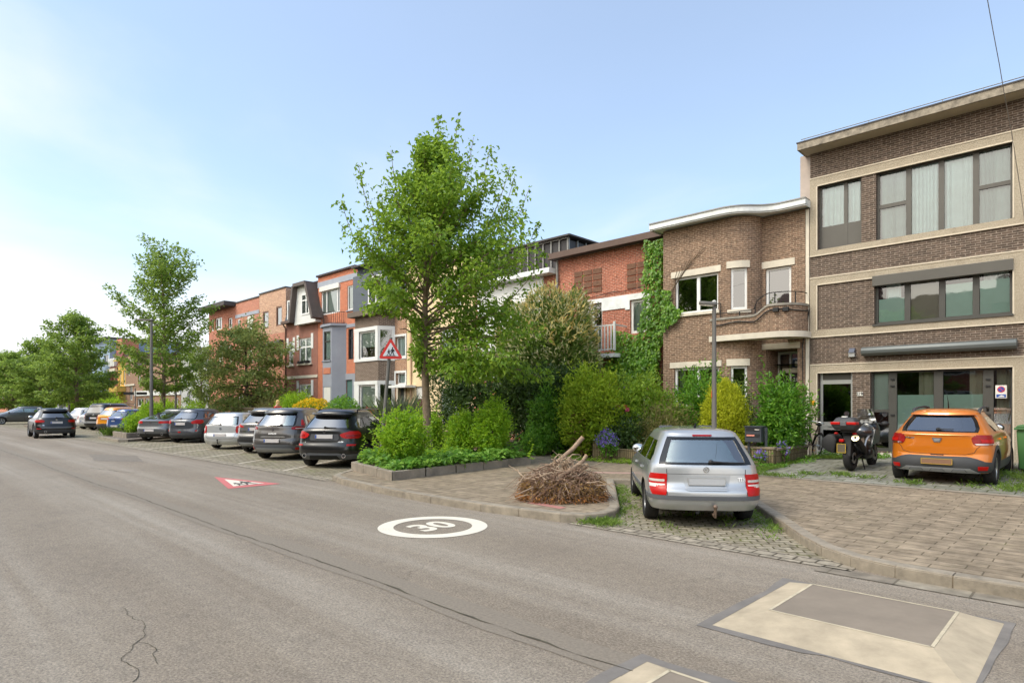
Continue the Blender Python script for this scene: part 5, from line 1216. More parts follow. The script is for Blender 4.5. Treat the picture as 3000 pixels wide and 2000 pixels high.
class Car:
    def __init__(s, L, W, H, wb, ro, rw, xr, xf, hw, zr, nr=3.4, Dr=.55, nf=2.6, Df=.9, zmin=.2):
        s.L, s.W, s.H, s.wb, s.ro, s.rw, s.zr, s.nr, s.Dr, s.nf, s.Df, s.zmin = L, W, H, wb, ro, rw, zr, nr, Dr, nf, Df, zmin
        f = lambda t: (np.array([a[0] for a in t]), np.array([a[1] for a in t]))
        s.xr, s.xf, s.hw = f(xr), f(xf), f(hw); s.cache = {}
    def sm(s, t, z):                                    # piecewise curve, lightly rounded
        h = .03; return float((np.interp(z-h, *t) + 2*np.interp(z, *t) + np.interp(z+h, *t))/4)
    def par(s, z, i=0.0):
        if z <= s.zr: return s.sm(s.xr, z)+i, s.sm(s.xf, z)-i, s.sm(s.hw, z)-i, s.Dr, s.Df
        a = min(1, (z-s.zr)/(s.H-s.zr)); c = math.sqrt(max(0, 1-a*a)); k = .42+.58*c
        r, f, w = s.sm(s.xr, s.zr)+i, s.sm(s.xf, s.zr)-i, s.sm(s.hw, s.zr)-i
        return r+(1-c)*.35, f-(1-c)*.55, w*k, s.Dr*(.5+.5*c), s.Df*(.6+.4*c)
    def y(s, x, z, i=0.0):
        r, f, w, D, E = s.par(z, i); D = min(D, (f-r)*.48); E = min(E, (f-r)*.48)
        w *= 1-.045*((x-.5*s.L)/(.5*s.L))**2
        if x < r+D: u = min(1, max(0, (r+D-x)/D)); return w*(1-u**s.nr)**(1/s.nr)
        if x > f-E: u = min(1, max(0, (x-f+E)/E)); return w*(1-u**s.nf)**(1/s.nf)
        return w
    def half(s, z, n=14, m=12, i=0.0):                 # right half outline, rear centre to front centre
        r, f, w, D, E = s.par(z, i); D = min(D, (f-r)*.48); E = min(E, (f-r)*.48); o = []
        wt = lambda x: 1-.045*((x-.5*s.L)/(.5*s.L))**2
        for k in range(n+1):
            t = math.pi/2*k/n; x = r+D*(1-math.cos(t)**(2/s.nr)); o.append((x, w*wt(x)*math.sin(t)**(2/s.nr)))
        for k in range(1, m): x = r+D+(f-E-r-D)*k/m; o.append((x, w*wt(x)))
        for k in range(n+1):
            t = math.pi/2*(1-k/n); x = f-E*(1-math.cos(t)**(2/s.nf)); o.append((x, w*wt(x)*math.sin(t)**(2/s.nf)))
        return o
    def arcs(s, z):
        k = round(z, 4)
        if k not in s.cache:
            o = np.array(s.half(z, 30, 20)); d = np.r_[0, np.cumsum(np.hypot(*np.diff(o, axis=0).T))]; s.cache[k] = (d, o)
        return s.cache[k]
    def S(s, a, z):                                    # point by arc length from the rear centre (+ = right side)
        d, o = s.arcs(z); q = abs(a); x = np.interp(q, d, o[:,0]); y = np.interp(q, d, o[:,1])
        return Vector((float(x), float(-y if a >= 0 else y), z))
    def s_at(s, x, z):
        d, o = s.arcs(z); k = int(np.argmax(o[:,0] >= x)); return float(np.interp(x, o[:k+1,0], d[:k+1]))
    def Q(s, x, z, side): return Vector((x, side*s.y(x, z), z))   # side +1 = left
    def slices(s, z0, z1, i=0.0, zm=None):
        zs = sorted({round(float(v), 4) for v in list(np.linspace(z0, min(z1, s.zr), 22)) + [a for a in np.r_[s.xr[0], s.xf[0], s.hw[0]] if z0 < a < min(z1, s.zr)]})
        q = [zs[0]]
        for v in zs[1:]:
            if v-q[-1] > .012: q.append(v)
        zs = [(v, v) for v in q]
        if z1 > s.zr:
            for k in range(1, 9): v = s.zr+(s.H-s.zr)*math.sin(math.pi/2*k/8); zs.append((v, s.zr+(v-s.zr)*(z1-s.zr)/(s.H-s.zr)))
        mb = MB(); n = None; vs = []
        for v, zo in zs:
            h = s.half(v, i=i); ring = [(x, -y, zo) for x, y in h[:-1]] + [(x, y, zo) for x, y in h[:0:-1]]
            n = len(ring); vs += ring
        k = len(zs); fs = [(a*n+j, a*n+(j+1)%n, (a+1)*n+(j+1)%n, (a+1)*n+j) for a in range(k-1) for j in range(n)]
        fs += [tuple(range(n-1,-1,-1)), tuple(range((k-1)*n, k*n))]
        return mb.add(vs, fs)
    # surface patches -------------------------------------------------
    def rows(s, rows, mirror=False):
        z = np.array([r[0] for r in rows]); a = np.array([r[1] for r in rows]); b = np.array([r[2] for r in rows]); g = -1 if mirror else 1
        return lambda u, v: s.S(g*float(np.interp(z[0]+(z[-1]-z[0])*v, z, a)*(1-u)+np.interp(z[0]+(z[-1]-z[0])*v, z, b)*u), float(z[0]+(z[-1]-z[0])*v))
    def srows(s, rows, side):
        z = np.array([r[0] for r in rows]); a = np.array([r[1] for r in rows]); b = np.array([r[2] for r in rows])
        return lambda u, v: s.Q(float(np.interp(z[0]+(z[-1]-z[0])*v, z, a)*(1-u)+np.interp(z[0]+(z[-1]-z[0])*v, z, b)*u), float(z[0]+(z[-1]-z[0])*v), side)
    def patch(s, fn, off=.004, nu=12, nv=8, depth=.02, mb=None, hole=None, m=0):
        mb = mb or MB(); e = 1e-3; us = [i/nu for i in range(nu+1)]; vv = [j/nv for j in range(nv+1)]
        if hole: us = sorted(set(us+[hole[0], 1-hole[1]])); vv = sorted(set(vv+[hole[2], 1-hole[3]]))
        pts = {}; 
        for j, v in enumerate(vv):
            for i, u in enumerate(us):
                p = fn(u, v); du = fn(min(1,u+e), v)-fn(max(0,u-e), v); dv = fn(u, min(1,v+e))-fn(u, max(0,v-e)); n = du.cross(dv)
                n = n.normalized() if n.length > 1e-12 else Vector((-1,0,0))
                c = Vector((p.x-s.L*.5, p.y, 0)); c = c if c.length else Vector((-1,0,0))
                if n.dot(c) < 0: n = -n
                pts[i, j] = (p+n*off, p-n*depth)
        NU, NV = len(us)-1, len(vv)-1; vs, fs, idx = [], [], {}
        cells = [(i, j) for j in range(NV) for i in range(NU) if not (hole and us[i] >= hole[0]-1e-6 and us[i+1] <= 1-hole[1]+1e-6 and vv[j] >= hole[2]-1e-6 and vv[j+1] <= 1-hole[3]+1e-6)]
        cs = set(cells)
        def V(i, j, k):
            if (i,j,k) not in idx: idx[i,j,k] = len(vs); vs.append(pts[i,j][k])
            return idx[i,j,k]
        for i, j in cells:
            fs.append((V(i,j,0),V(i+1,j,0),V(i+1,j+1,0),V(i,j+1,0))); fs.append((V(i,j+1,1),V(i+1,j+1,1),V(i+1,j,1),V(i,j,1)))
            for (di, dj), (a, b) in {(-1,0):((i,j+1),(i,j)), (1,0):((i+1,j),(i+1,j+1)), (0,-1):((i,j),(i+1,j)), (0,1):((i+1,j+1),(i,j+1))}.items():
                if (i+di, j+dj) not in cs: fs.append((V(*a,0),V(*a,1),V(*b,1),V(*b,0)))
        return mb.add(vs, fs, m)
    def line(s, pts, fn, w=.008, off=.0025, mb=None, m=0):
        # thin strip along a polyline of surface coordinates
        mb = mb or MB(); P = []
        for (a0, b0), (a1, b1) in zip(pts[:-1], pts[1:]):
            k = max(2, int(math.hypot(a1-a0, b1-b0)/.06))
            P += [fn(a0+(a1-a0)*i/k, b0+(b1-b0)*i/k) for i in range(k)]
        P.append(fn(*pts[-1])); vs = []
        for i, p in enumerate(P):
            d = (P[min(i+1,len(P)-1)]-P[max(i-1,0)]).normalized(); c = Vector((p.x-s.L*.5, p.y*1.0, 0)); n = Vector((-1,0,0)) if p.x < s.par(p.z)[0]+.25 else Vector((0, math.copysign(1,p.y), 0))
            t = d.cross(n).normalized()*w/2; vs += [p+t+n*off, p-t+n*off]
        return mb.add(vs, [(2*i, 2*i+2, 2*i+3, 2*i+1) for i in range(len(P)-1)], m)
def wheel(root, c, rw, side, wdt=.21, rim=M_RIM, spokes=5, cap=False):
    # side +1 = left: the rim faces +y
    r0 = rw*.66; h = wdt/2; mb = MB()
    prof = [(r0, -h*.75), (rw*.86, -h), (rw*.97, -h*.8), (rw, -h*.45), (rw, h*.45), (rw*.97, h*.8), (rw*.86, h), (r0, h*.75)]
    mb.lathe(prof, c, 'y', 32, close=True); w = mb.build('wheel', M_TYRE, root, smooth=50)
    q = MB(); o = side*h; cc = Vector(c)
    ys = (lambda v: side*v)
    q.lathe([(r0+.004, ys(-h*.6)), (r0+.006, ys(h*.78)), (r0-.02, ys(h*.72)), (r0-.035, ys(h*.2))], c, 'y', 32, close=True)
    if cap:
        q.lathe([(0.0, ys(h*.72)), (r0*.35, ys(h*.74)), (r0*.7, ys(h*.5)), (r0*.97, ys(h*.62))], c, 'y', 28)
    for k in range(spokes):
        a = 2*math.pi*k/spokes+.3
        for da in ((-.10, .10) if not cap else (0,)):
            d = Vector((math.cos(a+da), 0, math.sin(a+da))); t = Vector((-d.z, 0, d.x))
            q.obox(cc + d*r0*.55 + Vector((0, ys(h*.55), 0)), d*r0*.45, t*.016*(1 if not cap else .6), Vector((0, .012, 0)))
    q.lathe([(0, ys(h*.68)), (.05, ys(h*.66)), (.07, ys(h*.45)), (.07, ys(0))], c, 'y', 16)
    q.build('rim', rim, w, smooth=40)
    q = MB(); q.lathe([(r0*.9, ys(-h*.2)), (0.0, ys(-h*.2))], c, 'y', 24); q.build('brake_disc', M_BLACK, w)
    return w
def make_car(c, name, label, pos, hd, pnt, cat='car', rearwin=None, sides=(), front=None, rim=M_RIM, glass=M_CARGL, sglass=None, wheels_w=.21, group='parked cars', spokes=5, cap=False, seal=.05, z=0.0, seats=True):
    rz = math.radians(hd); root = thing(name, label, cat, (pos[0], pos[1], z), rz, group, local=True)
    me = c.slices(c.zmin, c.H).mesh('body', [pnt, M_INT, M_GAP], smooth=None)
    b = link('body', me, root)
    cut = []
    def tmp(mb, m): o = bpy.data.objects.new('cut', mb.mesh('cut', m)); col.objects.link(o); o.parent = root; return o
    q = MB()
    for x in (c.ro, c.ro+c.wb):
        for sd in (1, -1):
            yo = sd*c.W*.5
            q.lathe([(c.rw+.055, yo-.34 if sd > 0 else yo-.1), (c.rw+.055, yo+.1 if sd > 0 else yo+.34)], (x, 0, c.rw), 'y', 40)
    cut.append(tmp(q, M_GAP))
    cut.append(tmp(c.slices(c.zr*.48, c.H-.05, i=.075), M_INT))
    fns = []
    if rearwin: fns.append(('rear_window', c.rows([(z_, -s_, s_) for z_, s_ in rearwin]), glass))
    for rw_ in sides:
        for sd in (1, -1): fns.append(('side_window', c.srows(rw_, sd), sglass or glass))
    if front:
        zz = np.array([f[0] for f in front]); kk = np.array([f[1] for f in front])
        def fw(u, v):
            z_ = float(zz[0]+(zz[-1]-zz[0])*v); yy = (u*2-1)*float(np.interp(z_, zz, kk)); r, f, w, D, E = c.par(z_); E = min(E, (f-r)*.48)
            t = min(1, abs(yy)/(w*.97)); return Vector((f-E*(1-(1-t**c.nf)**(1/c.nf)), yy, z_))
        fns.append(('windscreen', fw, M_CARGL))
    for nm, fn, g in fns: cut.append(tmp(c.patch(fn, .06, 10, 6, .13), M_INT))
    carve(b, cut)
    b.data.polygons.foreach_set('use_smooth', [True]*len(b.data.polygons)); b.data.set_sharp_from_angle(angle=R(32))
    for nm, fn, g in fns: c.patch(fn, -.004, 12, 8, .008).build(nm, g, root, smooth=50)
    if rearwin and seal:
        k = seal; c.patch(c.rows([(z_, -s_-.0, s_+.0) for z_, s_ in rearwin]), .002, 14, 8, .006, hole=(k, k, k*1.2, k*1.2)).build('window_seal', M_SEAL, root, smooth=50)
    for x in (c.ro, c.ro+c.wb):
        for sd in (1, -1): wheel(root, (x, sd*(c.W/2-wheels_w/2-.02), c.rw), c.rw, sd, wheels_w, rim, spokes, cap)
    if seats:
        xs = c.ro+c.wb
        zb = c.zr*.48
        for sd in (1, -1):
            q = MB(); y0 = sd*c.W*.2
            q.obox((xs-1.35, y0, zb+.28), (.07,0,.0), (0,.22,0), (-.06,0,.32)); q.obox((xs-1.44, y0, zb+.70), (.05,0,0), (0,.12,0), (-.01,0,.09))
            q.build('front_seat', M_SEATG, root, bevel=.03, smooth=60)
        q = MB(); q.obox((c.ro+.42, 0, zb+.25), (.06,0,0), (0,c.W*.36,0), (-.05,0,.28))
        for y0 in (-.4, 0, .4): q.obox((c.ro+.36, y0*c.W/1.7, zb+.60), (.04,0,0), (0,.11,0), (-.01,0,.075))
        q.build('rear_seat', M_INT, root, bevel=.03, smooth=60)
    return root
def pp(c, root, name, m, rows, off=.005, mirror=True, depth=.015, nu=10, nv=6, one=False, label=None):
    o = None
    for mi in ((False,) if not mirror else (False, True)):
        o = c.patch(c.rows(rows, mi), off, nu, nv, depth).build(name, m, root, smooth=45, label=label)
    return o
def center(c, root, name, m, rows, off=.005, depth=.015, nu=16, nv=4, parent=None):
    return c.patch(c.rows([(z, -s, s) for z, s in rows]), off, nu, nv, depth).build(name, m, parent or root, smooth=45)
def plate(c, root, z, wd=.26, h=.11, off=.018, m=M_PLATEW, eu=True, name='licence_plate', border=None):
    zc = z; P = c.S(0, zc); x = P.x-off; mb = MB(); tz = h/2
    o = MB().box(x-.008, x+.012, -wd, wd, zc-tz, zc+tz).build(name, m, root, bevel=.004)
    if eu: MB().box(x-.011, x-.0085, wd-.048, wd-.006, zc-tz+.006, zc+tz-.006).build('country_strip', M_BLUEP, o)
    if border:
        q = MB(); q.box(x-.011, x-.0085, -wd, wd, zc-tz, zc-tz+.008); q.box(x-.011, x-.0085, -wd, wd, zc+tz-.008, zc+tz); q.box(x-.011, x-.0085, -wd, -wd+.008, zc-tz+.009, zc+tz-.009); q.box(x-.011, x-.0085, wd-.008, wd, zc-tz+.009, zc+tz-.009); q.build('plate_border', border, o)
    return o
def emblem(c, root, z, r=.045, y=0, m=M_CHROME, ring=True):
    P = c.S(-y, z); mb = MB(); x = P.x-.006
    if ring:
        mb.lathe([(r*.72, -.006), (r, -.006), (r, .004), (r*.72, .004)], (x, y, z), 'x', 24, close=True); mb.box(x-.006, x+.004, y-r*.45, y+r*.45, z-r*.10, z+r*.25); mb.box(x-.0058, x+.0042, y-r*.1, y+r*.15, z-r*.5, z+r*.4)
    else: mb.lathe([(0, -.008), (r*.8, -.007), (r, -.002), (r, .006), (0, .006)], (x, y, z), 'x', 20)
    return mb.build('emblem', m, root)
def script(c, root, txt, y, z, size, m=M_CHROME, sx=1.0, name='lettering'):
    vs, fs = text_mesh(txt, size, .003); q = MB(); P = c.S(-y, z); out = []
    for v in vs:
        yy = y - v.x*sx; zz = z + v.y; p = c.S(-yy, zz); out.append((p.x-.006, p.y, zz))
    q.add(out, fs); return q.build(name, m, root, fix=False)
def wiper(c, root, y0, y1, z, off=.03, z1=None):
    q = MB(); pts = []
    for k in range(7):
        u = k/6; y = y0+(y1-y0)*u; zz = z+((z1 or z)-z)*u; p = c.S(-y, zz); pts.append((p.x-off, p.y, zz))
    q.tube(pts, [.022,.018,.012,.011,.01,.009,.007], 6); p = c.S(-y0, z); q.ball((p.x-off*.7, p.y, z), .04, .04, .035, 10)
    q.build('rear_wiper', M_BLACK, root, smooth=60)
def mirror(c, root, x, z, sd, pnt, ext=.22):
    y = c.y(x, z)*sd; q = MB(); q.ball((x, y+sd*(ext*.62), z+.04), .07, .12, .085, 14); q.tube([(x, y-sd*.02, z-.03), (x, y+sd*.12, z+.0)], .025, 6); m = q.build('wing_mirror', pnt, root, smooth=60)
    q = MB(); q.ball((x-.045, y+sd*(ext*.62), z+.04), .035, .10, .068, 14); q.build('mirror_glass', M_CHROME, m, smooth=60)
def door_lines(c, root, xs, z0, z1, belt=None):
    for sd in (1, -1):
        for x in xs: c.line([(x, z0), (x+.02, (z0+z1)/2), (x-.02, z1)], lambda a, b: c.Q(a, b, sd), .008, .002).build('door_gap', M_GAP, root)
def handles(c, root, xs, z, m):
    for sd in (1, -1):
        for x in xs: c.patch(c.srows([(z-.018, x-.09, x+.09), (z+.018, x-.085, x+.085)], sd), .03, 6, 2, .0).build('door_handle', m, root, smooth=50)
def tailgate(c, root, pts):
    q = MB(); c.line(pts, c.S, .009, .0025, q); c.line([(-a, b) for a, b in pts], c.S, .009, .0025, q)
    q.build('tailgate_gap', M_GAP, root)
def rails(c, root, y, x0, x1, m=M_CLAD, r=.022):
    for sd in (1, -1):
        q = MB(); zz = lambda x: c.H-.055+.03*math.sin(math.pi*(x-x0)/(x1-x0)); q.tube([(x0, sd*y, zz(x0)-.06)]+[(x0+(x1-x0)*k/8, sd*y, zz(x0+(x1-x0)*k/8)+.03) for k in range(9)]+[(x1, sd*y, zz(x1)-.06)], r, 6); q.build('roof_rail', m, root, smooth=50)
def antenna(c, root, x, h=.07, tilt=.05, r=.012, m=M_BLACK):
    q = MB(); z = c.H-.012; q.tube([(x+.05, 0, z-.01), (x, 0, z+h*.5), (x-tilt, 0, z+h)], [r*1.8, r, r*.25], 6); q.build('aerial', m, root, smooth=60)
def clad(c, root, top, m=M_CLAD, zb=None, arches=True, sills=True, name='rear_bumper_cladding', aw=.07):
    # rear lower bumper: top = [(s, z)] half curve of the upper edge from the centre to the arch
    zb = zb or c.zmin+.01; ss = np.array([a for a, b in top]); zz = np.array([b for a, b in top])
    def fn(u, v):
        a = (u*2-1)*ss[-1]; zt = float(np.interp(abs(a), ss, zz)); return c.S(a, zb+(zt-zb)*v)
    o = c.patch(fn, .006, 40, 5, .02).build(name, m, root, smooth=45)
    if arches:
        for x in (c.ro, c.ro+c.wb):
            for sd in (1, -1):
                def fa(u, v):
                    t = R(-8+196*u); rr = c.rw+.05+aw*v; return c.Q(x+rr*math.cos(t), max(c.zmin+.02, c.rw+rr*math.sin(t)), sd)
                c.patch(fa, .010, 28, 2, .03).build('arch_cladding', m, root, smooth=45)
    if sills:
        for sd in (1, -1): c.patch(c.srows([(c.zmin+.01, c.ro+c.rw+.06, c.ro+c.wb-c.rw-.06), (c.zmin+.20, c.ro+c.rw+.07, c.ro+c.wb-c.rw-.07)], sd), .008, 12, 3, .02).build('sill_cladding', m, root, smooth=45)
    return o
def exhaust(c, root, y, z, r=.05, m=M_CHROME):
    P = c.S(-y, z); x = P.x
    q = MB(); q.lathe([(r*.74, -.03), (r, -.03), (r, .08), (r*.74, .08)], (x, y, z), 'x', 20, close=True); e = q.build('exhaust', m, root, smooth=40)
    q = MB(); q.lathe([(0, -.005), (r*.75, -.005), (r*.75, .05), (0, .05)], (x, y, z), 'x', 16); q.build('exhaust_pipe', M_GAP, e)
def rearpos(px, py, c, hd, tw=.10, z=0.0):
    # rear-left tyre seen touching the ground at a pixel: give the rear-centre point of the car
    p = gp(px, py, z); a = R(hd); h = Vector((math.cos(a), math.sin(a), 0)); r = Vector((math.sin(a), -math.cos(a), 0))
    return p + r*(c.W/2-tw) - h*c.ro
# ---- silver estate in the near bay
P_SIL = paint('silver_paint', '#b3b5b6', .55, .32)
c = Car(4.22, 1.66, 1.43, 2.46, .90, .30,
    xr=[(.27,.08),(.33,.03),(.42,.0),(.56,.0),(.60,.05),(.64,.075),(.86,.09),(.92,.10),(1.31,.40),(1.37,.48)],
    xf=[(.27,4.15),(.35,4.22),(.52,4.2),(.68,4.08),(.80,3.75),(.90,3.2),(.98,3.02),(1.30,2.45),(1.36,2.3)],
    hw=[(.27,.77),(.33,.81),(.5,.83),(.72,.83),(.88,.805),(.96,.775),(1.31,.61),(1.37,.57)], zr=1.345, nr=3.6, Dr=.50, zmin=.27)
SIL = make_car(c, 'parked_car', 'silver estate car with red tail lights parked in the cobbled bay beside the brush pile', (-4.13, 8.30), 127.5, P_SIL,
    rearwin=[(.92,.68),(1.0,.66),(1.26,.55),(1.312,.52)], sides=[[(.95,1.92,3.0),(1.05,1.93,2.85),(1.26,1.98,2.50)],[(.95,1.02,1.84),(1.26,1.06,1.90)],[(.955,.46,.93),(1.05,.47,.95),(1.25,.66,.98)]],
    front=[(.97,.62),(1.28,.5)], rim=M_RIM, cap=True, spokes=9, seal=.075)
pp(c, SIL, 'tail_light', M_LRED, [(.49,.575,.80),(.55,.565,.86),(.72,.555,.88),(.79,.55,.83)], .012)
for z0, z1, m in ((.60,.645,M_LCLR),(.675,.71,M_LCLR)): pp(c, SIL, 'lamp_lens', m, [(z0,.59,.85),(z1,.585,.86)], .016, nv=2)
def bump_s(z): return c.s_at(.52, z)
c.patch(c.rows([(.425,-bump_s(.43),bump_s(.43)),(.485,-bump_s(.48),bump_s(.48))]), .012, 40, 2).build('bumper_strip', M_CLADG, SIL, smooth=45)
center(c, SIL, 'plate_recess', mat('silver_trim','#a8aaab',.35,.4,var=.03), [(.585,.27),(.595,.30),(.77,.34),(.775,.34)], .003)
center(c, SIL, 'recess_edge', P_SIL, [(.565,.27),(.585,.30)], .014, nv=2); 
plate(c, SIL, .69, .26, .11, .022, M_PLATE, eu=False, border=M_ALU)
emblem(c, SIL, .855, .042); script(c, SIL, 'TDI', -.50, .715, .075)
tailgate(c, SIL, [(0,.475),(.56,.475),(.565,.54),(.555,.78),(.56,.86)]); center(c, SIL, 'gate_crease', M_GAP, [(.788,.55),(.793,.55)], .002, nv=1)
q = MB(); q.add([], []); center(c, SIL, 'brake_light', M_LDRED, [(1.325,.14),(1.348,.14)], .012, nv=2)
wiper(c, SIL, -.07, -.56, .965, .035, .955); antenna(c, SIL, 1.0, .09, .07, .016)
for sd in (1, -1): mirror(c, SIL, 2.95, .93, sd, P_SIL)
door_lines(c, SIL, [1.0,1.88,2.95], .28, .92); handles(c, SIL, [1.25,2.15], .80, P_SIL)
for sd in (1, -1): c.patch(c.srows([(.46,1.30,2.98),(.51,1.30,2.98)], sd), .012, 16, 2).build('side_moulding', M_CLADG, SIL, smooth=45)
q = MB(); q.tube([(.1,-.1,.22),(-.03,-.1,.20),(-.05,-.1,.32)], .022, 8); q.ball((-.05,-.1,.345), .033); q.build('tow_bar', mat('rusty_tow_bar','#7d6a5c',.6,.5,var=.3,vs=20), SIL, smooth=50)
q = MB(); q.tube([(.10,.12,.24),(.5,.12,.24)], .028, 8); q.build('exhaust', M_BLACK, SIL, smooth=50)
for y0 in (.55, -.55): pass
# ---- orange crossover on the driveway
P_ORG = paint('orange_paint', '#d4760f', .35, .3)
c = Car(4.10, 1.80, 1.50, 2.60, .78, .335,
    xr=[(.27,.08),(.32,.03),(.45,.0),(.56,.03),(.62,.05),(.74,.04),(.95,.05),(1.0,.03),(1.03,.10),(1.08,.17),(1.34,.47),(1.42,.56)],
    xf=[(.27,4.0),(.4,4.10),(.6,4.08),(.8,3.95),(.92,3.6),(1.0,3.15),(1.06,3.0),(1.36,2.4),(1.42,2.3)],
    hw=[(.27,.83),(.35,.88),(.6,.90),(.85,.885),(1.0,.85),(1.06,.80),(1.36,.62),(1.42,.57)], zr=1.39, nr=3.2, Dr=.62, zmin=.27)
ORGC = make_car(c, 'parked_car', 'orange crossover with grey lower bumper parked nose in on the driveway', (-2.54, 15.12), 90, P_ORG,
    rearwin=[(1.04,.66),(1.12,.69),(1.26,.64),(1.36,.56)], sides=[[(1.05,1.98,2.95),(1.33,2.05,2.45)],[(1.05,.95,1.90),(1.1,.95,1.91),(1.33,1.05,1.97)]], front=[(1.06,.62),(1.33,.5)], rim=M_RIM, spokes=6, seal=.055, z=.14)
ORGC.rotation_euler = (0, 0, R(90)); ORGC.scale = (1.02, 1.03, 1.05)
pp(c, ORGC, 'tail_light', M_LDRED, [(.80,.62,.96),(.84,.57,1.04),(.94,.55,1.04),(.995,.62,1.0)], .012)
pp(c, ORGC, 'lamp_lens', M_LRED, [(.85,.72,1.02),(.91,.70,1.03)], .018, nv=2)
pp(c, ORGC, 'lamp_chrome', M_CHROME, [(.815,.63,.98),(.83,.60,1.0)], .017, nv=2)
sE = c.s_at(c.ro-c.rw-.03, .45)
clad(c, ORGC, [(0,.58),(.50,.585),(.64,.55),(.80,.49),(sE,.48)], aw=.075, zb=.28)
center(c, ORGC, 'skid_plate', M_SKID, [(.28,.70),(.29,.66),(.355,.54),(.36,.53)], .016)
q = MB()
for y0 in (-.36, 0, .36): c.line([(y0-.13,.29),(y0-.09,.33),(y0+.09,.33),(y0+.13,.29)], c.S, .02, .022, q)
q.build('skid_rib', M_CLADG, ORGC)
pp(c, ORGC, 'reflector', M_LRED, [(.34,.66,.84),(.405,.66,.86)], .016, nv=2)
plate(c, ORGC, .475, .26, .11, .022, M_PLATEB, eu=False, border=M_YELP)
q = MB(); P = c.S(0, .90); x = P.x-.008
q.prism([(-.085,.93),(.085,.93),(.05,.845),(-.05,.845)], x-.006, x+.004, lambda u, v, w_: (w_, u, v)); em = q.build('emblem', M_CHROME, ORGC); q = MB(); q.prism([(-.06,.915),(.06,.915),(.035,.87),(-.035,.87)], x-.010, x-.0065, lambda u, v, w_: (w_, u, v)); q.build('emblem_field', M_SKID, em)
script(c, ORGC, 'STEPWAY', .52, .915, .05, sx=1.2)
tailgate(c, ORGC, [(0,.615),(.45,.62),(.60,.66),(.64,.74),(.70,.79)]); wiper(c, ORGC, .0, -.26, 1.095, .03)
center(c, ORGC, 'tailgate_lip', P_ORG, [(.985,.62),(1.005,.62)], .02, nv=2); center(c, ORGC, 'spoiler', P_ORG, [(1.375,.60),(1.41,.57)], .05, nv=3)
center(c, ORGC, 'brake_light', M_LDRED, [(1.366,.15),(1.374,.15)], .04, nv=1)
center(c, ORGC, 'gate_handle', M_GAP, [(.60,.11),(.62,.11)], .012, nv=1)
for sd in (1, -1): mirror(c, ORGC, 2.95, 1.03, sd, M_BLACK)
door_lines(c, ORGC, [1.12,1.94,2.95], .45, 1.0); handles(c, ORGC, [1.25,2.1], .90, P_ORG)
for sd in (1, -1):
    q = MB(); q.tube([(.95,sd*.56,1.40),(1.0,sd*.57,1.475),(1.3,sd*.57,1.51),(2.0,sd*.56,1.53),(2.35,sd*.55,1.51),(2.42,sd*.54,1.44)], [.03,.03,.024,.022,.03,.03], 8); q.build('roof_rail', M_CLAD, ORGC, smooth=50)
antenna(c, ORGC, 1.25, .28, .12, .008)
# ---- black SUV beside the planter
P_BLK = paint('black_paint', '#0b0c0d', .0, .3, coat=.45)
CSUV = dict(L=4.68, W=1.89, H=1.66, wb=2.86, ro=.92, rw=.37)
def suv(L=4.68, W=1.89, H=1.66, wb=2.86, ro=.92, rw=.37, lean=.34, zmin=.25, fast=0.0):
    k = H/1.66
    return Car(L, W, H, wb, ro, rw,
        xr=[(zmin,.14),(.36,.03),(.52,.0),(.66,.02),(.72,.06),(.98*k,.10),(1.06*k,.10),(1.10*k,.13),(1.46*k,.13+lean+fast),(1.56*k,.13+lean+.02+fast*1.3)],
        xf=[(zmin,L-.12),(.45,L),(.75,L-.02),(.95*k,L-.25),(1.05*k,L-.9),(1.12*k,L-1.35),(1.48*k,L-2.05),(1.56*k,L-2.25)],
        hw=[(zmin,W*.44),(.40,W*.49),(.68,W*.5),(.95*k,W*.49),(1.10*k,W*.455),(1.48*k,W*.345),(1.56*k,W*.32)], zr=1.535*k, nr=3.0, Dr=.62, zmin=zmin)
HDP = 125.0
c = suv(); pos = rearpos(910, 1363, c, HDP, .12)
X3 = make_car(c, 'parked_car', 'black SUV with twin round exhausts parked beside the leafy planter', pos, HDP, P_BLK,
    rearwin=[(1.125,.71),(1.18,.71),(1.40,.60),(1.455,.57)], sides=[[(1.12,2.15,3.15),(1.43,2.2,2.75)],[(1.12,1.05,2.08),(1.43,1.15,2.12)],[(1.14,.52,1.0),(1.22,.50,1.0),(1.40,.80,1.08)]], front=[(1.14,.64),(1.45,.55)], glass=M_CARGD, rim=M_RIMD, seal=.04, wheels_w=.24)
pp(c, X3, 'tail_light', M_LRED, [(.845,.62,.98),(.87,.52,1.10),(.96,.44,1.12),(1.02,.60,1.06),(1.045,.70,1.0)], .012)
pp(c, X3, 'lamp_dark', M_LDRED, [(.895,.62,1.08),(.955,.60,1.09)], .017, nv=2)
center(c, X3, 'plate_panel', M_CLAD, [(.79,.40),(.84,.44),(.97,.40)], .004)
plate(c, X3, .90, .26, .11, .018); emblem(c, X3, 1.03, .042); script(c, X3, 'X3', .60, .76, .075); script(c, X3, 'xDrive', -.50, .76, .06)
pp(c, X3, 'reflector', M_LRED, [(.645,.66,.92),(.69,.66,.93)], .012, nv=2)
tailgate(c, X3, [(0,.595),(.60,.60),(.66,.66),(.68,.80)]); sE = c.s_at(c.ro-c.rw-.03, .45)
clad(c, X3, [(0,.44),(.45,.44),(.60,.40),(sE,.42)], sills=False, arches=False, m=M_CLADG)
center(c, X3, 'diffuser', M_GAP, [(.27,.46),(.38,.40)], .012); exhaust(c, X3, .58, .37, .062); exhaust(c, X3, -.58, .37, .062)
wiper(c, X3, .0, -.33, 1.15, .03); center(c, X3, 'spoiler', P_BLK, [(1.475,.60),(1.53,.58)], .10, nv=3); rails(c, X3, .60, 1.0, 2.6, P_BLK)
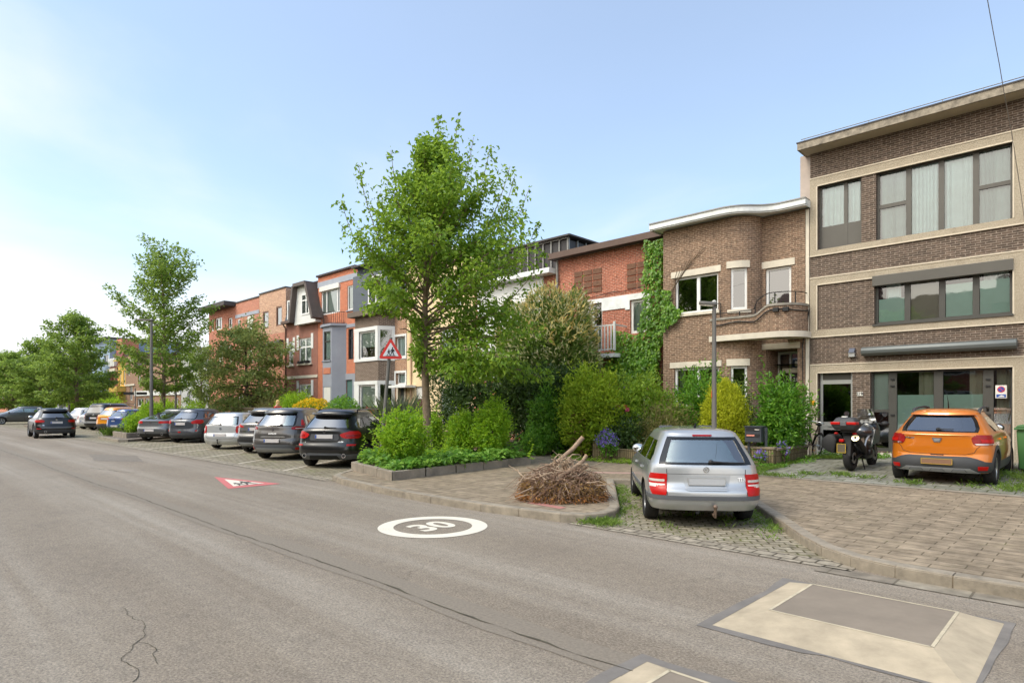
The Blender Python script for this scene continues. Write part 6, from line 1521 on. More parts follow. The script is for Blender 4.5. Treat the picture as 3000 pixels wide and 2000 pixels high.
for sd in (1, -1): mirror(c, X3, 3.15, 1.08, sd, P_BLK)
antenna(c, X3, 1.2); door_lines(c, X3, [1.1,2.12,3.2], .45, 1.08); handles(c, X3, [1.4,2.4], .98, P_BLK)
# ---- grey minivan
P_GRY = paint('grey_paint', '#56524f', .45, .3)
c = Car(4.86, 1.89, 1.69, 2.88, 1.02, .37,
    xr=[(.25,.16),(.36,.05),(.5,.0),(.62,.02),(.74,.06),(.80,.05),(.98,.10),(1.10,.12),(1.48,.42),(1.58,.50)],
    xf=[(.25,4.75),(.45,4.86),(.75,4.8),(.95,4.5),(1.05,3.95),(1.12,3.6),(1.5,2.7),(1.58,2.45)],
    hw=[(.25,.82),(.4,.91),(.66,.945),(.95,.92),(1.1,.87),(1.5,.66),(1.58,.61)], zr=1.56, nr=2.8, Dr=.70, zmin=.25)
pos = rearpos(776, 1341, c, HDP, .12)
ESP = make_car(c, 'parked_car', 'grey minivan with chrome tailgate strip parked left of the black SUV', pos, HDP, P_GRY,
    rearwin=[(1.10,.66),(1.16,.70),(1.40,.66),(1.50,.60)], sides=[[(1.12,2.3,3.5),(1.45,2.4,2.9)],[(1.12,1.15,2.22),(1.46,1.2,2.3)],[(1.14,.70,1.08),(1.42,.86,1.12)]], front=[(1.16,.66),(1.46,.56)], glass=M_CARGL, sglass=M_CARGD, rim=M_RIMD, seal=.05, wheels_w=.24)
pp(c, ESP, 'tail_light', M_LDRED, [(.995,.62,1.10),(1.02,.58,1.22),(1.07,.60,1.24),(1.09,.70,1.18)], .012)
pp(c, ESP, 'lamp_lens', M_LCLR, [(1.025,.72,1.18),(1.045,.71,1.18)], .017, nv=2)
pp(c, ESP, 'side_lamp', M_LRED, [(1.12,.90,1.06),(1.30,.84,.90)], .012, nv=4)
center(c, ESP, 'chrome_strip', M_CHROME, [(.735,.42),(.765,.42),(.79,.36)], .014); plate(c, ESP, .64, .26, .11, .03); q = MB(); P = c.S(0, .99); x = P.x-.008
q.prism([(0,1.055),(.045,.985),(0,.915),(-.045,.985)], x-.006, x+.004, lambda u, v, w_: (w_, u, v)); q.build('emblem', M_CHROME, ESP)
script(c, ESP, 'E S P A C E', 0, .865, .055); sE = c.s_at(c.ro-c.rw-.03, .45)
clad(c, ESP, [(0,.52),(.5,.52),(.75,.46),(sE,.45)], sills=False, m=M_CLADG, arches=False); center(c, ESP, 'skid_plate', M_SKID, [(.30,.70),(.34,.66),(.40,.62),(.41,.6)], .014)
pp(c, ESP, 'reflector', M_LRED, [(.36,.74,.94),(.43,.74,.95)], .016, nv=2); pp(c, ESP, 'bumper_chrome', M_CHROME, [(.485,.78,1.02),(.51,.74,1.04)], .016, nv=2)
tailgate(c, ESP, [(0,.535),(.62,.54),(.70,.64),(.72,1.0)]); wiper(c, ESP, -.28, .18, 1.135, .03); center(c, ESP, 'spoiler', P_BLK, [(1.51,.60),(1.545,.58)], .07, nv=3)
antenna(c, ESP, 1.0); door_lines(c, ESP, [1.1,2.26,3.4], .4, 1.08); handles(c, ESP, [1.4,2.5], .98, P_GRY)
for sd in (1, -1): mirror(c, ESP, 3.45, 1.1, sd, P_GRY)
# ---- half hidden grey SUV
P_GRY2 = paint('graphite_paint', '#6a6866', .45, .3)
c = suv(4.65, 1.86, 1.66, 2.7, .98, .37, lean=.36); pos = rearpos(729, 1323, c, HDP, .12)
KIA = make_car(c, 'parked_car', 'half hidden graphite SUV between the silver estate and the grey minivan', pos, HDP, P_GRY2,
    rearwin=[(1.12,.68),(1.18,.70),(1.44,.60)], sides=[[(1.12,2.1,3.1),(1.43,2.2,2.7)],[(1.12,1.05,2.02),(1.43,1.12,2.1)]], glass=M_CARGD, rim=M_RIM, seal=.05)
pp(c, KIA, 'tail_light', M_LRED, [(.96,.50,1.05),(.99,.48,1.1),(1.04,.60,1.1),(1.08,.80,1.05)], .012); plate(c, KIA, .90); emblem(c, KIA, 1.03, .05, ring=False)
center(c, KIA, 'chrome_strip', M_CHROME, [(.80,.66),(.83,.66)], .012, nv=1); sE = c.s_at(c.ro-c.rw-.03, .45)
clad(c, KIA, [(0,.62),(.6,.62),(.8,.5),(sE,.45)], m=M_BLACK, arches=False, sills=False); center(c, KIA, 'skid_plate', M_SKID, [(.30,.62),(.42,.70)], .016)
center(c, KIA, 'spoiler', P_BLK, [(1.47,.60),(1.53,.58)], .12, nv=3); wiper(c, KIA, .0, -.28, 1.15); rails(c, KIA, .6, 1.0, 2.6, M_ALU); exhaust(c, KIA, .6, .36, .05)
# ---- silver estate in the row
P_SIL2 = paint('silver_paint_light', '#bfc0bf', .5, .32)
c = Car(4.52, 1.76, 1.48, 2.70, .95, .31,
    xr=[(.2,.12),(.32,.02),(.5,.0),(.60,.03),(.66,.06),(.88,.08),(.98,.09),(1.32,.34),(1.40,.42)], xf=[(.2,4.4),(.4,4.52),(.7,4.4),(.85,3.95),(.95,3.45),(1.02,3.25),(1.34,2.6),(1.40,2.45)],
    hw=[(.2,.77),(.32,.85),(.6,.88),(.85,.87),(.98,.83),(1.34,.66),(1.40,.62)], zr=1.38, nr=3.8, Dr=.48)
pos = rearpos(634, 1312, c, HDP, .1)
AST = make_car(c, 'parked_car', 'silver estate car with tow bar parked in the row left of the graphite SUV', pos, HDP, P_SIL2,
    rearwin=[(.985,.70),(1.04,.69),(1.32,.58)], sides=[[(1.0,2.1,3.2),(1.31,2.2,2.7)],[(1.0,1.15,2.02),(1.31,1.2,2.08)],[(1.0,.45,1.07),(1.30,.66,1.10)]], front=[(1.03,.64),(1.3,.55)], seal=.05)
pp(c, AST, 'tail_light', M_LRED, [(.66,.66,.94),(.70,.64,.98),(.90,.63,1.0),(.955,.68,.94)], .012); pp(c, AST, 'lamp_lens', M_LCLR, [(.74,.72,.92),(.86,.72,.93)], .017, nv=2)
plate(c, AST, .58); emblem(c, AST, .83, .05); center(c, AST, 'gate_crease', M_GAP, [(.70,.62),(.706,.62)], .002, nv=1); tailgate(c, AST, [(0,.44),(.56,.45),(.62,.56),(.635,.9)])
center(c, AST, 'brake_light', M_LRED, [(1.345,.12),(1.365,.12)], .015, nv=1); wiper(c, AST, .02, .40, 1.01); q = MB(); q.tube([(.05,.05,.25),(-.05,.05,.25),(-.06,.05,.38)], .02, 6); q.ball((-.06,.05,.40), .03); q.build('tow_bar', M_BLACK, AST, smooth=50)
for sd in (1, -1): mirror(c, AST, 3.1, .99, sd, P_SIL2)
# ---- dark grey crossover
P_SLT = paint('slate_paint', '#4b4e54', .45, .28)
c = Car(4.32, 1.79, 1.61, 2.63, .82, .35,
    xr=[(.24,.12),(.36,.02),(.52,.0),(.68,.04),(.80,.05),(1.0,.06),(1.08,.08),(1.12,.14),(1.44,.50),(1.52,.58)], xf=[(.24,4.2),(.45,4.32),(.75,4.25),(.95,3.9),(1.06,3.35),(1.12,3.15),(1.45,2.5),(1.52,2.35)],
    hw=[(.24,.80),(.38,.87),(.66,.895),(.95,.885),(1.08,.85),(1.14,.80),(1.45,.62),(1.52,.57)], zr=1.49, nr=2.7, Dr=.72, zmin=.24)
pos = rearpos(516, 1295, c, HDP, .11)
QAS = make_car(c, 'parked_car', 'slate grey crossover with bright oval tail lights beside the silver estate', pos, HDP, P_SLT,
    rearwin=[(1.115,.62),(1.18,.66),(1.36,.60),(1.43,.52)], sides=[[(1.12,2.05,3.0),(1.42,2.1,2.5)],[(1.12,1.0,1.98),(1.42,1.1,2.02)],[(1.16,.62,.95),(1.36,.86,1.0)]], front=[(1.13,.62),(1.42,.52)], seal=.05, rim=M_RIMD)
pp(c, QAS, 'tail_light', M_LRED, [(.90,.58,.92),(.94,.50,1.06),(1.02,.54,1.08),(1.08,.70,1.0)], .014); center(c, QAS, 'chrome_strip', P_SIL, [(1.0,.30),(1.03,.30)], .012, nv=1)
plate(c, QAS, .90); tailgate(c, QAS, [(0,.72),(.55,.74),(.62,.86)]); sE = c.s_at(c.ro-c.rw-.03, .45); clad(c, QAS, [(0,.40),(.5,.40),(.7,.44),(sE,.46)], aw=.05)
q = MB(); P = c.S(0,.52); q.box(P.x-.01,P.x+.02,-.07,.07,.50,.55); q.build('fog_light', M_LRED, QAS); pp(c, QAS, 'reflector', M_LRED, [(.56,.70,.78),(.62,.70,.78)], .012, nv=2); wiper(c, QAS, .0, .22, 1.14)
for sd in (1, -1): mirror(c, QAS, 2.95, 1.12, sd, P_SLT)
# ---- grey coupe-backed SUV
P_GRY3 = paint('steel_paint', '#5b5d5f', .45, .28)
c = suv(4.72, 1.90, 1.60, 2.87, .92, .37, lean=.45, fast=.85); pos = rearpos(432, 1291, c, HDP, .12)
GLC = make_car(c, 'parked_car', 'steel grey coupe backed SUV with slim red tail lights beside the lamp island', pos, HDP, P_GRY3,
    rearwin=[(1.08,.60),(1.12,.64),(1.38,.58)], sides=[[(1.10,2.2,3.1),(1.38,2.3,2.75)],[(1.10,1.25,2.12),(1.37,1.5,2.2)]], glass=M_CARGD, seal=.05)
pp(c, GLC, 'tail_light', M_LRED, [(.89,.44,1.02),(.92,.42,1.08),(.98,.44,1.08),(1.0,.48,1.0)], .014); emblem(c, GLC, .94, .05); plate(c, GLC, .56); tailgate(c, GLC, [(0,.70),(.6,.72),(.68,.86)])
sE = c.s_at(c.ro-c.rw-.03, .45); clad(c, GLC, [(0,.40),(.5,.40),(sE,.42)], m=M_BLACK, arches=False, sills=False); exhaust(c, GLC, .62, .38, .055); exhaust(c, GLC, -.62, .38, .055)
q = MB(); q.tube([(.05,.12,.3),(-.05,.12,.3),(-.06,.12,.42)], .02, 6); q.ball((-.06,.12,.44), .03); q.build('tow_bar', M_BLACK, GLC, smooth=50)
# ---- black SUV driving away
c = suv(4.45, 1.84, 1.60, 2.67, .90, .36, lean=.36); pl = gp(105, 1283.5); 
a = R(177); h_ = Vector((math.cos(a), math.sin(a), 0)); r_ = Vector((math.sin(a), -math.cos(a), 0)); pos = pl + r_*(c.W/2-.12) - h_*c.ro
DRV = make_car(c, 'driving_car', 'black SUV driving away along the road with its single left exhaust', pos, 177, P_BLK, group=None,
    rearwin=[(1.08,.70),(1.14,.70),(1.36,.60),(1.41,.57)], sides=[[(1.08,2.05,3.0),(1.38,2.1,2.6)],[(1.08,1.05,1.98),(1.38,1.15,2.02)],[(1.10,.52,1.0),(1.35,.80,1.08)]], front=[(1.10,.62),(1.38,.53)], glass=M_CARGD, seal=.04)
pp(c, DRV, 'tail_light', M_LRED, [(.85,.58,.95),(.87,.52,1.08),(.95,.50,1.10),(.98,.60,1.02)], .014); plate(c, DRV, .84); emblem(c, DRV, .98, .045); script(c, DRV, 'X1', .56, .70, .075)
pp(c, DRV, 'reflector', M_LRED, [(.50,.68,.90),(.545,.66,.92)], .012, nv=2); center(c, DRV, 'bumper_band', M_CLADG, [(.54,.60),(.60,.72),(.63,.74)], .010); exhaust(c, DRV, .48, .37, .058)
tailgate(c, DRV, [(0,.64),(.60,.65),(.66,.82)]); sE = c.s_at(c.ro-c.rw-.03, .45); clad(c, DRV, [(0,.46),(.5,.46),(.7,.42),(sE,.44)], m=M_CLAD)
wiper(c, DRV, .0, -.28, 1.10); center(c, DRV, 'spoiler', P_BLK, [(1.43,.60),(1.475,.58)], .10, nv=3); rails(c, DRV, .58, 1.0, 2.5, M_ALU)
for sd in (1, -1): mirror(c, DRV, 2.95, 1.06, sd, P_BLK)
door_lines(c, DRV, [1.1,2.02,3.0], .45, 1.05)
# ---- blue hatchback
def hatch(L=4.06, W=1.70, H=1.50, wb=2.57, ro=.66, rw=.31, lean=.44):
    k = H/1.5
    return Car(L, W, H, wb, ro, rw, xr=[(.22,.12),(.34,.02),(.5,.0),(.66,.03),(.92*k,.06),(1.02*k,.10),(1.34*k,.10+lean),(1.42*k,.16+lean)], xf=[(.22,L-.1),(.42,L),(.7,L-.08),(.86*k,L-.5),(.97*k,L-.95),(1.03*k,L-1.15),(1.36*k,L-1.75),(1.42*k,L-1.95)],
        hw=[(.22,W*.44),(.35,W*.49),(.62,W*.5),(.9*k,W*.49),(1.02*k,W*.455),(1.36*k,W*.34),(1.42*k,W*.31)], zr=1.39*k, nr=2.8, Dr=.62, zmin=.22)
P_BLU = paint('blue_paint', '#2f4a7e', .35, .3)
c = hatch(); pos = rearpos(327, 1268, c, HDP, .1)
BLU = make_car(c, 'parked_car', 'dark blue hatchback with a bright blue panel on its rear wing', pos, HDP, P_BLU, rearwin=[(1.03,.60),(1.10,.62),(1.33,.52)], sides=[[(1.03,1.85,2.75),(1.32,1.95,2.3)],[(1.03,.85,1.78),(1.32,1.05,1.85)]], glass=M_CARGD, seal=.05)
pp(c, BLU, 'tail_light', M_LRED, [(.86,.44,.92),(.90,.42,.98),(.96,.50,.98)], .014); emblem(c, BLU, .88, .06); plate(c, BLU, .46); center(c, BLU, 'bumper_trim', M_SKID, [(.36,.62),(.375,.62)], .014, nv=1); clad(c, BLU, [(0,.34),(.6,.34),(c.s_at(c.ro-c.rw-.03,.3),.33)], m=M_BLACK, arches=False, sills=False)
script(c, BLU, 'mobile', .1, .77, .09, M_NUM)
c.patch(c.srows([(.66,.95,1.35),(.75,.55,1.45),(.90,.40,1.40),(.97,.42,1.3)], -1), .006, 12, 8).build('door_sticker', mat('bright_blue_vinyl','#2e97e0',.4,var=.04), BLU, smooth=45)
# ---- orange hatchback behind it
P_YEL = paint('amber_paint', '#dd8d14', .2, .3)
c = hatch(4.2, 1.79, 1.62, 2.6, .75, .34, lean=.32)
hv = Vector((math.cos(R(HDP)), math.sin(R(HDP)), 0)); BL = pos; step = Vector((-2.95, .05, 0))
def inrow(i, dh=0.0): return BL + step*i + hv*dh
YEL = make_car(c, 'parked_car', 'amber orange crossover mostly hidden behind the blue hatchback', inrow(1, .1), HDP, P_YEL, rearwin=[(1.11,.60),(1.18,.62),(1.42,.54)], sides=[[(1.11,1.95,2.9),(1.42,2.0,2.4)],[(1.11,.9,1.88),(1.42,1.05,1.95)]], seal=.05)
pp(c, YEL, 'tail_light', M_LDRED, [(.84,.60,.96),(.88,.58,1.0),(1.04,.60,1.0),(1.08,.68,.94)], .014); plate(c, YEL, .86); clad(c, YEL, [(0,.55),(.6,.52),(c.s_at(c.ro-c.rw-.03,.45),.48)])
# ---- black van
c = Car(4.75, 1.86, 1.86, 2.9, .95, .35, xr=[(.24,.12),(.36,.02),(.55,.0),(.66,.05),(1.05,.10),(1.20,.14),(1.62,.30),(1.72,.36)], xf=[(.24,4.6),(.45,4.75),(.8,4.65),(1.0,4.3),(1.15,3.8),(1.25,3.6),(1.64,2.9),(1.72,2.7)],
    hw=[(.24,.82),(.4,.90),(.7,.93),(1.05,.92),(1.2,.88),(1.64,.72),(1.72,.68)], zr=1.70, nr=3.6, Dr=.5, zmin=.24)
VAN = make_car(c, 'parked_van', 'tall black people carrier with silver roof rails parked in the far row', inrow(2, .0), HDP, P_BLK, cat='van', rearwin=[(1.19,.70),(1.26,.72),(1.62,.62)], sides=[[(1.2,2.3,3.4),(1.6,2.4,2.9)],[(1.2,1.3,2.22),(1.6,1.35,2.3)],[(1.2,.5,1.22),(1.6,.65,1.26)]], glass=M_CARGD, seal=.05)
pp(c, VAN, 'tail_light', M_LDRED, [(.80,.74,.98),(1.15,.72,1.0)], .014); plate(c, VAN, .86); emblem(c, VAN, 1.06, .06, ring=False); center(c, VAN, 'bumper_trim', M_SKID, [(.52,.80),(.58,.82)], .014, nv=2); rails(c, VAN, .70, .8, 3.0, M_ALU, .03)
# ---- silver hatchback and white hatchback at the end of the row
c = hatch(4.3, 1.8, 1.48, 2.6, .8, .32)
SLH = make_car(c, 'parked_car', 'silver hatchback squeezed between the black people carrier and the white car', inrow(3, .1), HDP, P_SIL2, rearwin=[(1.03,.60),(1.33,.52)], sides=[[(1.03,1.0,2.75),(1.30,1.2,2.3)]], seal=.05)
pp(c, SLH, 'tail_light', M_LRED, [(.74,.62,.94),(.96,.60,.96)], .014); plate(c, SLH, .60)
P_WHT = paint('white_paint_car', '#dcdcda', .0, .3)
c = hatch(4.4, 1.8, 1.55, 2.65, .8, .33, lean=.3)
WHT = make_car(c, 'parked_car', 'white hatchback at the left end of the parked row', inrow(4.15, .0), HDP, P_WHT, rearwin=[(1.08,.62),(1.38,.54)], sides=[[(1.08,1.95,2.9),(1.36,2.0,2.4)],[(1.08,.8,1.88),(1.36,.95,1.95)]], seal=.05)
pp(c, WHT, 'tail_light', M_LDRED, [(.90,.52,.98),(1.02,.56,1.0)], .014); plate(c, WHT, .66, m=M_BLACK, eu=False)
# ---- grey people carrier crossing at the far left
P_GRY4 = paint('pewter_paint', '#4a4b4c', .4, .3)
c = Car(4.45, 1.80, 1.62, 2.75, .80, .33, xr=[(.22,.12),(.4,.0),(.7,.03),(1.0,.10),(1.1,.16),(1.46,.5),(1.54,.6)], xf=[(.22,4.35),(.42,4.45),(.66,4.38),(.86,4.05),(1.0,3.6),(1.08,3.35),(1.48,2.45),(1.54,2.3)],
    hw=[(.22,.80),(.36,.88),(.64,.90),(.95,.88),(1.08,.82),(1.48,.62),(1.54,.58)], zr=1.51, nr=2.8, Dr=.7, zmin=.22)
LFT = make_car(c, 'driving_car', 'pewter grey people carrier seen side on, crossing at the left edge of the picture', (-71.5, 11.6), 268, P_GRY4, group=None, rearwin=[(1.12,.6),(1.44,.5)], sides=[[(1.10,2.0,3.3),(1.44,2.05,2.55)],[(1.10,.95,1.92),(1.44,1.1,1.97)],[(1.14,.5,.88),(1.38,.78,.98)]], front=[(1.10,.62),(1.44,.5)], seal=0, glass=M_CARGL)
for sd in (1, -1):
    q = MB(); q.ball((4.12, sd*.66, .78), .24, .14, .10, 14); q.build('headlight', M_LCLR, LFT, smooth=60); mirror(c, LFT, 3.05, 1.06, sd, P_GRY4)
plate(c, LFT, .7); pp(c, LFT, 'tail_light', M_LRED, [(.8,.6,.95),(1.05,.6,.95)], .014); door_lines(c, LFT, [.95,1.95,3.1], .35, 1.05); handles(c, LFT, [1.2,2.15], .95, P_GRY4)
# two more beyond, glimpsed under the trees
c = hatch(); FW = make_car(c, 'parked_car', 'distant white car glimpsed behind the driving black SUV', (-84, 15.5), 200, P_WHT, sides=[[(1.03,.8,2.8),(1.3,1.0,2.3)]], rearwin=[(1.03,.6),(1.33,.52)], seal=0); pp(c, FW, 'tail_light', M_LRED, [(.8,.6,.9),(.95,.6,.9)], .014)
c = hatch(); FD_ = make_car(c, 'parked_car', 'dark car at the left edge half hidden behind the pewter people carrier', (-92, 8.5), 240, P_SLT, sides=[[(1.03,.8,2.8),(1.3,1.0,2.3)]], rearwin=[(1.03,.6),(1.33,.52)], seal=0); pp(c, FD_, 'tail_light', M_LRED, [(.8,.6,.9),(.95,.6,.9)], .014)
# ---------------------------------------------------------------- vegetation
L_MAIN = leafmat('leaf_street_tree', '#507019', '#739628', '#a0ba44', .42)
L_TREE2 = leafmat('leaf_row_tree', '#536f26', '#759338', '#9fb556', .42)
L_DARK = leafmat('leaf_dark_tree', '#627438', '#86984c', '#a8b066', .42)
L_HEDGE = leafmat('leaf_dark_hedge', '#2e4420', '#40582a', '#5c7636', .3, .4)
L_SHRUB = leafmat('leaf_bright_shrub', '#5f871e', '#8ab42a', '#b4d23e', .45)
L_LAUREL = leafmat('leaf_laurel', '#44701f', '#629630', '#94be48', .4, .3)
L_BUSH = leafmat('leaf_garden_bush', '#567620', '#7c9c2e', '#a8c044', .42)
L_CHEST = leafmat('leaf_flowering_shrub', '#4a682a', '#6a8838', '#93a654', .35)
L_BLOS = leafmat('blossom_cream', '#b9b56e', '#d0ca90', '#e2deb8', .4, .7)
L_BLOSA = leafmat('blossom_amber', '#cdae52', '#dcc676', '#e6daa2', .4, .7)
L_CONG = leafmat('conifer_gold', '#93a01c', '#c4cc28', '#e6e64c', .45, .6)
L_CONY = leafmat('conifer_yellow_green', '#6a8a20', '#97b42c', '#c4d244', .42, .6)
L_BROWN = leafmat('conifer_dead', '#6b5330', '#80673c', '#937b4c', .2, .8)
L_DRY = leafmat('leaf_olive_dry', '#6a6a3a', '#86834c', '#a39b64', .3, .7)
L_YELF = leafmat('flower_yellow', '#d8a814', '#e8bf1c', '#f2d23a', .35, .6)
L_IVY = leafmat('leaf_ivy', '#4a7222', '#6c982e', '#9ac044', .4, .35)
L_COVER = leafmat('leaf_ground_cover', '#4a7426', '#6b9c34', '#9cc25a', .4, .4)
L_GRASS = leafmat('grass_blades', '#56782a', '#77963a', '#98ac52', .4, .6)
L_GRASSG = leafmat('grass_grey', '#5d7050', '#758765', '#96a280', .35, .6)
L_PURP = leafmat('flower_purple', '#6a55a8', '#8570bf', '#a593d2', .3, .6)
L_PINK = leafmat('flower_pink', '#c8506e', '#d8698c', '#e695ad', .3, .6)
L_REDF = leafmat('flower_red', '#c23a40', '#d2494e', '#e0776a', .3, .6)
M_BARK = mat('bark_grey_brown', '#7b6a58', .95, var=.35, vs=7, bump=1.0, bs=26)
M_BARKD = mat('bark_dark', '#54473c', .95, var=.3, vs=7, bump=.8, bs=26)
M_STEM = mat('woody_stem', '#6a5a48', .95, var=.25, vs=9)
rs = np.random.RandomState
def addleaves(parent, name, P, A, N, S, m, ratio=.55, fold=.16, kind=None):
    P = np.asarray(P)-np.array(ORG[parent.name] if parent.name in ORG else (0,0,0))
    o = link(name, leafmesh(name, P, A, N, S, m, ratio, fold), parent)
    if kind: o['kind'] = kind
    return o
def tree(name, label, base, h, env, seed, limbs=40, h0=.28, el=(8, 62), up=.35, leaf=.13, n=12000, lm=None, bark=None, tr=.11, flat=.5, droop=.3, lean=(0,0), group='street trees in planted beds', clump=.16, ratio=.55, top=.97, twigs=9, lpow=1.15, spires=(), sleaf=110, prune=None):
    """env(f) gives the crown radius at height fraction f; limbs leave the trunk at golden-angle steps"""
    g = rs(seed); base = np.array(base, float); root = thing(name, label, 'tree', tuple(base), group=group)
    tp = lambda f: base + np.array([lean[0]*f + .10*math.sin(f*7+seed), lean[1]*f + .08*math.cos(f*6+seed*2), h*f])
    mb = MB(); F = np.linspace(0, top, 16); mb.tube([tp(f) for f in F], [tr*(1-.93*f)+.008+ (.05 if i == 0 else 0) for i, f in enumerate(F)], 10)
    P, A, N = [], [], []; per = max(2, int(n/(limbs*twigs))); lref = max(env(x, 0.8) for x in np.linspace(h0, .95, 12))*.82
    for i in range(limbs):
        f = h0 + (top-.04-h0)*((i+.5)/limbs)**lpow; az = i*2.39996 + g.uniform(-.4,.4)
        fr = (f-h0)/(1-h0); e = R((el(f) if callable(el) else el[0]+(el[1]-el[0])*fr) + g.uniform(-9,9))
        Rr = env(f, az)*g.uniform(.72,1.12)
        d = np.array([math.cos(az)*math.cos(e), math.sin(az)*math.cos(e), math.sin(e)])
        Lb = Rr/max(.42, math.cos(e)); p0 = tp(f); K = 7
        pts = [p0 + d*Lb*u + np.array([0,0,up*Lb*u*u - droop*.25*Lb*u*u*u]) + g.normal(0,.03,3)*u*Lb*.5 for u in np.linspace(0,1,K)]
        r0 = max(.012, tr*(1-.9*f)*.42); mb.tube(pts, [r0*(1-.85*u)+.004 for u in np.linspace(0,1,K)], 5, cap=False)
        for t in range(twigs):
            u = .22+.78*((t+g.uniform(0,1))/twigs); k = min(K-2, int(u*(K-1))); q = pts[k] + (pts[k+1]-pts[k])*(u*(K-1)-k)
            ld = nrm(pts[k+1]-pts[k]); sd = nrm(np.cross(ld, [0,0,1.0])); s = 1 if t % 2 else -1
            td = nrm(ld*g.uniform(.35,1.0) + sd*s*g.uniform(.3,1.0) + np.array([0,0,g.uniform(-.15,.45)*(1-flat)])); 
            tl = Lb*g.uniform(.16,.34)*(1.15-.55*u)
            if t % 2 == 0 and Lb > .9: mb.tube([q, q+td*tl*.5, q+td*tl], [.009,.006,.003], 3, cap=False)
            m = max(2, int(per*(Lb/lref)**.9) + g.randint(-1,2))
            uu = g.uniform(0,1.08,m)[:,None]; jt = g.normal(0,1,(m,3))*np.array([1,1,1-flat*.6])*clump*(.6+.5*Lb/3)
            P.append(q+td*tl*uu+jt); A.append(td*.7+g.normal(0,.6,(m,3))+np.array([0,0,-droop])); N.append(np.array([0,0,1.0])*(.5+flat)+g.normal(0,.55,(m,3)))
    for (off, dep, z1, f0) in spires:                     # long upright shoots that stand clear of the crown
        a0 = tp(f0); b0 = base + np.array([CA*off-SA*dep, SA*off+CA*dep, z1]); c0 = a0*.45+b0*.55 + np.array([CA*off, SA*off, 0])*.22 + np.array([0,0,-.5])
        uu = np.linspace(0,1,9)[:,None]; pts = a0*(1-uu)**2 + c0*2*uu*(1-uu) + b0*uu**2; mb.tube([tuple(p) for p in pts], [.022*(1-.85*x)+.003 for x in np.linspace(0,1,9)], 5, cap=False)
        m = sleaf; u = g.uniform(.25,1.0,m)[:,None]; q = a0*(1-u)**2 + c0*2*u*(1-u) + b0*u**2; sp_ = (.34*(1-u)+.07)
        P.append(q+g.normal(0,1,(m,3))*sp_); A.append(g.normal(0,.6,(m,3))+np.array([0,0,-.3])); N.append(g.normal(0,.7,(m,3))+np.array([0,0,.5]))
    # top leader
    m = 7*per; u = g.uniform(.82,top+.03,m); P.append(np.array([tp(x) for x in u])+g.normal(0,.09,(m,3))); A.append(g.normal(0,.6,(m,3))+np.array([0,0,.2])); N.append(g.normal(0,.8,(m,3))+np.array([0,0,.5]))
    P, A, N = map(np.concatenate, (P, A, N))
    if prune is not None: ok = prune(P-base); P, A, N = P[ok], A[ok], N[ok]
    mb.build('trunk', bark or M_BARK, root, smooth=60)
    addleaves(root, 'crown', P, A, N, leaf*g.uniform(.7,1.25,len(P)), lm or L_MAIN, ratio)
    return root
def ev(*pts):
    x = [p[0] for p in pts]; y = [p[1] for p in pts]; return lambda f, az: float(np.interp(f, x, y))
# the crown is fuller on the garden side (towards +X/+Y) low down
e1 = ev((.26,2.0),(.32,2.7),(.40,2.75),(.50,2.35),(.60,1.75),(.70,1.1),(.80,.55),(.90,.28),(1,.08))
_el = ev((.29,-10),(.35,0),(.41,18),(.48,34),(.60,46),(.72,56),(.85,66),(1,75))
def ev2(f): return _el(f, 0)
def env1(f, az):
    k = math.cos(az-R(44))
    m = (1+.30*k if k > 0 else max(.10, 1+1.7*k)) if f < .40 else 1+.20*k
    return max(.3, e1(f, az)*m)
tree('street_tree', 'tall slender street tree with bright green leaves in the corner planter', (-14.35,11.25,.30), 9.35, env1, 3, limbs=88, h0=.285, el=ev2, up=.10, leaf=.145, n=41000, lpow=1.4, sleaf=170, prune=lambda q: ~(((q[:,0]*CA+q[:,1]*SA < -.30) & (q[:,2] < 3.95)) | (q[:,2] < 2.15)), spires=[(-2.05,.3,8.6,.42),(-.95,-.4,8.75,.5),(-2.35,-.5,7.3,.38),(-1.5,.8,8.0,.45),(.35,.2,9.95,.7),(.95,-.3,9.7,.62),(1.35,.5,9.5,.6),(1.9,-.2,9.0,.52),(2.45,.4,8.6,.46),(3.0,-.3,7.7,.40),(3.3,.3,6.9,.36),(-.3,.4,9.3,.6),(2.6,-.8,7.9,.42),(3.45,0,5.9,.33)], lm=L_MAIN, tr=.125, flat=.25, droop=.55, lean=(-.05,.1), clump=.15, twigs=10)
e2 = ev((.22,1.4),(.30,2.5),(.42,2.9),(.55,2.5),(.70,1.9),(.84,1.2),(.94,.7),(1,.2))
T2 = tree('street_tree', 'street tree with layered branches rising behind the tall lamp on the second island', (-40.6,12.1,.30), 10.3, e2, 8, limbs=50, h0=.20, el=(2,60), up=.22, leaf=.21, n=12500, lm=L_TREE2, tr=.14, flat=.75, droop=.2, clump=.18, twigs=9)
e3 = ev((.18,1.6),(.28,2.8),(.45,2.9),(.6,2.3),(.75,1.6),(.88,.9),(1,.2))
T3 = tree('street_tree', 'conical street tree in front of the blue grey house', (-63.8,12.2,.15), 9.3, e3, 15, limbs=48, h0=.17, el=(0,55), up=.15, leaf=.27, n=12000, lm=L_TREE2, tr=.16, flat=.7, droop=.2, clump=.22, twigs=9)
def again(o, label, loc, rz, s):
    c = copy_tree(o); c.location = loc; c.rotation_euler = (0,0,rz); c.scale = (s[0],s[0],s[1]); c['label'] = label; ORG[c.name] = Vector(loc); return c
again(T3, 'rounded street tree rising behind the driving black SUV', (-82,12.6,0), 2.1, (1.15,.93))
again(T3, 'leafy street tree at the left edge above the pewter people carrier', (-97,12.0,0), 4.0, (1.25,.88))
again(T3, 'street tree cut by the left edge of the picture', (-112,13.5,0), 1.0, (1.3,.9))
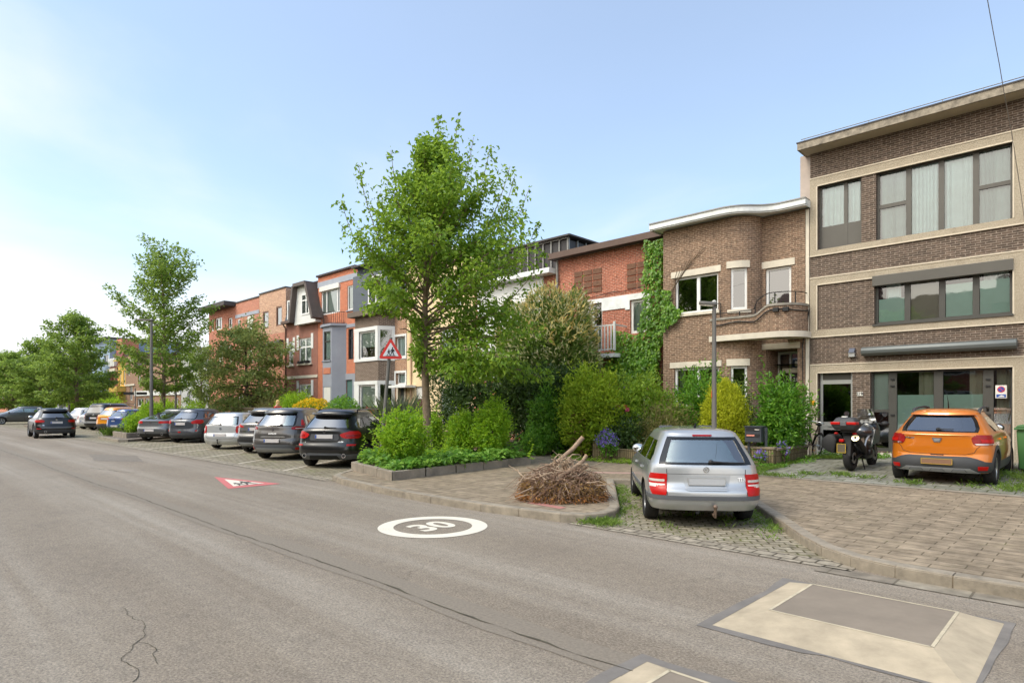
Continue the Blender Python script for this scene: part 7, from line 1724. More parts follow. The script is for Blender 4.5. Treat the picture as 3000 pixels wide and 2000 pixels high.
again(T3, 'lower tree filling the gap left of the far lamp post', (-88,17.5,0), 5.2, (1.2,.82))
again(T3, 'farthest tree, peeping between the leafy trees at the street end', (-126,19.5,0), 3.1, (1.5,.95))
eD = ev((.2,2.0),(.35,3.1),(.55,3.0),(.75,2.2),(.9,1.2),(1,.4))
tree('garden_tree', 'low spreading dark leaved tree behind the row of parked cars', (-40.3,16.9,.2), 6.4, eD, 21, limbs=46, h0=.24, el=(-12,48), up=.0, leaf=.20, n=12500, lm=L_DARK, bark=M_BARKD, tr=.16, flat=.45, droop=.5, group=None, clump=.26)
tree('garden_tree', 'slim young tree hidden between the dark tree and the second street tree', (-47.5,16.6,.2), 5.2, ev((.2,.9),(.5,1.7),(.8,1.1),(1,.3)), 33, limbs=26, h0=.25, leaf=.17, n=4500, lm=L_TREE2, tr=.07, group=None)
def shell(g, n, rx, ry, h, shape, nz=.18, sd=0, lo=.70):
    d = nrm(g.normal(0,1,(n,3)))
    if shape == 'box':
        f = g.randint(0,5,n); q = g.uniform(-1,1,(n,3)); ax = np.array([0,0,1,1,2])[f]; sg = np.array([-1,1,-1,1,1])[f]; q[np.arange(n),ax] = sg*g.uniform(lo,1.02,n); d2 = q; d = nrm(q*np.array([.6,.6,1]))
        P = d2*np.array([rx,ry,h/2])+np.array([0,0,h/2]); k = np.array([noise.noise(Vector(p*1.1)+Vector((sd,0,0))) for p in P]); P += d*(k*nz)[:,None]; return P, d
    k = np.array([1+nz*2*noise.noise(Vector(x*1.9)+Vector((sd*1.7,sd,0))) + nz*.9*noise.noise(Vector(x*4.7)+Vector((sd,0,sd*2))) for x in d])
    rr = k*(lo+(1.02-lo)*g.uniform(0,1,n)**.6)
    P = d*rr[:,None]
    if shape == 'cone':
        z = (P[:,2]+1)/2; w = np.clip(1.28*(1-np.clip(z,0,1)**1.5),.06,1)*np.where(z < .15, .75+z*1.6, 1); P[:,0] *= w/np.maximum(.25,np.sqrt(np.clip(1-np.clip(P[:,2],-1,1)**2,.06,1))); P[:,1] *= w/np.maximum(.25,np.sqrt(np.clip(1-np.clip(P[:,2],-1,1)**2,.06,1)))
    return P*np.array([rx,ry,h/2])+np.array([0,0,h/2]), d
def bush(name, label, loc, rx, ry, h, n, leaf, lm, shape='round', seed=0, cat='bush', group=None, ratio=.5, stems=5, nz=.24, upl=.35, inner=.22, lo=.66, shoots=.018, rad=.8, zoff=0.0):
    g = rs(seed+100); loc = np.array(loc, float); root = thing(name, label, cat, tuple(loc), group=group)
    P, d = shell(g, n, rx, ry, h, shape, nz, seed, lo); ok = P[:,2] > .03; P, d = P[ok], d[ok]; m = len(P)
    A = d*rad+g.normal(0,.55,(m,3))+np.array([0,0,upl]); N = d*.9+np.array([0,0,.5])+g.normal(0,.5,(m,3)); S = leaf*g.uniform(.65,1.3,m)
    k = int(n*inner); Pi, di = shell(g, k, rx*.72, ry*.72, h*.86, shape, nz, seed, .3); Pi = Pi[Pi[:,2] > .02]; k = len(Pi)
    P = np.r_[P, Pi]; A = np.r_[A, g.normal(0,1,(k,3))]; N = np.r_[N, g.normal(0,1,(k,3))]; S = np.r_[S, leaf*2.1*g.uniform(.8,1.2,k)]
    if shoots:
        ns = max(6, int(n*shoots)); Pt, dt = shell(g, ns*3, rx, ry, h, shape, nz, seed, .9); ok = Pt[:,2] > h*.25; Pt, dt = Pt[ok][:ns], dt[ok][:ns]
        for q_, e_ in zip(Pt, dt):
            L_ = g.uniform(.8,2.6)*leaf*1.6; e_ = nrm(e_*.8+np.array([0,0,.7])+g.normal(0,.35,3)); mm = 9; u = np.linspace(-.3,1,mm)[:,None]
            P = np.r_[P, q_+e_*L_*u+g.normal(0,leaf*.18,(mm,3))]; A = np.r_[A, e_*.7+g.normal(0,.5,(mm,3))]; N = np.r_[N, g.normal(0,1,(mm,3))+np.array([0,0,.4])]; S = np.r_[S, leaf*g.uniform(.6,1.1,mm)]
    P[:,2] += zoff
    mb = MB()
    for i in range(stems):
        a = i*2.4+seed; q = np.array([math.cos(a)*rx*.5, math.sin(a)*ry*.5, h*.62+zoff]); mb.tube([loc+np.array([math.cos(a)*.06,math.sin(a)*.06,-.02]), loc+q*np.array([.4,.4,.5]), loc+q], [.025,.018,.006], 5)
    mb.build('stem', M_STEM, root)
    addleaves(root, 'leaves', P+loc, A, N, S, lm, ratio)
    return root
# tall flowering shrub behind the hedge
fs = bush('flowering_shrub', 'tall shrub covered in cream and amber blossom behind the dark hedge', (-15.2,17.6,.6), 2.05, 1.5, 5.0, 10500, .19, L_CHEST, seed=4, cat='shrub', ratio=.28, nz=.16, zoff=.1)
def blossoms(root, loc, rx, ry, h, n, seed, m, name, zlo=-1, S=.2, lo=.95):
    g = rs(seed); P, d = shell(g, n, rx, ry, h, 'round', .16, 4, lo); ok = (d[:,2] > zlo) & (P[:,2] > .4); P, d = P[ok], d[ok]; k = len(P)
    addleaves(root, name, P+np.array(loc), d*.9+g.normal(0,.45,(k,3))+np.array([0,0,.25]), d+g.normal(0,.5,(k,3)), S*g.uniform(.7,1.3,k), m, .20, .10)
blossoms(fs, (-15.2,17.6,.7), 2.02, 1.52, 5.05, 4600, 5, L_BLOS, 'blossom', -.15, .22); blossoms(fs, (-15.2,17.6,.7), 2.04, 1.54, 5.1, 3600, 6, L_BLOSA, 'blossom', .25, .25)
bush('hedge', 'dark green unclipped hedge under the street tree', (-16.3,16.2,.15), 3.4, .75, 2.9, 11000, .12, L_HEDGE, 'box', 7, 'hedge', nz=.42, stems=9)
bush('shrub', 'glossy dark green shrub at the right end of the hedge', (-13.4,15.75,.15), .75, .6, 2.3, 3000, .12, L_LAUREL, 'round', 8, 'shrub', nz=.2)
bush('shrub', 'low green shrub at the foot of the dark hedge', (-13.6,15.2,.12), .55, .4, .9, 1400, .09, L_LAUREL, 'round', 9, 'shrub')
cy = bush('conifer', 'yellow green conifer with brown patches beside the brush pile', (-11.95,16.0,.15), .98, .85, 2.7, 7500, .14, L_CONY, 'round', 10, 'conifer', ratio=.34, nz=.22, upl=.6, stems=3)
g = rs(3); P, d = shell(g, 900, .8, .7, 2.2, 'round', .22, 10, .9); ok = (d[:,1] < .1) & (P[:,2] < 1.4) & (P[:,0] < .3); P = P[ok]; addleaves(cy, 'dead_foliage', P+np.array([-11.85,15.95,.2]), g.normal(0,1,(len(P),3)), g.normal(0,1,(len(P),3)), np.full(len(P), .14), L_BROWN, .3)
rb = bush('rose_bush', 'broad green garden bush with three pink roses low on its left side', (-11.1,17.3,.2), 1.35, 1.1, 2.55, 7000, .11, L_BUSH, 'round', 11, 'bush', nz=.3)
for (px, py, m) in ((1811,1190,L_PINK),(1832,1192,L_REDF),(1838,1199,L_PINK)):
    g = rs(px); p = fp(px, py, 16.15); k = 26; addleaves(rb, 'rose', np.array([p[0],16.15,p[1]])+g.normal(0,.018,(k,3)), g.normal(0,1,(k,3))+np.array([0,-.6,0]), g.normal(0,.6,(k,3))+np.array([0,-1,0]), np.full(k,.075), m, .9, .3)
bush('shrub', 'thin dark undergrowth shrub beneath the rose bush', (-11.0,16.1,.15), 1.3, .6, 1.3, 2600, .09, L_HEDGE, 'round', 12, 'shrub', nz=.3, lo=.35, inner=.1)
bush('laurel', 'bright laurel bush in front of the large ground floor window', (-9.0,17.9,.2), .82, .7, 2.5, 4200, .125, L_LAUREL, 'round', 13, 'bush', ratio=.42, nz=.3)
cg = bush('conifer', 'golden egg shaped conifer behind the near lamp post', (-7.85,16.85,.15), .60, .58, 2.28, 7000, .10, L_CONG, 'round', 14, 'conifer', ratio=.3, nz=.1, upl=.9, stems=2, lo=.75, shoots=.008)
g = rs(30); P, d = shell(g, 900, .56, .54, 2.0, 'round', .1, 14, .9); ok = P[:,2] < .95; P = P[ok]; addleaves(cg, 'dead_lower_foliage', P+np.array([-7.85,16.85,.2]), g.normal(0,.6,(len(P),3))+np.array([0,0,.8]), g.normal(0,1,(len(P),3)), np.full(len(P), .11), L_BROWN, .3)  # brown dead foliage on the lower part of the golden conifer
bush('shrub', 'dry olive shrub with thin leaning twigs behind the silver estate', (-9.5,16.35,.15), .85, .55, 1.55, 2600, .085, L_DRY, 'round', 16, 'shrub', nz=.3, lo=.45, inner=.08, ratio=.3)
bush('laurel', 'upright laurel bush beside the recessed front door', (-6.75,18.0,.2), .66, .62, 2.3, 3900, .14, L_LAUREL, 'round', 17, 'bush', ratio=.36, nz=.3)
bush('shrub', 'dull green bush behind the golden conifer', (-8.2,18.4,.2), .5, .5, 2.3, 1800, .09, L_CHEST, 'round', 18, 'shrub')
# planter on the corner
bush('shrub', 'bright green shrub at the front corner of the planter', (-12.5,9.05,.33), .62, .55, 1.28, 3200, .085, L_SHRUB, 'round', 20, 'shrub', group='shrubs in the corner planter', nz=.24)
bush('shrub', 'upright bright shrub at the back right of the planter', (-12.55,12.2,.33), .52, .48, 1.55, 3000, .085, L_SHRUB, 'round', 21, 'shrub', group='shrubs in the corner planter', nz=.24)
bush('shrub', 'bright shrub just right of the street tree trunk', (-13.55,12.0,.33), .50, .45, 1.2, 2400, .085, L_SHRUB, 'round', 22, 'shrub', group='shrubs in the corner planter', nz=.26)
bush('shrub', 'small bright shrub left of the street tree trunk', (-15.3,12.0,.33), .55, .5, 1.25, 2000, .085, L_SHRUB, 'round', 23, 'shrub', group='shrubs in the corner planter', nz=.26)
def inpoly(x, y, poly):
    c = False; j = len(poly)-1
    for i in range(len(poly)):
        xi, yi = poly[i]; xj, yj = poly[j]
        if (yi > y) != (yj > y) and x < (xj-xi)*(y-yi)/(yj-yi)+xi: c = not c
        j = i
    return c
def cover(name, label, poly, z, n, leaf, lm, seed, hmax=.35, cat='ground cover', ratio=.6):
    g = rs(seed); xs = [p[0] for p in poly]; ys = [p[1] for p in poly]; P = []
    while len(P) < n:
        x, y = g.uniform(min(xs),max(xs)), g.uniform(min(ys),max(ys))
        if inpoly(x, y, poly): P.append((x, y, z + max(.02, hmax*(.5+.9*noise.noise(Vector((x*1.3,y*1.3,seed)))))*g.uniform(.1,1)))
    P = np.array(P); m = len(P); o = link(name, leafmesh(name, P, g.normal(0,1,(m,3))*np.array([1,1,.35]), g.normal(0,.35,(m,3))+np.array([0,0,1]), leaf*g.uniform(.6,1.3,m), lm, ratio))
    return tag(o, label, cat, kind='stuff')
cover('ground_cover', 'broad leaved green ground cover filling the corner planter', [(-13.95,8.75),(-11.55,8.15),(-11.85,12.8),(-16.5,12.8)], .27, 6500, .15, L_COVER, 40, .42)
cover('ground_cover', 'leafy overhang along the right wall of the planter', [(-11.85,8.6),(-11.4,8.5),(-11.7,12.9),(-12.3,12.9)], .36, 1300, .15, L_COVER, 41, .22)
def spikes(name, label, spots, hgt, m, seed, per=16):
    g = rs(seed); P, A, N, S = [], [], [], []
    for x, y, z in spots:
        hh = hgt*g.uniform(.7,1.2)
        for k in range(per): f = k/per; P.append((x+g.normal(0,.02), y+g.normal(0,.02), z+hh*f)); a = g.uniform(0,6.28); A.append((math.cos(a), math.sin(a), .25)); N.append((0,0,1)); S.append(.13*(1.1-.7*f))
    o = link(name, leafmesh(name, np.array(P), np.array(A), np.array(N), np.array(S), m, .45)); return tag(o, label, 'weeds', kind='stuff')
g = rs(77); spikes('nettles', 'tall nettle stems standing out of the planter', [(-13.0+g.normal(0,.7), 10.4+g.normal(0,1.0), .35) for _ in range(34)]+[(-14.0+g.normal(0,.15), 9.2+g.normal(0,.3), .35) for _ in range(7)], .62, L_SHRUB, 78)
def tufts(name, label, spots, m, seed, blades=16, hgt=.16, cat='weeds', spread=.07):
    g = rs(seed); P, A, N, S = [], [], [], []
    for x, y, z in spots:
        for k in range(blades):
            a = g.uniform(0,6.28); P.append((x+g.normal(0,spread), y+g.normal(0,spread), z)); e = g.uniform(.5,1.6); A.append((math.cos(a), math.sin(a), e)); N.append((math.cos(a)*-e, math.sin(a)*-e, 1)); S.append(hgt*g.uniform(.4,1.2))
    o = link(name, leafmesh(name, np.array(P), np.array(A), np.array(N), np.array(S), m, .10, .03)); return tag(o, label, cat, kind='stuff')
g = rs(9); sp = []
for _ in range(55): sp.append((-5.55+g.normal(0,.16), 7.62+g.normal(0,.10), .01))
for _ in range(60): u = g.uniform(0,1); sp.append((-5.9-u*1.9+g.normal(0,.12), 8.7+u*2.7+g.normal(0,.12), .006))
for _ in range(70): u = g.uniform(0,1); sp.append((-3.4-u*2.4+g.normal(0,.14)-.12, 9.0+u*3.4+g.normal(0,.14)-.1, .006))
for _ in range(40): sp.append((g.uniform(-6.0,-3.2), g.uniform(8.0,10.2), .006))
tufts('weeds', 'grass tufts growing along the kerbs of the cobbled bay', sp, L_GRASS, 10, 14, .12)
sp = []
for _ in range(26): sp.append((g.uniform(-6.4,-5.0), 14.58+g.normal(0,.10), .135))
for _ in range(60): sp.append((-6.2+g.normal(0,.10), g.uniform(14.7,18.5), .17+.02))
for _ in range(100): sp.append((-1.1+g.normal(0,.5), 17.2+g.normal(0,.55), .24))
for _ in range(60): sp.append((-1.2+g.normal(0,.3), 15.6+g.normal(0,.5), .17))
for c_ in ((-4.55,15.6),(-4.1,15.3),(-2.95,14.9),(-5.0,15.2)):
    for _ in range(8): sp.append((c_[0]+g.normal(0,.20), c_[1]+g.normal(0,.05), .16))
for _ in range(120): u = g.uniform(0,1); sp.append((-6.0+u*1.35, 18.4+u*.9+g.normal(0,.12), .29))
tufts('weeds', 'grass and weeds sprouting along the edges of the driveway', sp, L_GRASS, 11, 14, .15)
g = rs(50); sp2 = [(-6.55+g.normal(0,.16), 15.0+g.uniform(0,2.6), .12) for _ in range(60)]
cover('weeds', 'leafy weeds at the foot of the low garden wall by the mailbox', [(-7.2,15.4),(-6.15,15.2),(-5.6,17.8),(-6.2,18.4)], .13, 1500, .07, L_LAUREL, 51, .28, 'weeds')
cover('weeds', 'weeds along the wall below the doors of the dark brick house', [(-6.2,19.3),(-4.4,19.3),(-4.4,19.85),(-6.2,19.85)], .3, 700, .07, L_LAUREL, 52, .22, 'weeds')
cover('fallen_leaves', 'leaves and green scraps along the foot of the garden wall behind the brush pile', [(-12.6,14.7),(-9.4,14.7),(-9.4,15.3),(-12.6,15.3)], .12, 900, .08, L_BUSH, 53, .2, 'weeds')
# ivy on the corner of the two houses
def ivy(name, label, regions, seed, n):
    g = rs(seed); P, A, N = [], [], []
    tot = []
    for poly, Y, th in regions:
        xs = [p[0] for p in poly]; ys = [p[1] for p in poly]; area = (max(xs)-min(xs))*(max(ys)-min(ys)); tot.append(area)
    for (poly, Y, th), ar in zip(regions, tot):
        xs = [p[0] for p in poly]; ys = [p[1] for p in poly]; k = int(n*ar/sum(tot))
        for _ in range(k):
            x, y = g.uniform(min(xs),max(xs)), g.uniform(min(ys),max(ys))
            j = 9*noise.noise(Vector((x*.035,y*.035,3))); 
            if inpoly(x+j, y+j*.6, poly):
                X, Z = fp(x, y, Y); th_ = th*(.45+.8*abs(noise.noise(Vector((X*2,Z*2,1)))))
                P.append((X, Y-g.uniform(.02,th_), Z)); A.append((g.normal(0,.45), -.45+g.normal(0,.25), -1)); N.append((g.normal(0,.4), -1, .45+g.normal(0,.3)))
    root = thing(name, label, 'climbing plant', (-11.6,19.6,.2))
    addleaves(root, 'leaves', np.array(P), np.array(A), np.array(N), .105*g.uniform(.7,1.3,len(P)), L_IVY, .8, .08)
    q = MB()
    for a in (0, .12, -.1): q.tube([(-11.62+a,19.75,.2),(-11.7+a*2,19.85,2.2),(-11.55+a,19.9,4.0),(-11.6+a*1.5,19.9,6.2)], [.03,.025,.018,.008], 5)
    for i in range(7): q.tube([(-11.1+.05*i,19.16,5.2+.1*i),(-10.8+.12*i,19.16,5.9+.12*i),(-10.6+.16*i,19.16,6.5+.08*i)], .008, 4)
    q.build('stem', M_STEM, root); return root
ivy('ivy', 'thick green ivy climbing the corner between the orange and tan brick houses', [
    ([(1900,705),(1955,700),(1952,760),(1945,800),(1942,870),(1955,985),(1930,1060),(1938,1110),(1850,1120),(1790,1110),(1800,1080),(1850,1035),(1880,960),(1890,900),(1893,830),(1898,760)], 19.75, .40),
    ([(1690,1020),(1800,1035),(1800,965),(1830,970),(1890,990),(1935,1050),(1930,1110),(1800,1110),(1770,1075),(1800,1045),(1690,1042)], 19.7, .38),
    ([(1942,850),(1965,848),(1975,890),(2000,910),(1990,935),(1960,955),(1942,975)], 19.15, .16)], 61, 15000)
# gardens further along
bush('shrub', 'round clipped green bush in front of the dark brick bay', (-27.8,16.5,.2), .98, .9, 2.0, 3200, .11, L_LAUREL, 'round', 24, 'bush', nz=.07, shoots=0)
yb = bush('flowering_shrub', 'low dome of bright yellow flowers between two green bushes', (-31.1,16.6,.2), 1.25, .9, 1.85, 2200, .11, L_BUSH, 'round', 25, 'shrub', nz=.08, shoots=0)
g = rs(5); P, d = shell(g, 3200, 1.26, .92, 1.88, 'round', .08, 25, .96); ok = d[:,2] > -.25; P, d = P[ok], d[ok]; addleaves(yb, 'flowers', P+np.array([-31.1,16.6,.22]), d+g.normal(0,.5,(len(P),3)), d+g.normal(0,.4,(len(P),3)), np.full(len(P),.10), L_YELF, .8)
bush('shrub', 'fresh green mounded bush left of the yellow flowers', (-34.2,17.2,.2), 1.25, 1.0, 2.25, 3600, .12, L_SHRUB, 'round', 26, 'bush', nz=.16)
bush('shrub', 'pale flowering shrub beside the person in red', (-37.0,17.0,.2), 1.2, .8, 2.0, 2200, .11, L_DRY, 'round', 27, 'bush', nz=.25, lo=.4)
bush('shrub', 'light green shrub at the foot of the tall lamp on the island', (-38.9,11.0,.3), .85, .7, 1.6, 2200, .12, L_SHRUB, 'round', 28, 'shrub', nz=.2)
bush('shrub', 'light green shrub spilling toward the road from the island tip', (-37.2,9.7,.3), .6, .5, 1.0, 1300, .10, L_SHRUB, 'round', 29, 'shrub', nz=.25)
bush('shrub', 'green shrub under the second street tree', (-44.5,15.2,.15), 1.0, .7, 1.7, 1600, .13, L_SHRUB, 'round', 30, 'shrub')
bush('shrub', 'green shrub in front of the pale grey house', (-53.5,16.2,.2), 1.6, .8, 1.9, 2000, .15, L_SHRUB, 'round', 31, 'shrub')
bush('hedge', 'long clipped light green hedge before the far houses', (-82,16.2,.12), 13.5, .6, 2.05, 7000, .24, L_SHRUB, 'box', 32, 'hedge', nz=.12, stems=6)
bush('hedge', 'taller dark hedge behind the light green hedge', (-88,18.2,.12), 9, .6, 2.9, 3500, .26, L_BUSH, 'box', 34, 'hedge', nz=.15, stems=4)
bush('shrub', 'dark green shrub under the trees at the far left', (-72,15.4,.12), 2.0, 1.0, 2.2, 2200, .2, L_BUSH, 'round', 35, 'shrub')
def grass_clump(label, loc, hgt, n, m, seed, spread=.18):
    g = rs(seed); root = thing('ornamental_grass', label, 'plant', loc); a = g.uniform(0,6.28,n); e = g.uniform(1.2,4.5,n)
    P = np.array(loc)+np.c_[g.normal(0,spread,n), g.normal(0,spread,n), np.zeros(n)]; A = np.c_[np.cos(a), np.sin(a), e]
    addleaves(root, 'blades', P, A, np.c_[-np.cos(a)*e, -np.sin(a)*e, np.ones(n)], hgt*g.uniform(.5,1.15,n), m, .022, .01); return root
grass_clump('tall grey green ornamental grass beside the canopy door', (-24.9,17.8,.3), 2.0, 420, L_GRASSG, 3, .30)
grass_clump('shorter ornamental grass left of the canopy door', (-25.9,17.6,.3), 1.3, 260, L_GRASS, 4, .3)
grass_clump('light grass tuft on the island before the blue hatchback', (-38.3,8.9,.12), .55, 300, L_GRASS, 5, .22)
def flowerpatch(name, label, loc, rx, h, n, m, seed, cat='flowers'):
    r = bush(name, label, loc, rx, rx*.6, h, int(n*.9), .075, L_LAUREL, 'round', seed, cat, nz=.2, stems=3, lo=.4)
    g = rs(seed); P, d = shell(g, n, rx, rx*.6, h, 'round', .2, seed, .9); ok = d[:,2] > -.2; P, d = P[ok], d[ok]
    addleaves(r, 'flowers', P+np.array(loc)+np.array([0,-.05,.05]), g.normal(0,1,(len(P),3)), d+g.normal(0,.4,(len(P),3)), np.full(len(P),.065), m, .8); return r
flowerpatch('purple_flowers', 'clump of purple bellflowers on the low garden wall behind the brush pile', (-10.75,15.25,.25), .36, .72, 420, L_PURP, 71)
flowerpatch('purple_flowers', 'small purple flowers at the end of the wall near the bicycle', (-6.25,16.9,.2), .18, .55, 110, L_PURP, 72)
flowerpatch('purple_flowers', 'few purple flowers low on the wall behind the mailbox post', (-6.55,16.15,.2), .14, .36, 70, L_PURP, 73)
flowerpatch('pink_flowers', 'pink flowers under the bay window of the dark brick house', (-26.9,18.3,.5), .45, 1.2, 330, L_PINK, 74)
flowerpatch('red_flowers', 'red flowers left of the pink ones under the bay window', (-28.1,18.3,.5), .4, 1.15, 300, L_REDF, 75)
# ---------------------------------------------------------------- street furniture and loose things
M_POLE = mat('lamp_pole_grey', '#6f6c67', .6, .2, var=.08)
M_ANTH = mat('anthracite_box', '#3b4046', .5, .1, var=.08)
M_GREEN = mat('bin_green', '#3f6b3a', .55, var=.12, vs=3)
M_WOOD = mat('cut_branch', '#97806a', .9, var=.3, vs=10, bump=.6, bs=40)
M_CUT = mat('sawn_wood', '#c59a68', .85, var=.15, vs=12)
M_TWIG = mat('dry_twigs', '#856a56', .95, var=.3, vs=12)
L_DEAD = leafmat('dead_needles', '#86683a', '#a98550', '#c4a068', .25, .8)
L_DEADO = leafmat('dead_needles_rust', '#a86c38', '#bd8146', '#cf9a5a', .25, .8)
M_CORT = mat('rust_steel', '#7d4527', .85, var=.25, vs=3)
def lamp(label, x, y, h, r0, r1, arm, head, z0=.12, tagz=None):
    t = thing('street_lamp', label, 'street lamp', (x, y, z0)); u = Vector((-CA, -SA, 0))
    q = MB(); q.tube([(x,y,z0),(x,y,z0+.6),(x,y,h)], [r0,r0,r1], 12); q.lathe([(r0*1.7,z0),(r0*1.7,z0+.03),(r0*1.05,z0+.06)], (x,y,0), 'z', 14); q.build('pole', M_POLE, t, smooth=50)
    q = MB(); c = Vector((x,y,h)); v = Vector((-u.y,u.x,0))
    pl = [(-.10,-.5),(.15,-.55),(.75,-.5),(1.0,-.25),(1.0,.25),(.75,.5),(.15,.55),(-.10,.5)]
    q.prism(pl, 0, .075, lambda a, b, w_: c + u*(a*arm) + v*(b*head) + Vector((0,0,w_+.02+.03*a))); hd = q.build('lamp_head', M_POLE, t, bevel=.015, smooth=40)
    q = MB(); q.prism([(a*.8+.15, b*.7) for a, b in pl], -.012, 0, lambda a, b, w_: c + u*(a*arm) + v*(b*head) + Vector((0,0,w_+.018+.03*a))); q.build('diffuser', M_LCLR, hd)
    q = MB(); q.lathe([(.05,h+.09),(.055,h+.13),(.0,h+.16)], (x,y,0), 'z', 12); q.build('sensor_cap', M_SHUT, hd)
    if tagz:
        q = MB(); q.sheet(lambda a_, b_: Vector((x+r0*1.04*math.cos(R(170+75*a_)), y+r0*1.04*math.sin(R(170+75*a_)), tagz+.17*b_+.02*math.sin(9*a_))), 8, 3); q.build('orange_tag', mat('orange_spray','#d2562e',.7,var=.3,vs=30), t, smooth=60)
    return t
lamp('short grey lamp post with an orange mark before the tan brick house', -6.92, 14.25, 4.18, .065, .045, .36, .20, .12, 1.95)
lamp('tall grey lamp post on the second island before the layered street tree', -37.75, 10.65, 6.35, .10, .065, .8, .22)
lamp('far lamp post rising above the black SUV on the road', -66.5, 12.2, 5.75, .10, .07, .9, .24)
def pole(name, label, cat, x, y, z0, z1, r):
    t = thing(name, label, cat, (x,y,z0)); q = MB(); q.tube([(x,y,z0),(x,y,z1)], r, 10); q.build('pole', M_POLE, t, smooth=50); return t
pole('metal_post', 'plain grey post right of the second street tree trunk', 'post', -46.4, 14.6, .12, 5.2, .07)
# ---- school warning sign
sx_, sy_ = -14.5, 9.95
t = thing('warning_sign', 'red bordered triangular sign with two walking children on a leaning post', 'road sign', (sx_, sy_, .3))
nn = Vector((.80,-.60,0)); uu = Vector((.60,.80,0)); top = Vector((sx_,sy_,0)) + uu*.14
q = MB(); q.tube([(sx_-.12,sy_-.09,.27),(top.x,top.y,3.66)], [.05,.045], 12); q.build('post', M_POLE, t, smooth=50)
C0 = Vector((top.x,top.y,3.27)) + nn*.06
def tri(s, rr=.16):
    pts = [Vector((0,.56)), Vector((-.5,-.30)), Vector((.5,-.30))]; out = []
    for i in range(3):
        p, a, b = pts[i], pts[i-1], pts[(i+1) % 3]; da, db = (a-p).normalized(), (b-p).normalized(); p0, p1 = p+da*rr, p+db*rr
        for k in range(6): w_ = k/5; out.append((p0*(1-w_)*(1-w_)+p*2*w_*(1-w_)+p1*w_*w_)*s)
    return out[::-1] if False else out
S3 = lambda d: (lambda u, v, w_: C0 + uu*u + Vector((0,0,v)) + nn*(w_+d))
q = MB(); q.prism([tuple(p) for p in tri(.69)], -.012, .012, S3(0)); sg = q.build('sign_plate', M_SIGNR, t)
q = MB(); q.prism([(p.x, p.y) for p in tri(.44, .045)], .012, .016, S3(0)); q.build('white_field', M_SIGNW, sg)
q = MB()
for k, poly in enumerate(child_glyph()): q.prism([(u*.22, -.118+v*.265) for u, v in poly], .016, .019+.0004*k, S3(0))
q.build('children_pictogram', M_BLACK, sg)
q = MB(); q.prism([(-.06,-.1),(.06,-.1),(.06,.1),(-.06,.1)], -.06, -.012, S3(0)); q.build('bracket', M_ZINC, sg)
# ---- mailbox on two posts
t = thing('mailbox', 'anthracite letterbox on two posts beside the silver estate', 'mailbox', (-6.75,16.3,.12)); F = Frame((-6.98,16.15), (1,.12))
q = MB(); F.box(q, 0, .42, 0, .33, .80, 1.20); mbx = q.build('box', M_ANTH, t, bevel=.01)
q = MB(); F.box(q, -.02, .44, -.03, .36, 1.20, 1.225); q.build('lid', M_ANTH, mbx)
q = MB(); F.box(q, .03, .39, -.012, 0, 1.10, 1.17); q.build('flap', M_BLACK, mbx); q = MB(); F.box(q, .26, .37, -.016, -.0125, 1.125, 1.145); q.build('name_label', M_NUM, mbx)
q = MB(); F.box(q, .04, .38, -.012, 0, .94, 1.02); q.build('paper_slot', M_BLACK, mbx); q = MB(); F.box(q, .05, .25, -.017, -.0125, .96, 1.0); text_on(q, '', .01, (0,0,0), (1,0,0), (0,0,1)) if False else None; q.build('sticker', M_PINK2 if False else mat('red_white_sticker','#d98a78',.5,var=.3,vs=60), mbx)
for a in (.03, .47):
    q = MB(); F.box(q, a, a+.06, .14, .20, .12, .80 if a < .1 else 1.19); q.build('post', M_ANTH, t)
q = MB(); F.box(q, -.3, .55, .02, .32, .10, .16); q.build('base_slab', M_KERB, t)
# ---- low garden walls
M_RIB = brick('ribbed_wall_brick', '#8f8062', '#7a6c50', '#574d3a', .065, .22, .012, var=.5, off=0, stain=.3, grime='#4a4a2c')
M_CAP = mat('wall_cap', '#8b7d68', .9, var=.3, vs=4, bump=.4)
def gwall(label, x0, x1, y0, y1, z1, cap=True, ends=()):
    t = thing('garden_wall', label, 'wall', ((x0+x1)/2,(y0+y1)/2,.12), group='low garden walls'); q = MB(); q.box(x0,x1,y0,y1,.10,z1); q.build('wall', M_RIB, t, bevel=.01)
    if cap: q = MB(); q.box(x0-.03,x1+.03,y0-.03,y1+.03,z1,z1+.06); q.build('coping', M_CAP, t, bevel=.012)
    for a in ends: q = MB(); q.box(a-.13,a+.13,y0-.02,y1+.02,.10,z1+.22); q.build('pier', M_RIB, t, bevel=.01)
    return t
gwall('low ribbed brick garden wall right of the purple bellflowers', -10.55, -9.3, 15.42, 15.56, .48, False)
gwall('slightly higher wall piece directly behind the purple bellflowers', -11.45, -10.56, 15.42, 15.56, .66, False)
gwall('stepped low garden wall behind the mailbox', -7.6, -6.3, 16.35, 16.50, .62, True)
gwall('stone garden wall running toward the house beside the bicycle', -6.42, -6.28, 16.52, 18.8, .58, True)
gwall('grey garden wall in front of the cream house', -23.6, -19.9, 16.2, 16.36, 1.15, True, (-21.0,))
gwall('brown boarded garden wall under the dark spreading tree', -40.6, -36.9, 16.0, 16.2, 1.55, True)
t = thing('planter_box', 'rust coloured steel planter box with ornamental grass', 'planter', (-24.2,17.0,.12)); q = MB(); q.box(-26.4,-22.6,16.75,17.9,.10,1.0); q.build('box', M_CORT, t, bevel=.01)
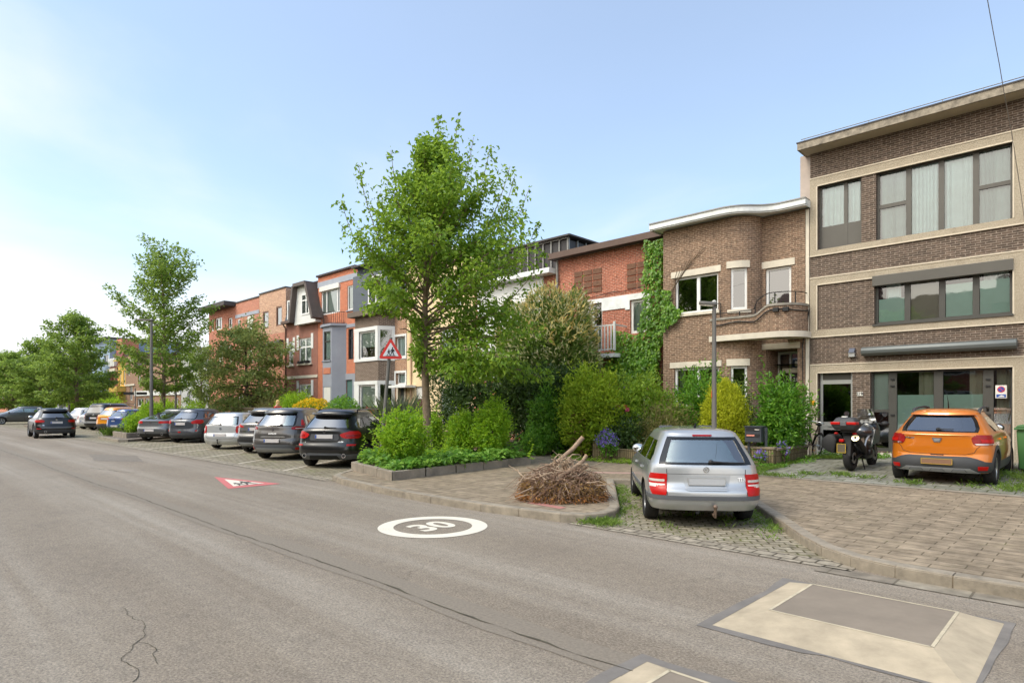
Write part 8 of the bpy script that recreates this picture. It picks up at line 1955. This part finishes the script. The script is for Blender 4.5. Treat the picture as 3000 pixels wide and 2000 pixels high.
# ---- wheelie bin
t = thing('wheelie_bin', 'green wheelie bin with white number sticker cut by the right edge', 'bin', (-1.22,18.4,.26)); q = MB()
bz = .27; vs = [(-1.48,18.13,bz+.06),(-.98,18.13,bz+.06),(-.98,18.68,bz+.06),(-1.48,18.68,bz+.06),(-1.52,18.05,bz+.95),(-.94,18.05,bz+.95),(-.94,18.78,bz+.95),(-1.52,18.78,bz+.95)]
q.add(vs, [(3,2,1,0),(4,5,6,7),(0,1,5,4),(1,2,6,5),(2,3,7,6),(3,0,4,7)]); bd = q.build('body', M_GREEN, t, bevel=.03, smooth=40)
q = MB(); q.box(-1.56,-.90,18.0,18.83,bz+.95,bz+1.0); q.prism([(-1.54,bz+1.0),(-.92,bz+1.0),(-.97,bz+1.06),(-1.49,bz+1.06)], 18.03, 18.8, lambda u, v, w_: (u, w_, v)); q.build('lid', M_GREEN, t, bevel=.015, smooth=40)
for x in (-1.50, -.96): q = MB(); q.lathe([(.10,x-.03),(.10,x+.03)], (0,18.72,bz+.10), 'x', 18); q.build('wheel', M_BLACK, t)
q = MB(); q.box(-1.36,-1.10,18.068,18.074,bz+.62,bz+.76); st = q.build('number_sticker', M_NUM, t)
q = MB(); text_on(q, '219', .11, (-1.23,18.062,bz+.69), (1,0,0), (0,0,1), .004); q.build('digits', M_BLACK, st, fix=False)
# ---- no parking sign on the glass
t = thing('no_parking_sign', 'white sign with blue and red no parking roundel on the glazed doors', 'sign', (fx(2933,20.1),20.1,fz(2933,1166,20.1)))
sx0, sx1, sz0, sz1 = fx(2916,20.1), fx(2950,20.1), fz(2933,1166,20.1), fz(2933,1128,20.1); cxs = (sx0+sx1)/2
q = MB(); q.box(sx0,sx1,20.105,20.112,sz0,sz1); pl = q.build('plate', M_NUM, t)
cz = sz0+(sz1-sz0)*.68; r_ = (sx1-sx0)*.34
q = MB(); q.lathe([(0,-.004),(r_,-.004),(r_,0),(0,0)], (cxs,20.104,cz), 'y', 28); q.build('red_ring', M_SIGNR, pl)
q = MB(); q.lathe([(0,-.003),(r_*.78,-.003),(r_*.78,0),(0,0)], (cxs,20.099,cz), 'y', 28); q.build('blue_disc', M_BLUEP, pl)
q = MB(); d_ = Vector((.7,0,-.7))*r_*.8; e_ = Vector((.7,0,.7))*r_*.10; c_ = Vector((cxs,20.094,cz)); q.add([c_-d_-e_, c_+d_-e_, c_+d_+e_, c_-d_+e_], [(0,1,2,3)]); q.build('red_bar', M_SIGNR, pl)
q = MB(); zz = sz0+(sz1-sz0)*.18; q.box(sx0+.02,sx1-.02,20.100,20.104,sz0+.02,zz+.04); q.build('tow_panel', M_BLUEP, pl)
q = MB(); q.add([(sx0+.05,20.098,sz0+.035),(sx1-.06,20.098,sz0+.035),(sx1-.05,20.098,zz),(sx0+.12,20.098,zz+.02)], [(0,1,2,3)]); q.build('tow_pictogram', M_NUM, pl)
# ---- overhead cable
t = MB(); pts = []
for px, py, it in ((2999,640,.0655),(2990,560,.0662),(2964,391,.072),(2940,262,.079),(2928,190,.083),(2910,95,.089),(2893,0,.095),(2865,-150,.106),(2830,-380,.125),(2790,-700,.16)):
    r = _ray(px, py); pts.append((r[0]/it, r[1]/it, CAMH+r[2]/it))
pts += [(pts[-1][0]-1.0, -2.0, pts[-1][2]+.8), (pts[-1][0]-2.4, -12.0, pts[-1][2]+1.6)]
pts[0] = (pts[0][0], 19.96, pts[0][2]); t.tube(pts, .007, 6); tag(t.build('overhead_cable', M_ZINC), 'thin cable dropping from the sky to the corner of the dark brick house', 'cable')
# ---- utility cabinet, direction sign, parasol
t = thing('utility_cabinet', 'grey utility cabinet behind the driving black SUV', 'cabinet', (-70,12.3,.1)); q = MB(); q.box(-70.4,-69.6,12.0,12.5,.1,1.75); q.build('cabinet', mat('cabinet_grey','#8d918f',.6,var=.05), t, bevel=.02); q = MB(); q.box(-70.45,-69.55,11.95,12.55,1.75,1.82); q.build('roof', M_ZINC, t)
t = pole('direction_sign', 'post with two dark direction boards before the brown houses', 'road sign', -56.6, 14.8, .12, 3.1, .04)
for s in (-1, 1): q = MB(); q.obox((-56.6+s*.52*CA, 14.8+s*.52*SA, 2.68), Vector((CA,SA,0))*.42, Vector((-SA,CA,0))*.02, (0,0,.11)); q.build('board', M_IRON, t)
t = thing('parasol', 'turquoise parasol behind the light green hedge', 'parasol', (-79.5,17.4,.1)); q = MB(); q.lathe([(1.3,2.05),(.9,2.3),(0,2.5)], (-79.5,17.4,.0), 'z', 12); q.build('canopy', mat('turquoise_cloth','#35b5b0',.7,var=.05), t); q = MB(); q.tube([(-79.5,17.4,.1),(-79.5,17.4,2.45)], .025, 6); q.build('pole', M_SHUT, t)
# ---- heap of cut branches on the pavement corner
bc_ = Vector((-6.98,8.50,.12)); rt, dp = Vector((CA,SA,0)), Vector((-SA,CA,0))
hp = thing('brush_pile', 'heap of cut brown conifer branches on the pavement corner', 'brush pile', tuple(bc_))
W = lambda r, d, z: bc_ + rt*r + dp*d + Vector((0,0,z))
g = random.Random(5)
def limb(pts, r0, r1, cut=True):
    k = len(pts); q = MB(); q.tube([W(*p) for p in pts], [r0+(r1-r0)*i/(k-1) for i in range(k)], 9); o = q.build('branch', M_WOOD, hp, smooth=60)
    if cut: a, b = W(*pts[0]), W(*pts[1]); n_ = (a-b).normalized(); q = MB(); q.tube([a, a+n_*.006], r0*.97, 9); q.build('cut_end', M_CUT, o)
limb([(.40,.25,1.08),(.22,.22,.88),(-.02,.2,.68),(-.25,.18,.48),(-.42,.15,.30)], .042, .034)
limb([(.43,-.05,.78),(.36,-.08,.68),(.18,-.12,.55),(-.05,-.18,.42),(-.25,-.2,.25),(-.36,-.22,.16)], .034, .042)
limb([(.46,.05,.60),(.30,.02,.46),(.10,.0,.34),(-.15,.05,.2)], .036, .024)
limb([(.16,.2,.72),(.08,.1,.55),(.0,.0,.40)], .025, .02, False)
limb([(-.45,-.1,.50),(-.36,-.15,.30),(-.22,-.2,.18),(-.10,-.22,.14)], .016, .024, False)
limb([(-.62,.1,.56),(-.45,.12,.50),(-.28,.15,.58),(-.05,.18,.60)], .010, .022, False)
limb([(-.30,.0,.42),(-.12,-.02,.46),(.05,.0,.44)], .012, .018, False)
q = MB()
for i in range(1150):
    a = g.uniform(0, 6.283); rr = g.uniform(0,1)**.55; x0_, y0_ = math.cos(a)*rr*.58, math.sin(a)*rr*.42; z0_ = g.uniform(.03,.52)*(1-.35*rr**3)
    a2 = a+g.gauss(0,1.1); Lt = g.uniform(.16,.5); dz = g.uniform(-.22,.16); e_ = max(0, rr-.4)
    p1 = (x0_+math.cos(a2)*Lt*.5, y0_+math.sin(a2)*Lt*.42, max(.02,z0_+dz*.5+.06)); p2 = (x0_+math.cos(a2+g.uniform(-.6,.6))*Lt, y0_+math.sin(a2+g.uniform(-.6,.6))*Lt*.8, max(.015,z0_+dz-.25*e_))
    q.tube([W(x0_,y0_,z0_), W(*p1), W(*p2)], [g.choice((.004,.005,.007,.011)), .005, .002], 4, cap=False)
o = q.build('twigs', M_TWIG, hp); o['kind'] = 'stuff'
q = MB()
for i in range(105):
    a = g.uniform(0, 6.283); x0_, y0_ = g.uniform(-.55,.5), g.uniform(-.4,.35); Lt = g.uniform(.3,.75); z0_ = g.uniform(.25,.6)*(1.05-abs(x0_)*.6); dz = g.uniform(-.3,.12)
    if i >= 70: x0_, y0_, z0_, Lt, dz = g.uniform(-.15,.25), g.uniform(-.1,.2), g.uniform(.45,.72), g.uniform(.2,.5), g.uniform(-.25,.22)
    pts_ = [(x0_+math.cos(a)*Lt*u+.05*math.sin(7*u+i), y0_+math.sin(a)*Lt*.7*u+.04*math.cos(5*u+i), max(.03, z0_+dz*u+.05*math.sin(6*u+i*2))) for u in (0,.25,.5,.75,1)]
    q.tube([W(*p_) for p_ in pts_], [.013,.011,.009,.006,.003], 5)
o = q.build('bare_sticks', mat('grey_sticks','#a69078',.9,var=.25,vs=8), hp); o['kind'] = 'stuff'
def needles(n, m, seed, zr, rr0, rr1, S, name):
    g2 = rs(seed); a = g2.uniform(0,6.283,n); r = g2.uniform(rr0,rr1,n); z = zr[0]+(zr[1]-zr[0])*g2.uniform(0,1,n)**1.4
    P = np.array([W(math.cos(x)*y*.76, math.sin(x)*y*.58, w_) for x, y, w_ in zip(a, r, z)]); D = np.array([rt*math.cos(x)+dp*math.sin(x) for x in a])
    o = addleaves(hp, name, P, D+g2.normal(0,.6,(n,3))+np.array([0,0,-.5]), g2.normal(0,1,(n,3)), S*g2.uniform(.5,1.2,n), m, .28); o['kind'] = 'stuff'
needles(2600, L_DEAD, 1, (.02,.34), .55, 1.0, .075, 'dead_needles'); needles(800, L_DEADO, 2, (.01,.13), .72, 1.06, .075, 'dead_needles'); needles(1500, L_BROWN, 3, (.1,.42), .3, .95, .07, 'dead_needles')
# ---- motorcycle
M_MCB = paint('moto_black', '#17181a', .2, .3); M_MCG = paint('moto_grey', '#54575b', .5, .3)
mt = thing('motorcycle', 'black touring motorcycle with red reflector top box parked on the driveway', 'motorcycle', (-4.50,16.45,.20), R(87), local=True)
def mwheel(x, w_):
    r = .315; q = MB(); h = w_/2; q.lathe([(r*.62,-h*.7),(r*.85,-h),(r*.96,-h*.7),(r,-h*.2),(r,h*.2),(r*.96,h*.7),(r*.85,h),(r*.62,h*.7)], (x,0,r), 'y', 36, close=True); wq = q.build('wheel', M_TYRE, mt, smooth=60)
    q = MB(); q.lathe([(r*.64,-.03),(r*.66,.03),(r*.58,.03),(r*.58,-.03)], (x,0,r), 'y', 30, close=True); q.lathe([(.0,-.06),(.05,-.06),(.05,.06),(0,.06)], (x,0,r), 'y', 14)
    for k in range(5): a = k*1.2566; q.obox((x+math.cos(a)*r*.32,0,r+math.sin(a)*r*.32), (math.cos(a)*r*.3,0,math.sin(a)*r*.3), (-math.sin(a)*.018,0,math.cos(a)*.018), (0,.018,0))
    q.build('rim', M_RIMD, wq, smooth=40); q = MB(); q.lathe([(.07,-.085),(.14,-.085),(.14,-.079),(.07,-.079)], (x,0,r), 'y', 28, close=True); q.build('brake_disc', M_ZINC, wq)
mwheel(0, .17); mwheel(1.52, .12)
def mpart(name, m, fn, **k): q = MB(); fn(q); return q.build(name, m, mt, **k)
mpart('swing_arm', M_RIMD, lambda q: (q.tube([(0,.11,.315),(.5,.10,.38)], [.03,.04], 8), q.tube([(0,-.11,.315),(.5,-.10,.38)], [.03,.04], 8)), smooth=50)
mpart('engine', M_RIMD, lambda q: (q.box(.52,1.0,-.20,.20,.26,.62), q.box(.62,.9,-.26,.26,.34,.50)), bevel=.05, smooth=40)
mpart('frame', M_ALU, lambda q: [q.tube([(.42,s*.14,.42),(.55,s*.17,.72),(1.2,s*.12,.95)], .025, 7) for s in (1,-1)], smooth=50)
mpart('seat', M_BLACK, lambda q: q.prism([(-.15,.83),(.1,.80),(.45,.78),(.70,.80),(.72,.86),(.45,.87),(.12,.92),(-.15,.92)], -.15, .15, lambda u, v, w_: (u, w_, v)), bevel=.04, smooth=50)
mpart('fuel_tank', M_MCG, lambda q: q.ball((.92,0,.93), .33, .21, .17, 20), smooth=60)
mpart('fairing', M_MCB, lambda q: (q.ball((1.28,0,.98), .22, .25, .24, 18), q.prism([(.75,.60),(1.3,.62),(1.42,.95),(1.0,.98)], -.24, -.19, lambda u, v, w_: (u, w_, v)), q.prism([(.75,.60),(1.3,.62),(1.42,.95),(1.0,.98)], .19, .24, lambda u, v, w_: (u, w_, v))), smooth=45)
mpart('windscreen', glassmat('moto_screen', '#b5bdbd', .08), lambda q: q.sheet(lambda u, v: Vector((1.30-.22*v - .10*abs(u-.5)**2*4, (u-.5)*(.44-.08*v), 1.12+.36*v)), 8, 4), smooth=60, fix=False)
mpart('fork', M_ZINC, lambda q: [q.tube([(1.52,s*.10,.315),(1.22,s*.10,1.02)], .026, 8) for s in (1,-1)], smooth=50)
mpart('front_mudguard', M_MCB, lambda q: q.sheet(lambda u, v: Vector((1.52+.345*math.cos(R(40+110*u)), (v-.5)*.15, .315+.345*math.sin(R(40+110*u)))), 12, 3), smooth=60)
hb = mpart('handlebar', M_BLACK, lambda q: q.tube([(.98,.44,1.10),(1.08,.25,1.13),(1.14,0,1.10),(1.08,-.25,1.13),(.98,-.44,1.10)], .017, 8), smooth=60)
for s in (1,-1):
    q = MB(); q.ball((1.06,s*.44,1.12), .09, .10, .07, 12); q.build('hand_guard', M_BLACK, hb, smooth=60)
    q = MB(); q.tube([(1.08,s*.30,1.13),(1.06,s*.42,1.32)], .008, 6); q.lathe([(0,-.012),(.065,-.010),(.065,.012),(0,.012)], (1.05,s*.44,1.36), 'x', 18); mm = q.build('mirror', M_BLACK, hb, smooth=40); q = MB(); q.lathe([(0,-.002),(.056,-.002),(.056,0),(0,0)], (1.036,s*.44,1.36), 'x', 18); q.build('mirror_glass', M_CHROME, mm)
mpart('instruments', M_ALU, lambda q: [q.lathe([(0,-.01),(.045,-.01),(.045,.03),(0,.03)], (1.10,y,1.16), 'x', 14) for y in (-.1,0,.1)])
# tail, plate, lamps, exhaust, luggage
mpart('rear_mudguard', M_BLACK, lambda q: q.prism([(-.30,.36),(-.20,.36),(.05,.72),(.1,.86),(-.22,.86)], -.095, .095, lambda u, v, w_: (u, w_, v)), bevel=.02)
pl = mpart('licence_plate', M_PLATEO, lambda q: q.box(-.325,-.315,.0,.20,.44,.66)); q = MB(); q.box(-.328,-.3255,.0,.20,.44,.452); q.box(-.328,-.3255,.0,.20,.648,.66); q.box(-.328,-.3255,.0,.012,.453,.647); q.box(-.328,-.3255,.188,.20,.453,.647); q.build('plate_border', M_YELP, pl)
mpart('tail_light', M_LRED, lambda q: q.box(-.33,-.25,.05,.15,.70,.77), bevel=.012)
for y in (.25, -.16): mpart('indicator', M_LRED, lambda q: q.ball((-.22,y,.90), .045, .05, .03, 12), smooth=60)
q = MB(); q.tube([(.55,-.15,.40),(.2,-.20,.55),(-.28,-.20,.80)], [.045,.075,.085], 16); ex = q.build('exhaust', M_BLACK, mt, smooth=45)
q = MB(); dd = Vector((-.48,0,.25)).normalized(); c_ = Vector((-.28,-.20,.80)); q.tube([c_, c_+dd*.02], .082, 18); q.build('exhaust_cap', mat('cream_chrome','#d8cda8',.3,.5,var=.05), ex, smooth=40); q = MB(); q.tube([c_+dd*.02, c_+dd*.026], .03, 14); q.build('exhaust_pipe', M_GAP, ex)
mpart('luggage_rack', M_BLACK, lambda q: (q.box(-.32,.05,-.12,.12,.93,.985), q.tube([(.1,.16,.80),(-.1,.30,.62),(-.3,.30,.62)], .012, 6), q.tube([(.1,-.16,.80),(-.1,-.24,.60),(-.25,-.24,.60),(.15,-.2,.45)], .012, 6)))
def rb(q, x0, x1, y0, y1, z0, z1, t0, t1):   # tapered box: bottom inset t0, top inset t1
    q.add([(x0+t0,y0+t0,z0),(x1-t0,y0+t0,z0),(x1-t0,y1-t0,z0),(x0+t0,y1-t0,z0),(x0+t1,y0+t1,z1),(x1-t1,y0+t1,z1),(x1-t1,y1-t1,z1),(x0+t1,y1-t1,z1)], [(3,2,1,0),(4,5,6,7),(0,1,5,4),(1,2,6,5),(2,3,7,6),(3,0,4,7)])
tb = mpart('top_box', M_CLAD, lambda q: rb(q, -.50,-.06,-.29,.29,.99,1.13,.07,.0), bevel=.03, smooth=45)
q = MB(); rb(q, -.50,-.06,-.29,.29,1.131,1.29,.0,.10); q.build('box_lid', M_CLAD, tb, bevel=.035, smooth=45)
for s in (1,-1): q = MB(); q.box(-.508,-.30,s*.07 if s > 0 else -.285,.285 if s > 0 else -.07,1.12,1.185); q.build('box_reflector', M_LRED, tb, bevel=.012)
q = MB(); q.box(-.512,-.45,-.065,.065,1.09,1.20); q.build('box_latch', M_CLADG, tb, bevel=.01); q = MB(); q.box(-.33,-.23,-.02,.10,1.285,1.315); q.build('white_lamp', M_SHUT, tb, bevel=.012)
mpart('pannier', M_BLACK, lambda q: q.prism([(.27,.46),(.22,.80),(.28,.90),(.42,.92),(.56,.80),(.58,.62),(.44,.50)], -.30, .18, lambda u, v, w_: (w_, u, v-.04)), bevel=.03, smooth=45)
mpart('centre_stand', M_BLACK, lambda q: [q.tube([(.45,s*.10,.32),(.40,s*.19,.01)], .016, 6) for s in (1,-1)])
# ---- bicycle leaning by the wall
bk = thing('bicycle', 'old dark bicycle leaning among the weeds by the laurel bush', 'bicycle', (-6.05,18.75,.30), R(128), local=True); bk.rotation_euler = (R(12), 0, R(128))
def bpart(name, m, fn, par=None, **k): q = MB(); fn(q); return q.build(name, m, par or bk, **k)
for x in (0, 1.02):
    def tw(q): n_ = 36; pts = [(x+.335*math.cos(2*math.pi*i/n_), 0, .335+.335*math.sin(2*math.pi*i/n_)) for i in range(n_+1)]; q.tube(pts, .017, 6, cap=False)
    wq = bpart('wheel', M_TYRE, tw, smooth=60)
    bpart('spokes', M_ALU, lambda q: [q.tube([(x,.015*(-1)**i,.335),(x+.32*math.cos(i*.35),0,.335+.32*math.sin(i*.35))], .0022, 3, cap=False) for i in range(18)] + [q.tube([(x,-.05,.335),(x,.05,.335)], .02, 8)], wq)
    bpart('mudguard', M_IRON, lambda q: q.tube([(x+.37*math.cos(R(a_)), 0, .335+.37*math.sin(R(a_))) for a_ in range(10,190,15)], .014, 5), smooth=60)
bpart('frame', mat('bike_brown','#4a3a32',.4,.2), lambda q: (q.tube([(.42,0,.30),(.30,0,.85)], .017, 7), q.tube([(.42,0,.30),(.86,0,.78)], .019, 7), q.tube([(.33,0,.72),(.85,0,.82)], .016, 7), q.tube([(0,.04,.335),(.42,.03,.30)], .011, 6), q.tube([(0,.04,.335),(.32,.02,.76)], .010, 6), q.tube([(0,-.04,.335),(.42,-.03,.30)], .011, 6), q.tube([(.84,0,.86),(.90,0,.64),(1.02,.05,.335)], .014, 6)), smooth=60)
bpart('saddle', M_BLACK, lambda q: (q.ball((.27,0,.93), .14, .08, .04, 12), q.tube([(.30,0,.85),(.28,0,.93)], .014, 6)), smooth=60)
bpart('handlebar', M_CHROME, lambda q: (q.tube([(.84,0,.86),(.82,0,1.02)], .013, 6), q.tube([(.62,.28,1.0),(.80,.22,1.03),(.86,0,1.02),(.80,-.22,1.03),(.62,-.28,1.0)], .012, 6)), smooth=60)
bpart('crank', M_CHROME, lambda q: (q.lathe([(.07,-.05),(.09,-.05),(.09,-.045),(.07,-.045)], (.42,0,.30), 'y', 20, close=True), q.tube([(.42,-.06,.30),(.52,-.06,.18)], .01, 5), q.tube([(.42,.06,.30),(.32,.06,.42)], .01, 5)))
bpart('reflector', M_LRED, lambda q: q.box(-.40,-.385,-.03,.03,.50,.55)); bpart('pedal_reflector', M_ORST, lambda q: q.box(.50,.56,-.14,-.06,.165,.19))
# ---- person behind the grey minivan
M_SKIN = mat('skin', '#c9937a', .6, var=.05); M_HAIR = mat('blond_hair', '#c9ac72', .8, var=.15); M_SHIRT = mat('red_shirt', '#c01f1c', .8, var=.06); M_TROU = mat('dark_trousers', '#2c3140', .85, var=.08); M_SHOE = mat('shoe', '#2a2725', .7)
def skin(name, verts, edges, radii, m, parent, sub=2, rootv=0):
    me = bpy.data.meshes.new(name); me.from_pydata(verts, edges, []); o = bpy.data.objects.new('tmp', me); col.objects.link(o)
    md = o.modifiers.new('s', 'SKIN'); sv = me.skin_vertices[0].data
    for i, r in enumerate(radii): sv[i].radius = r if isinstance(r, tuple) else (r, r); sv[i].use_root = (i == rootv)
    ms = o.modifiers.new('u', 'SUBSURF'); ms.levels = ms.render_levels = sub
    bpy.context.view_layer.update(); dg = bpy.context.evaluated_depsgraph_get(); m2 = bpy.data.meshes.new_from_object(o.evaluated_get(dg)); bpy.data.objects.remove(o)
    m2.materials.clear(); m2.materials.append(m); m2.polygons.foreach_set('use_smooth', [True]*len(m2.polygons)); m2.name = name
    return link(name, m2, parent)
ps = thing('person', 'person with blond hair in a red top standing behind the grey minivan', 'person', (-31.6,14.9,.27), R(200), local=True)
V_ = [(0,0,.95),(0,0,1.12),(.01,0,1.32),(.0,0,1.42),(.01,0,1.52),(.02,0,1.60),(.015,0,1.69), (0,.09,.90),(.02,.10,.50),(-.01,.10,.09),(.12,.11,.04),(0,-.09,.90),(.03,-.10,.50),(-.01,-.10,.09),(.12,-.11,.04), (0,.17,1.40),(-.01,.23,1.12),(.06,.22,.88),(.08,.21,.79),(0,-.17,1.40),(-.01,-.23,1.12),(.06,-.22,.88),(.08,-.21,.79)]
E_ = [(0,1),(1,2),(2,3),(3,4),(4,5),(5,6),(0,7),(7,8),(8,9),(9,10),(0,11),(11,12),(12,13),(13,14),(3,15),(15,16),(16,17),(17,18),(3,19),(19,20),(20,21),(21,22)]
R_ = [.13,.12,.14,.12,.055,.085,.075,.085,.06,.045,.04,.085,.06,.045,.04,.06,.042,.033,.03,.06,.042,.033,.03]
bdy = skin('body', V_, E_, R_, M_SKIN, ps)
k = [0,1,2,3,15,16,19,20]; mp_ = {v: i for i, v in enumerate(k)}; skin('shirt', [V_[i] for i in k], [(mp_[a], mp_[b]) for a, b in E_ if a in mp_ and b in mp_], [R_[i]+.016 for i in k], M_SHIRT, ps)
k = [0,7,8,9,11,12,13]; mp_ = {v: i for i, v in enumerate(k)}; skin('trousers', [V_[i] for i in k], [(mp_[a], mp_[b]) for a, b in E_ if a in mp_ and b in mp_], [R_[i]+.018 for i in k], M_TROU, ps)
q = MB(); q.ball((-.015,0,1.665), .105, .095, .115, 16); q.ball((-.05,0,1.58), .065, .085, .11, 12); q.build('hair', M_HAIR, ps, smooth=70)
for s in (1,-1):
    q = MB(); q.ball((.10,s*.035,1.645), .012, .014, .009, 8); q.build('eye', M_BLACK, ps); q = MB(); q.ball((.12,s*.105,.05), .12, .045, .05, 10); q.build('shoe', M_SHOE, ps)
    for f in range(5): a_ = (f-2)*.012; q = MB(); q.tube([(.085+a_,s*.21,.77),(.09+a_*1.5,s*.205,.73),(.095+a_*1.6,s*.195,.70 if f not in (0,4) else .72)], [.009,.008,.006], 6); q.build('finger', M_SKIN, ps)
q = MB(); q.ball((.115,0,1.615), .02, .014, .022, 8); q.build('nose', M_SKIN, ps)

# ---- the other side of the street (behind the camera; it shows in the windows and the car paint)
struct(flat('pavement_opposite', [(-90,-9.0),(-90,-22),(30,-22),(30,-9.0)], -.005, .12, M_PAVE2))
rowm = [M_BRRED, M_BRBRN, M_CREAM2, M_BRTAN, M_BR217, M_BRGO, M_WGREY, M_BRMA]
looks = ['red brick', 'brown brick', 'cream rendered', 'pale brick', 'tan brick', 'bright orange brick', 'pale grey', 'dark red brick']
for i in range(12):
    xa = -78 + i*8.0; hh = 7.6 + (i*37 % 5)*.45; t = thing('house_opposite', looks[i % 8] + (' house' if i < 8 else ' house with dark gable roof') + ' across the street, mirrored in windows and car paint', 'house', (xa+4, -15, .12), group='houses on the opposite side of the street')
    q = MB(); q.box(xa+.02, xa+7.98, -23, -15, .1, hh); q.build('wall', rowm[i % 8], t)
    q = MB(); q.prism([(-14.8,hh),(-23.2,hh),(-19,hh+2.6)], xa, xa+8, lambda u, v, w_: (w_, u, v)); q.build('roof', mat('opposite_tiles','#6b4a40',.85,var=.2), t)
    for k in range(2):
        for z in (1.0, 4.0):
            q = MB(); q.box(xa+1.0+k*3.8, xa+3.2+k*3.8, -15.0, -14.94, z, z+1.8); w_ = q.build('window', M_UPVC, t)
            q = MB(); q.box(xa+1.1+k*3.8, xa+3.1+k*3.8, -14.94, -14.93, z+.1, z+1.7); q.build('pane', M_BLACKP, w_)
for i, x in enumerate((-52, -30, -11, 9)): again(T3, 'street tree across the road, %s, mirrored in windows' % ('near the dark red house', 'by the pale houses', 'opposite the parked SUVs', 'opposite the dark brick house')[i], (x, -11.5, .1), i*1.7, (1.1,.9))
